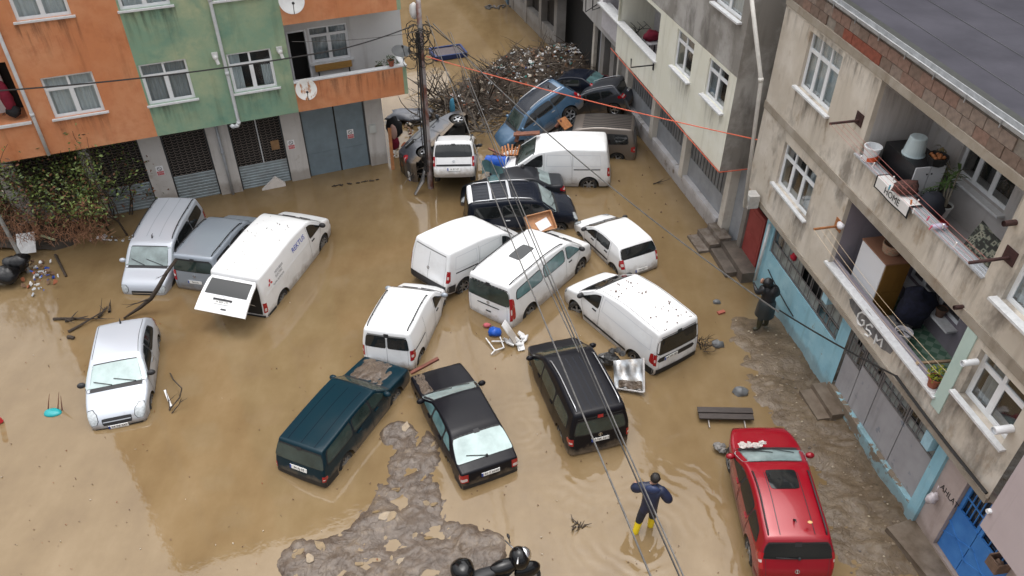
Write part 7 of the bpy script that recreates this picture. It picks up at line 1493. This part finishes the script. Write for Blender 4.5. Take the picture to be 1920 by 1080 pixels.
def roof_bits(oname, idx, typ, n, label, m, s=.03):
    objs = [o for o in bpy.data.objects if o.name.split('.')[0] == oname]; o = sorted(objs, key=lambda o: o.name)[idx]; c_ = Car(typ); mb = MB()
    for _ in range(n): q = rnd(c_.key[5]+1, c_.key[7]-1); p = c_.ring(q, rnd(-.75, .75), .004); scrap(mb, p, rnd(.4, 1)*s)
    mb_o = obj(label.split()[0]+'_x', mb, m); mb_o.name = 'leaf_bits'; mb_o.matrix_basis = o.matrix_basis.copy(); tag(mb_o, label, 'leaves', kind='stuff')
vans = sorted([o.name for o in bpy.data.objects if o.name.split('.')[0] == 'panel_van'])
roof_bits('panel_van', 3, 'van', 40, 'brown leaves scattered on the roof of the white van with the long black window', leafb, .035); roof_bits('panel_van', 0, 'bigvan', 40, 'tiny specks of leaf on the roof of the lettered white van', leafb, .014)
# branch over the two silver people carriers, driftwood in the water at left
mb = MB(); pts = [at(330, 487, 1.3), at(312, 512, 1.25), at(296, 540, .95), at(283, 560, .55), at(262, 577, .25), at(232, 597, .05)]; mb.tube(pts, [.05, .06, .07, .07, .06, .03], 8); twig(mb, pts[3], (-.6, -.6, .2), .8, .03, 1); twig(mb, pts[1], (.3, -.6, .4), .5, .03, 2); tag(obj('fallen_branch', mb, bark, smooth=True), 'long brown branch lying over the bonnet of the silver people carrier', 'branch')
mb = MB()
for a, b in (((100, 598), (205, 592)), ((122, 602), (165, 592)), ((128, 622), (205, 585)), ((205, 585), (207, 567)), ((185, 595), (200, 575))): twig(mb, at(*a, .04), at(*b, .06)-at(*a, .04), (at(*b)-at(*a)).length, .05, 1, .12)
tag(obj('floating_branches', mb, bark), 'bundle of dark branches floating above the silver hatchback', 'branches', kind='stuff')
def log(px0, py0, px1, py1, r, label, m=bark): a, b = at(px0, py0, .03), at(px1, py1, .03); mb = MB(); mb.tube([a, a.lerp(b, .5)+Vector((0, 0, .02)), b], [r, r*.9, r*.8], 9); tag(obj('log', mb, m), label, 'log', 'logs in the water')
log(128, 632, 139, 634, .07, 'short dark log floating under the bundle of branches'); log(104, 478, 124, 518, .05, 'dark stick in the water right of the leaning left pole')
log(410, 516, 440, 528, .03, 'x') if False else None
mb = MB(); pts = [at(319, 700, .1), at(325, 712, .35), at(341, 728, .45), at(337, 745, .25), at(318, 768, .05)]; mb.tube(pts, .02, 6); twig(mb, at(318, 770, 0), (-.2, .8, .6), .7, .02, 2); twig(mb, at(322, 775, 0), (.5, .2, .4), .5, .02, 2); tag(obj('curled_branch', mb, bark), 'thin curled branch beside the front wheel of the silver hatchback', 'branch')
a, b = at(309, 732, .15), at(321, 762, .05); mb = MB(); d = b-a; mb.frame((a+b)/2, d.normalized(), d.normalized().cross(Vector((0, 0, 1))), (0, 0, 1), d.length, .06, .04); tag(obj('white_stick', mb, white_t), 'white plastic strip floating beside the curled branch', 'strip')
# teal basin, traffic post, foam, stones, bench, brick
q = at(99, 774, .0); mb = MB(); mb.blob(q, (.25, .17, .09), 18, 10, .1); tag(obj('basin', mb, mat('teal plastic', (.01, .30, .32), .4), smooth=True), 'teal plastic basin floating upside down at the left', 'basin'); mb = MB(); 
for dx, h_ in ((-.18, .55), (.1, .6), (.22, .5)): twig(mb, q+Vector((dx, .1, 0)), (.25, .3, 1), h_, .02, 0, .1)
tag(obj('twigs', mb, mat('reddish twig', (.16, .05, .03), .7)), 'reddish twigs sticking up behind the teal basin', 'twigs', kind='stuff')
q = at(3, 792, .0); t = thing('marker_post', 'red and white striped marker post at the left edge of the water', 'post', q)
for k in range(5): mb = MB(); mb.lathe([(.07, .02+.16*k), (.07, .18+.16*k)], Matrix.Translation(q) @ Matrix.Rotation(-.25, 4, 'Y'), 14, True, True); obj('band', mb, red_m if k % 2 == 0 else white_s, t)
q = at(513, 350, .0); mb = MB(); mb.prism([(-.52, 0), (.48, 0), (.48, .16), (.14, .52)], q-Vector((0, 0, .04)), Fl.u, (0, 0, 1), Fl.n, .14); tag(obj('foam_block', mb, mat('foam', (.72, .67, .63), .8, vary=.1)), 'pale triangular foam board leaning in the water before the lattice shutter', 'foam board')
a, b = at(588, 345, .0), at(713, 328, .0); mb = MB(); d = b-a; mb.frame((a+b)/2-Vector((0, 0, .02))+Fl.n*-.2, Fl.u, Fl.n, (0, 0, 1), d.length, 1.2, .036); tag(obj('ramp', mb, mat('drowned ramp concrete', (.12, .085, .052), .35, vary=.4, vscale=2)), None, None, None, 'structure')
mb = MB()
for k in range(26): p = a.lerp(b, .25+.7*random.random())-Fl.n*-.40; mb.box(p+Vector((rnd(-.05, .05), rnd(-.05, .05), .025)), (rnd(.03, .14), .05, .02), rnd(0, 1))
tag(obj('ramp_gravel', mb, bark), 'dark scraps caught along the edge of the drowned ramp', 'debris', kind='stuff')
stone = mat('wet grey stone', (.16, .165, .17), .5, vary=.4, vscale=5, bmp=.4, bscale=18)
for (px, py, r, lab) in ((1346, 646, .17, 'rounded grey stone in the shallows beside the bank'), (1389, 735, .18, 'dark oblong stone at the edge of the bank'), (1344, 566, .10, 'small grey stone in the water below the white hatchback')):
    mb = MB(); mb.blob(at(px, py, .03), (r*1.2, r, r*.75), 12, 8, .5); tag(obj('stone', mb, stone, smooth=True), lab, 'stone', 'stones on the bank')
mb = MB(); mb.box(at(1352, 586, .02), (.26, .12, .09), .4); tag(obj('brick', mb, mat('red brick', (.33, .09, .06), .8)), 'single red brick in the shallows', 'brick')
q0, q1 = at(1308, 778, .1), at(1412, 780, .12); t = thing('bench', 'dark rough plank bench tipped in the water before the red car', 'bench', (q0+q1)/2)
d = (q1-q0); x = d.normalized(); yv = Vector((-x.y, x.x, 0)); dkw = mat('dark wet plank', (.05, .038, .034), .5, vary=.4, vscale=8, stretch=(.6, 3, 3))
for k in range(2): mb = MB(); mb.frame((q0+q1)/2+yv*(.12-.205*k)+Vector((0, 0, .08-.035*k)), x, yv, (0, 0, 1), d.length+rnd(-.08, .03), .20, .05); obj('slat', mb, dkw, t)
for f in (.18, .82): mb = MB(); c_ = q0.lerp(q1, f); mb.tube([c_+yv*.2, c_-yv*.25+Vector((0, 0, -.02)), c_-yv*.42-Vector((0, 0, .05))], .02, 6); obj('leg', mb, mat('bent wire', (.3, .28, .26), .5, .6), t)
mb = MB(); q = at(1352, 840, .1)
for k in range(5): mb.blob(q+Vector((rnd(-.15, .15), rnd(-.12, .12), rnd(0, .1))), (.12, .1, .07), 8, 6, .5)
tag(obj('rag', mb, mat('grey rag', (.22, .21, .2), .8, vary=.5)), 'grey rag caught on the front wheel of the red car', 'rag'); mb = MB(); q = at(1411, 832, 1.25)
for k in range(4): mb.blob(q+Vector((-.25+.17*k, rnd(-.06, .06), rnd(-.02, .02))), (rnd(.1, .19), rnd(.06, .12), .05), 10, 7, .9)
tag(obj('cloth', mb, mat('dirty white cloth', (.55, .50, .47), .8, vary=.2)), 'dirty white cloth lying at the foot of the red car windscreen', 'cloth')
q = at(1519, 979, 1.62); mb = MB(); mb.blob(q, (.06, .04, .012), 8, 4); tag(obj('leaf', mb, mat('yellow leaf', (.6, .38, .16), .6)), 'single yellow leaf on the roof of the red car', 'leaf')
# blue pallet afloat
q = at(840, 98, .14); t = thing('pallet', 'blue plastic pallet floating up the side street', 'pallet', q); x = Vector((cos(.35), sin(.35), 0)); yv = Vector((-x.y, x.x, 0)); pb = mat('blue pallet plastic', (.015, .035, .13), .5)
mb = MB(); mb.frame(q+Vector((0, 0, .03)), x, yv, (0, 0, 1), 1.7, 1.2, .05); obj('deck', mb, mat('brown deck', (.10, .08, .085), .6, vary=.3), t)
for o_, sx, sy in ((yv*.62, 1.8, .1), (yv*-.62, 1.8, .1), (x*.87, .1, 1.14), (x*-.87, .1, 1.14)): mb = MB(); mb.frame(q+o_, x, yv, (0, 0, 1), sx, sy, .24); obj('edge', mb, pb, t)
for a in (-.8, .8):
    for b in (-.55, .55): mb = MB(); mb.frame(q+x*a+yv*b-Vector((0, 0, .16)), x, yv, (0, 0, 1), .16, .14, .12); obj('foot', mb, pb, t)
# sheet iron leaning by the steel doors
mb = MB(); a, b, c_ = at(1198, 190, 1.3), at(1216, 246, .2), at(1196, 255, .2); mb.prism([(0, 0), (.9, 0), (1.0, 1.5), (.75, 1.6), (-.05, .9)], at(1200, 258, .05), Fy.u, (Fy.n*.35+Vector((0, 0, 1))).normalized(), Fy.n, .03); tag(obj('sheet_iron', mb, mat('dented grey sheet', (.20, .21, .22), .4, .5, vary=.4, vscale=3)), 'torn grey sheet of metal leaning behind the taupe van', 'metal sheet')
# coat hung at the end of the garages, dark barrels
q = at(741, 262, .6); t = thing('hanging_coat', 'dark coat with a pinkish shirt hung by the corner of the garages', 'coat', q)
mb = MB(); mb.blob(q+Vector((0, 0, .55)), (.35, .18, .5), 12, 8, .35); obj('coat', mb, cl_blk, t, True); mb = MB(); mb.blob(q+Vector((-.02, -.15, .45)), (.16, .07, .36), 10, 8, .2); obj('shirt', mb, mat('pinkish shirt', (.52, .33, .28), .8), t, True); mb = MB(); mb.blob(q+Vector((0, -.12, -.1)), (.2, .1, .32), 10, 8, .4); obj('cloth_tail', mb, cl_red, t, True)
board(730, 240, 1.6, 737, 318, .0, .14, .05, 'orange brown board standing by the corner of the garages', orangew)
mb = MB()
for k in range(90): q = at(rnd(735, 800), rnd(205, 300), rnd(.0, .3)); mb.cur = random.choice((0, 1, 2, 2, 3, 6)); scrap(mb, q, rnd(.05, .2))
tag(obj('corner_litter', mb, litter_c), 'rubbish piled at the corner of the garages behind the overturned car', 'litter', kind='stuff')
mb = MB(); q = at(770, 215, .25); mb.blob(q, (1.0, .6, .2), 16, 10, .5); tag(obj('tarpaulin', mb, mat('slate tarpaulin', (.13, .14, .165), .4, vary=.3, vscale=3, bmp=.5, bscale=5), smooth=True), 'slate grey tarpaulin bundle in the water behind the overturned car', 'tarpaulin')
mb = MB(); q = at(800, 330, .1)
for k in range(16): twig(mb, q+Vector((rnd(-.4, .4), rnd(-.3, .3), rnd(0, .5))), (rnd(-.5, .5), rnd(-.5, .3), rnd(-.6, .8)), rnd(.5, 1.1), .03, 1, .4)
tag(obj('pole_debris', mb, bark2), 'muddy roots and rags wrapped round the foot of the leaning pole', 'debris', kind='stuff')
mb = MB(); pts = [at(778, 365, .05), at(792, 340, .5), at(797, 312, .9)]; mb.tube(pts, [.05, .09, .04], 6); tag(obj('chrome_strip', mb, C_CHR), 'bent bright bumper strip at the foot of the leaning pole', 'strip')
mb = MB()
for k in range(240): q = at(rnd(0, 1400), rnd(560, 1080), .008); mb.cur = random.choice((2, 2, 2, 3, 2, 6)); scrap(mb, q, rnd(.006, .022))
for k in range(60): q = at(rnd(1000, 1330), rnd(280, 480), .008); mb.cur = 2; scrap(mb, q, rnd(.01, .05))
tag(obj('floating_specks', mb, litter_c), 'small specks of leaf and litter afloat all over the brown water', 'litter', kind='stuff')
for (px, py, lab) in ((1390, 655 - 275, None),): pass
mb = MB(); twig(mb, at(1308, 432, .02), (1, .1, .05), .7, .03, 1, .3); tag(obj('floating_stick', mb, bark), 'black stick floating before the concrete steps', 'stick'); mb = MB(); twig(mb, at(1225, 345, .02), (.9, .4, .1), .7, .025, 1, .3); tag(obj('floating_stick', mb, bark), 'dark stick floating along the pale plinth', 'stick')
mb = MB(); q = at(1085, 985, .02)
for k in range(12): twig(mb, q+Vector((rnd(-.15, .15), rnd(-.1, .1), 0)), (rnd(-1, 1), rnd(-1, 1), .2), .2, .02, 0, .4)
tag(obj('dark_clump', mb, bark), 'small black clump in the shallow water left of the wading person', 'debris', kind='stuff')
mb = MB(); q = at(1318, 655, .05)
for k in range(30): twig(mb, q+Vector((rnd(-.12, .12), rnd(-.2, .2), rnd(0, .3))), (rnd(-.3, 1), rnd(-.7, .7), rnd(-.2, .8)), rnd(.2, .45), .012, 1, .5)
tag(obj('twig_bunch', mb, bark), 'bunch of twigs caught at the rear corner of the white van with leaves', 'twigs', kind='stuff')
# bank pebbles, lumps of mud on the mound
mb = MB()
for k in range(500):
    x, y = rnd(6.2, 11), rnd(9, 19); z = ground_z(x, y)
    if z < .0 or (Vector((x, y, 0))-Fr.o).dot(Fr.n) < .15: continue
    s = rnd(.010, .035); mb.cur = random.choice((0, 1, 1, 1, 2)); mb.blob((x, y, z+.004), (s*1.3, s, s*.6), 6, 4, .5)
tag(obj('pebbles', mb, [mat('pale pebble', (.34, .28, .20), .6), mat('brown pebble', (.2, .15, .10), .6), mat('dark pebble', (.1, .08, .065), .6)]), 'small stones and lumps of earth on the muddy bank', 'pebbles', kind='stuff')
mb = MB()
for k in range(42):
    p, r = random.choice(MUD); x, y = p.x+rnd(-1, 1)*r, p.y+rnd(-1, 1)*r; z = ground_z(x, y)
    if z < .01: continue
    s = rnd(.05, .17); n = 9; M_ = rnd(0, 3); pts = [(cos(2*pi*i/n)*s*rnd(.7, 1.5), sin(2*pi*i/n)*s*rnd(.45, .8)) for i in range(n)]
    nn_ = Vector((ground_z(x-.05, y)-ground_z(x+.05, y), ground_z(x, y-.05)-ground_z(x, y+.05), .1)).normalized(); X_ = nn_.cross(Vector((cos(M_), sin(M_), 0))).normalized(); mb.prism(pts, Vector((x, y, z-.012)), X_, nn_.cross(X_), nn_, .02)
tag(obj('clay_patches', mb, mat('ochre clay', (.235, .165, .085), .3, vary=.3, vscale=9, bmp=.3)), 'patches of ochre clay in the grey mud bank between the cars', 'clay', kind='stuff')
# ---------------------------------------------------------------- bush, poles, motorcycle, wires
lf1 = mat('bush leaf green', (.12, .155, .04), .5, vary=.5, vscale=3); lf2 = mat('bush leaf pale', (.19, .26, .06), .5, vary=.4, vscale=5); lf3 = mat('bush leaf dark', (.045, .08, .022), .55); lf4 = mat('bush leaf rust', (.22, .095, .045), .7, vary=.4, vscale=5)
p0 = at(95, 430, 0)
bush = thing('shrub', 'tall loose green shrub with rusty undergrowth in front of the left garages', 'shrub', (p0.x, p0.y, 0))
mb = MB(); crown = MB()
def br(p, d, ln, r, depth, out):
    pts = [Vector(p)]; d = Vector(d).normalized(); n = 4
    for i in range(n): d = (d+Vector((rnd(-1, 1), rnd(-1, 1), rnd(-.7, .8)))*.28).normalized(); pts.append(pts[-1]+d*ln/n)
    mb.tube(pts, [r*(1-.6*i/n) for i in range(n+1)], 5, False)
    if depth == 0: out.append(pts); return
    for _ in range(3): i = random.randint(1, n); br(pts[i], d+Vector((rnd(-1, 1), rnd(-1, 1), rnd(-.5, .9)))*.8, ln*rnd(.5, .8), r*.55, depth-1, out)
tips_ = []
for k in range(64):
    q = at(rnd(-60, 240), rnd(385, 470), 0)+Vector((0, .6, 0)); br(q, (rnd(-.45, .45), rnd(-.5, .2), 1.1), rnd(1.5, 3.1), rnd(.03, .06), 2, tips_)
obj('branches', mb, bark, bush)
for pts in tips_:
    for _ in range(28):
        q = random.choice(pts)+Vector((random.gauss(0, .22), random.gauss(0, .22), random.gauss(0, .17))); s = rnd(.04, .09)
        crown.cur = random.choice((0, 1, 1, 2, 3)) if q.z > 1.2 else random.choice((3, 3, 2, 0, 3))
        a = Vector((rnd(-1, 1), rnd(-1, 1), rnd(-.6, .6))).normalized(); b = a.cross(Vector((rnd(-1, 1), rnd(-1, 1), rnd(-1, 1)))).normalized(); crown.add([q, q+a*s+b*s*.45, q+a*s*2, q+a*s-b*s*.45], [(0, 1, 2, 3)])
o = obj('crown', crown, [lf1, lf2, lf3, lf4], bush); o['kind'] = 'stuff'
mb = MB()
for k in range(1700):
    q = at(rnd(-30, 190), rnd(380, 470), rnd(.0, 1.6))+Vector((0, .5, 0)); d = Vector((rnd(-.5, .5), rnd(-.5, .5), rnd(-.4, .7))); mb.tube([q, q+d*.3+Vector((0, 0, .1)), q+d*.7], .007, 3, False)
o = obj('dry_stems', mb, mat('rust dry stems', (.20, .095, .05), .85), bush); o['kind'] = 'stuff'
mb = MB(); bank_m = mat('dark wet earth', (.05, .037, .026), .8, vary=.5, vscale=3, bmp=.6, bscale=10)
mb.grid(lambda a, b: Vector((at(-120+300*a, 470-95*b, 0).x, at(-120+300*a, 470-95*b, 0).y, -.25+.75*sin(pi*min(1, a*.9+.12))**.7*sin(pi*(.15+.7*b))+.15*nz(a*8, b*8, 2))), 26, 18); tag(obj('earth_bank', mb, bank_m, smooth=True), None, None, None, 'structure')
# white sacks of rubble among the leaves
mb = MB()
for k in range(52):
    px, py = rnd(3, 62), rnd(296, 350)
    if py > 320 and (px < 22 or px > 48) : continue
    q = at(px, py, 1.2)+Vector((0, .6, 0)); mb.blob(q, (rnd(.06, .16), .1, rnd(.05, .12)), 7, 5, .5)
tag(obj('white_rubble', mb, mat('white rubble', (.55, .54, .52), .8, vary=.3, vscale=8), smooth=True), 'heap of white lumps behind the shrub', 'rubble', kind='stuff')
mb = MB(); q = at(76, 338, 1.2)+Vector((0, .3, 0)); mb.blob(q, (.18, .14, .28), 9, 7, .5); tag(obj('plastic_bag', mb, mat('bluish plastic', (.50, .54, .58), .4), smooth=True), 'bluish white plastic bag snagged in the shrub', 'bag')
q = at(49, 456, .5); mb = MB(); mb.frame(q, Vector((.95, .25, 0)), Vector((-.2, .75, .62)).normalized(), Vector((.15, -.6, .78)).normalized(), .62, .78, .03); tag(obj('white_board', mb, mat('dirty white board', (.60, .60, .60), .6, vary=.25, vscale=6)), 'square white board lying under the leaning left pole', 'board')
mb = MB(); a, b = at(76, 441, .3), at(103, 450, .25); d = b-a; mb.frame((a+b)/2, d.normalized(), d.normalized().cross(Vector((0, 0, 1))), (0, 0, 1), d.length, .08, .04); tag(obj('board', mb, mat('pale green lath', (.42, .46, .28), .7)), 'pale greenish lath beside the white board', 'board', 'broken boards')
mb = MB(); a = at(62, 525, -.3); top = at(0, 410, 1.9); d = (top-a); mb.tube([a, a+d*1.8], [.075, .06], 10); tag(obj('utility_pole', mb, mat('weathered grey pole', (.24, .235, .22), .7, vary=.3, vscale=5)), 'grey pole leaning at the left edge in front of the shrub', 'pole')
mb = MB(); q = at(12, 515, .2)
for k in range(5): mb.blob(q+Vector((rnd(-.6, .5), rnd(-.4, .4), rnd(0, .25))), (rnd(.3, .5), .35, .3), 12, 8, .45)
tag(obj('rubbish_bags', mb, mat('black polythene', (.008, .008, .009), .25, bmp=.5, bscale=14), smooth=True), 'black rubbish bags at the left edge of the water', 'rubbish bags', kind='stuff')
mb = MB()
for k in range(60): q = at(60+random.gauss(12, 14), 505+random.gauss(10, 18), rnd(.02, .25)); mb.cur = random.choice((0, 0, 2, 2, 3, 1, 4)); scrap(mb, q, rnd(.04, .13))
for k in range(40): q = at(rnd(170, 250), rnd(442, 452), .03); mb.cur = random.choice((0, 2, 2, 1)); scrap(mb, q, rnd(.03, .1))
tag(obj('shore_litter', mb, litter_c), 'litter washed up at the foot of the leaning left pole', 'litter', kind='stuff')
# leaning steel pole with its tangle of wires
ptop = Vector((at(786, 30, 6.5)[0], at(786, 30, 6.5)[1], 6.5)); pb = at(812, 372, -.3); base = at(808, 352, 0)
tp = at(788, 60, 6.2)
t = thing('utility_pole', 'leaning rusty steel utility pole with cable tangles between the orange house and the pile up', 'pole', base)
mb = MB(); mb.tube([base-(tp-base)*.08, base, base.lerp(tp, .5), tp, tp+(tp-base)*.22], [.13, .125, .11, .095, .09], 12); obj('shaft', mb, mat('rusty galvanised pole', (.32, .30, .30), .5, .3, col2=(.17, .065, .045), vscale=1.3, lo=.48, hi=.62), t, True)
mb = MB()
for k in range(4): o_ = Vector((-.18+.05*k, -.1, 0)); mb.tube([tp+o_*.8, base.lerp(tp, .55)+o_*1.2+Vector((rnd(-.05, .05), 0, 0)), base.lerp(tp, .12)+o_], .022, 6)
for k in range(26): c_ = tp+Vector((rnd(-.45, .35), rnd(-.35, .2), rnd(-1.1, .3))); r_ = rnd(.12, .35); ax = rnd(0, 3); mb.tube([c_+Vector((cos(a_*.7+ax)*r_, sin(a_*.5)*r_*.6, sin(a_*.7+ax)*r_*1.2)) for a_ in range(10)], .014, 5)
o = obj('cable_tangle', mb, mat('black cable', (.018, .017, .017), .55), t); o['kind'] = 'stuff'
mb = MB(); q = at(776, 20, 6.9); mb.blob(q, (.17, .17, .30), 12, 8, .15); obj('street_lamp', mb, dish_m, t, True)
cab = _M['black cable']; cab_g = mat('weathered grey cable', (.11, .105, .10), .5, vary=.5, vscale=8); cab_o = mat('orange cable', (.62, .12, .06), .5)
wl = thing('overhead_wires', 'bundle of overhead wires', 'wires', tp) if False else None
def wire(name_lab, a, b, s, r, m, n=24): return line(sag(a, b, s, n), r, m, 'overhead_wire', name_lab, 'wire', 'overhead wires', 6)
def ptz(px, py, z): return at(px, py, z)
wire('black cable running along the orange and green house to the leaning pole', ptz(-60, 174, 7.0), ptz(640, 92, 6.4), .18, .024, cab); wire('black cable from the balcony front to the leaning pole', ptz(640, 92, 6.4), ptz(775, 48, 6.6), .05, .022, cab)
wire('thin grey wire above the balcony bench', ptz(548, 78, 6.4), ptz(780, 60, 6.4), .1, .01, cab_g)
t = thing('overhead_wire', 'pair of twisted grey cables crossing past the black people carrier to the lower edge', 'wire', ptz(1080, 620, 6), 'overhead wires')
for off in (0, 8): mb = MB(); mb.tube(sag(ptz(840+off*.6, 60, 6.5), ptz(1318+off, 1180, 8.2), .25, 40), .012, 6); obj('strand', mb, cab_g if off else cab, t)
wire('grey cable crossing the left side of the black people carrier to the lower edge', ptz(800, 30, 6.5), ptz(1262, 1180, 8.3), .35, .014, cab_g, 40)
wire('thin grey cable beside the twisted pair over the white minibus', ptz(920, 300, 6.2), ptz(1085, 660, 7.2), .05, .012, cab_g)
wire('orange cable from the leaning pole to the pale drain pipe', ptz(800, 106, 5.6), ptz(1420, 262, 5.6), .12, .016, cab_o)
wire('thin orange cable hung along the foot of the cream wall', Fy.P(3.2, 3.27, .84), Fy.P(YA, 3.30, .84), .02, .018, cab_o); wire('thin orange cable across the damp end wall', Fy.P(YA-.04, 3.30, .84), Fy.P(YA-.04, 3.30, -1.2), .02, .018, cab_o)
wire('long grey wire from the leaning pole over the white hatchback to the blue wall', ptz(812, 44, 6.4), ptz(1460, 585, 4.0), .5, .02, cab_g, 40); wire('black wire looping along the grey-brown house above the shop doors', Fr.P(*Fr.pix(1462, 582, .5), .5), Fr.P(*Fr.pix(1680, 705, .4), .4), .06, .024, cab)
wire('black cable bundle fixed under the slab above the AHLAT lettering', Fr.P(*Fr.pix(1680, 705, .4), .4), Fr.P(*Fr.pix(1850, 925, .4), .4), .04, .04, cab); wire('thin dark wire clipped on the blue wall below the barred window', Fr.P(*Fr.pix(1440, 505, .03), .03), Fr.P(*Fr.pix(1487, 593, .03), .03), .05, .018, cab)
wire('dark wire from the pole down to the debris heap', ptz(786, 40, 6.5), ptz(905, 250, .9), .1, .018, cab_g); wire('dark wire from the pole to the far debris', ptz(798, 40, 6.5), ptz(945, 140, .9), .2, .02, cab_g)
mb = MB(); q = at(848, 200, 1.5); mb.blob(q, (.12, .1, .42), 10, 8, .3); tag(obj('blue_rag', mb, mat('light blue rag', (.06, .25, .38), .7), smooth=True), 'light blue rag snagged on a wire above the overturned car wheel', 'rag')
# motorcycle cut by the lower edge
chr_b = mat('black gloss', (.004, .004, .005), .18, spec=.3, coat=.25); q = at(940, 1112, .0)
mk = thing('motorcycle', 'black motorcycle with a domed front and top box cut by the lower edge', 'motorcycle', M=Matrix.Translation((q.x, q.y, ground_z(q.x, q.y)+.02)) @ Matrix.Rotation(radians(20), 4, 'Z') @ Matrix.Rotation(radians(-18), 4, 'X') @ Matrix.Scale(1.1, 4))
def mkp(n, f, m, smooth=True): mb = MB(); f(mb); return obj(n, mb, m, mk, smooth, local=True)
for x_ in (.62, -.62):
    M_ = Matrix.Translation((x_, 0, .30)) @ Matrix.Rotation(radians(90), 4, 'X'); w_ = mkp('wheel', lambda b: b.lathe([(.22, -.05), (.29, -.05), (.31, 0), (.29, .05), (.22, .05), (.22, -.05)], M_, 24), C_RUB); mb = MB(); mb.lathe([(.22, .03), (.05, .04), (.05, -.04), (.22, -.03)], M_, 20); obj('rim', mb, C_RIM, w_, local=True)
mkp('front_fender', lambda b: b.blob((.64, 0, .50), (.30, .13, .20), 16, 10), chr_b); mkp('headlight', lambda b: b.blob((.60, 0, .92), (.17, .17, .17), 18, 12), C_CHR); mkp('fairing', lambda b: b.blob((.50, 0, .86), (.22, .24, .26), 18, 12), chr_b)
mkp('tank', lambda b: b.blob((.15, 0, .78), (.34, .17, .15), 16, 10), chr_b); mkp('seat', lambda b: b.blob((-.32, 0, .76), (.42, .16, .09), 16, 8), C_BLK); mkp('top_box', lambda b: b.blob((-.72, .05, .98), (.26, .28, .22), 18, 12, .1), chr_b)
mkp('frame', lambda b: (b.tube([(.6, 0, .3), (.45, 0, 1.0)], .03, 8), b.tube([(-.62, 0, .3), (0, 0, .4), (.45, 0, .7)], .04, 8), b.blob((.0, 0, .42), (.25, .16, .18), 10, 8)), C_UNDER)
mkp('handlebar', lambda b: b.tube([(.34, .40, 1.08), (.44, .15, 1.02), (.44, -.15, 1.02), (.34, -.40, 1.08)], .018, 8), C_CHR); mkp('mirror', lambda b: (b.tube([(.42, .3, 1.05), (.42, .36, 1.16)], .012, 6), b.blob((.42, .38, 1.18), (.03, .08, .045), 10, 6)), C_BLK); mkp('tail_light', lambda b: b.blob((-.86, 0, .70), (.05, .09, .05), 10, 6), C_RED)
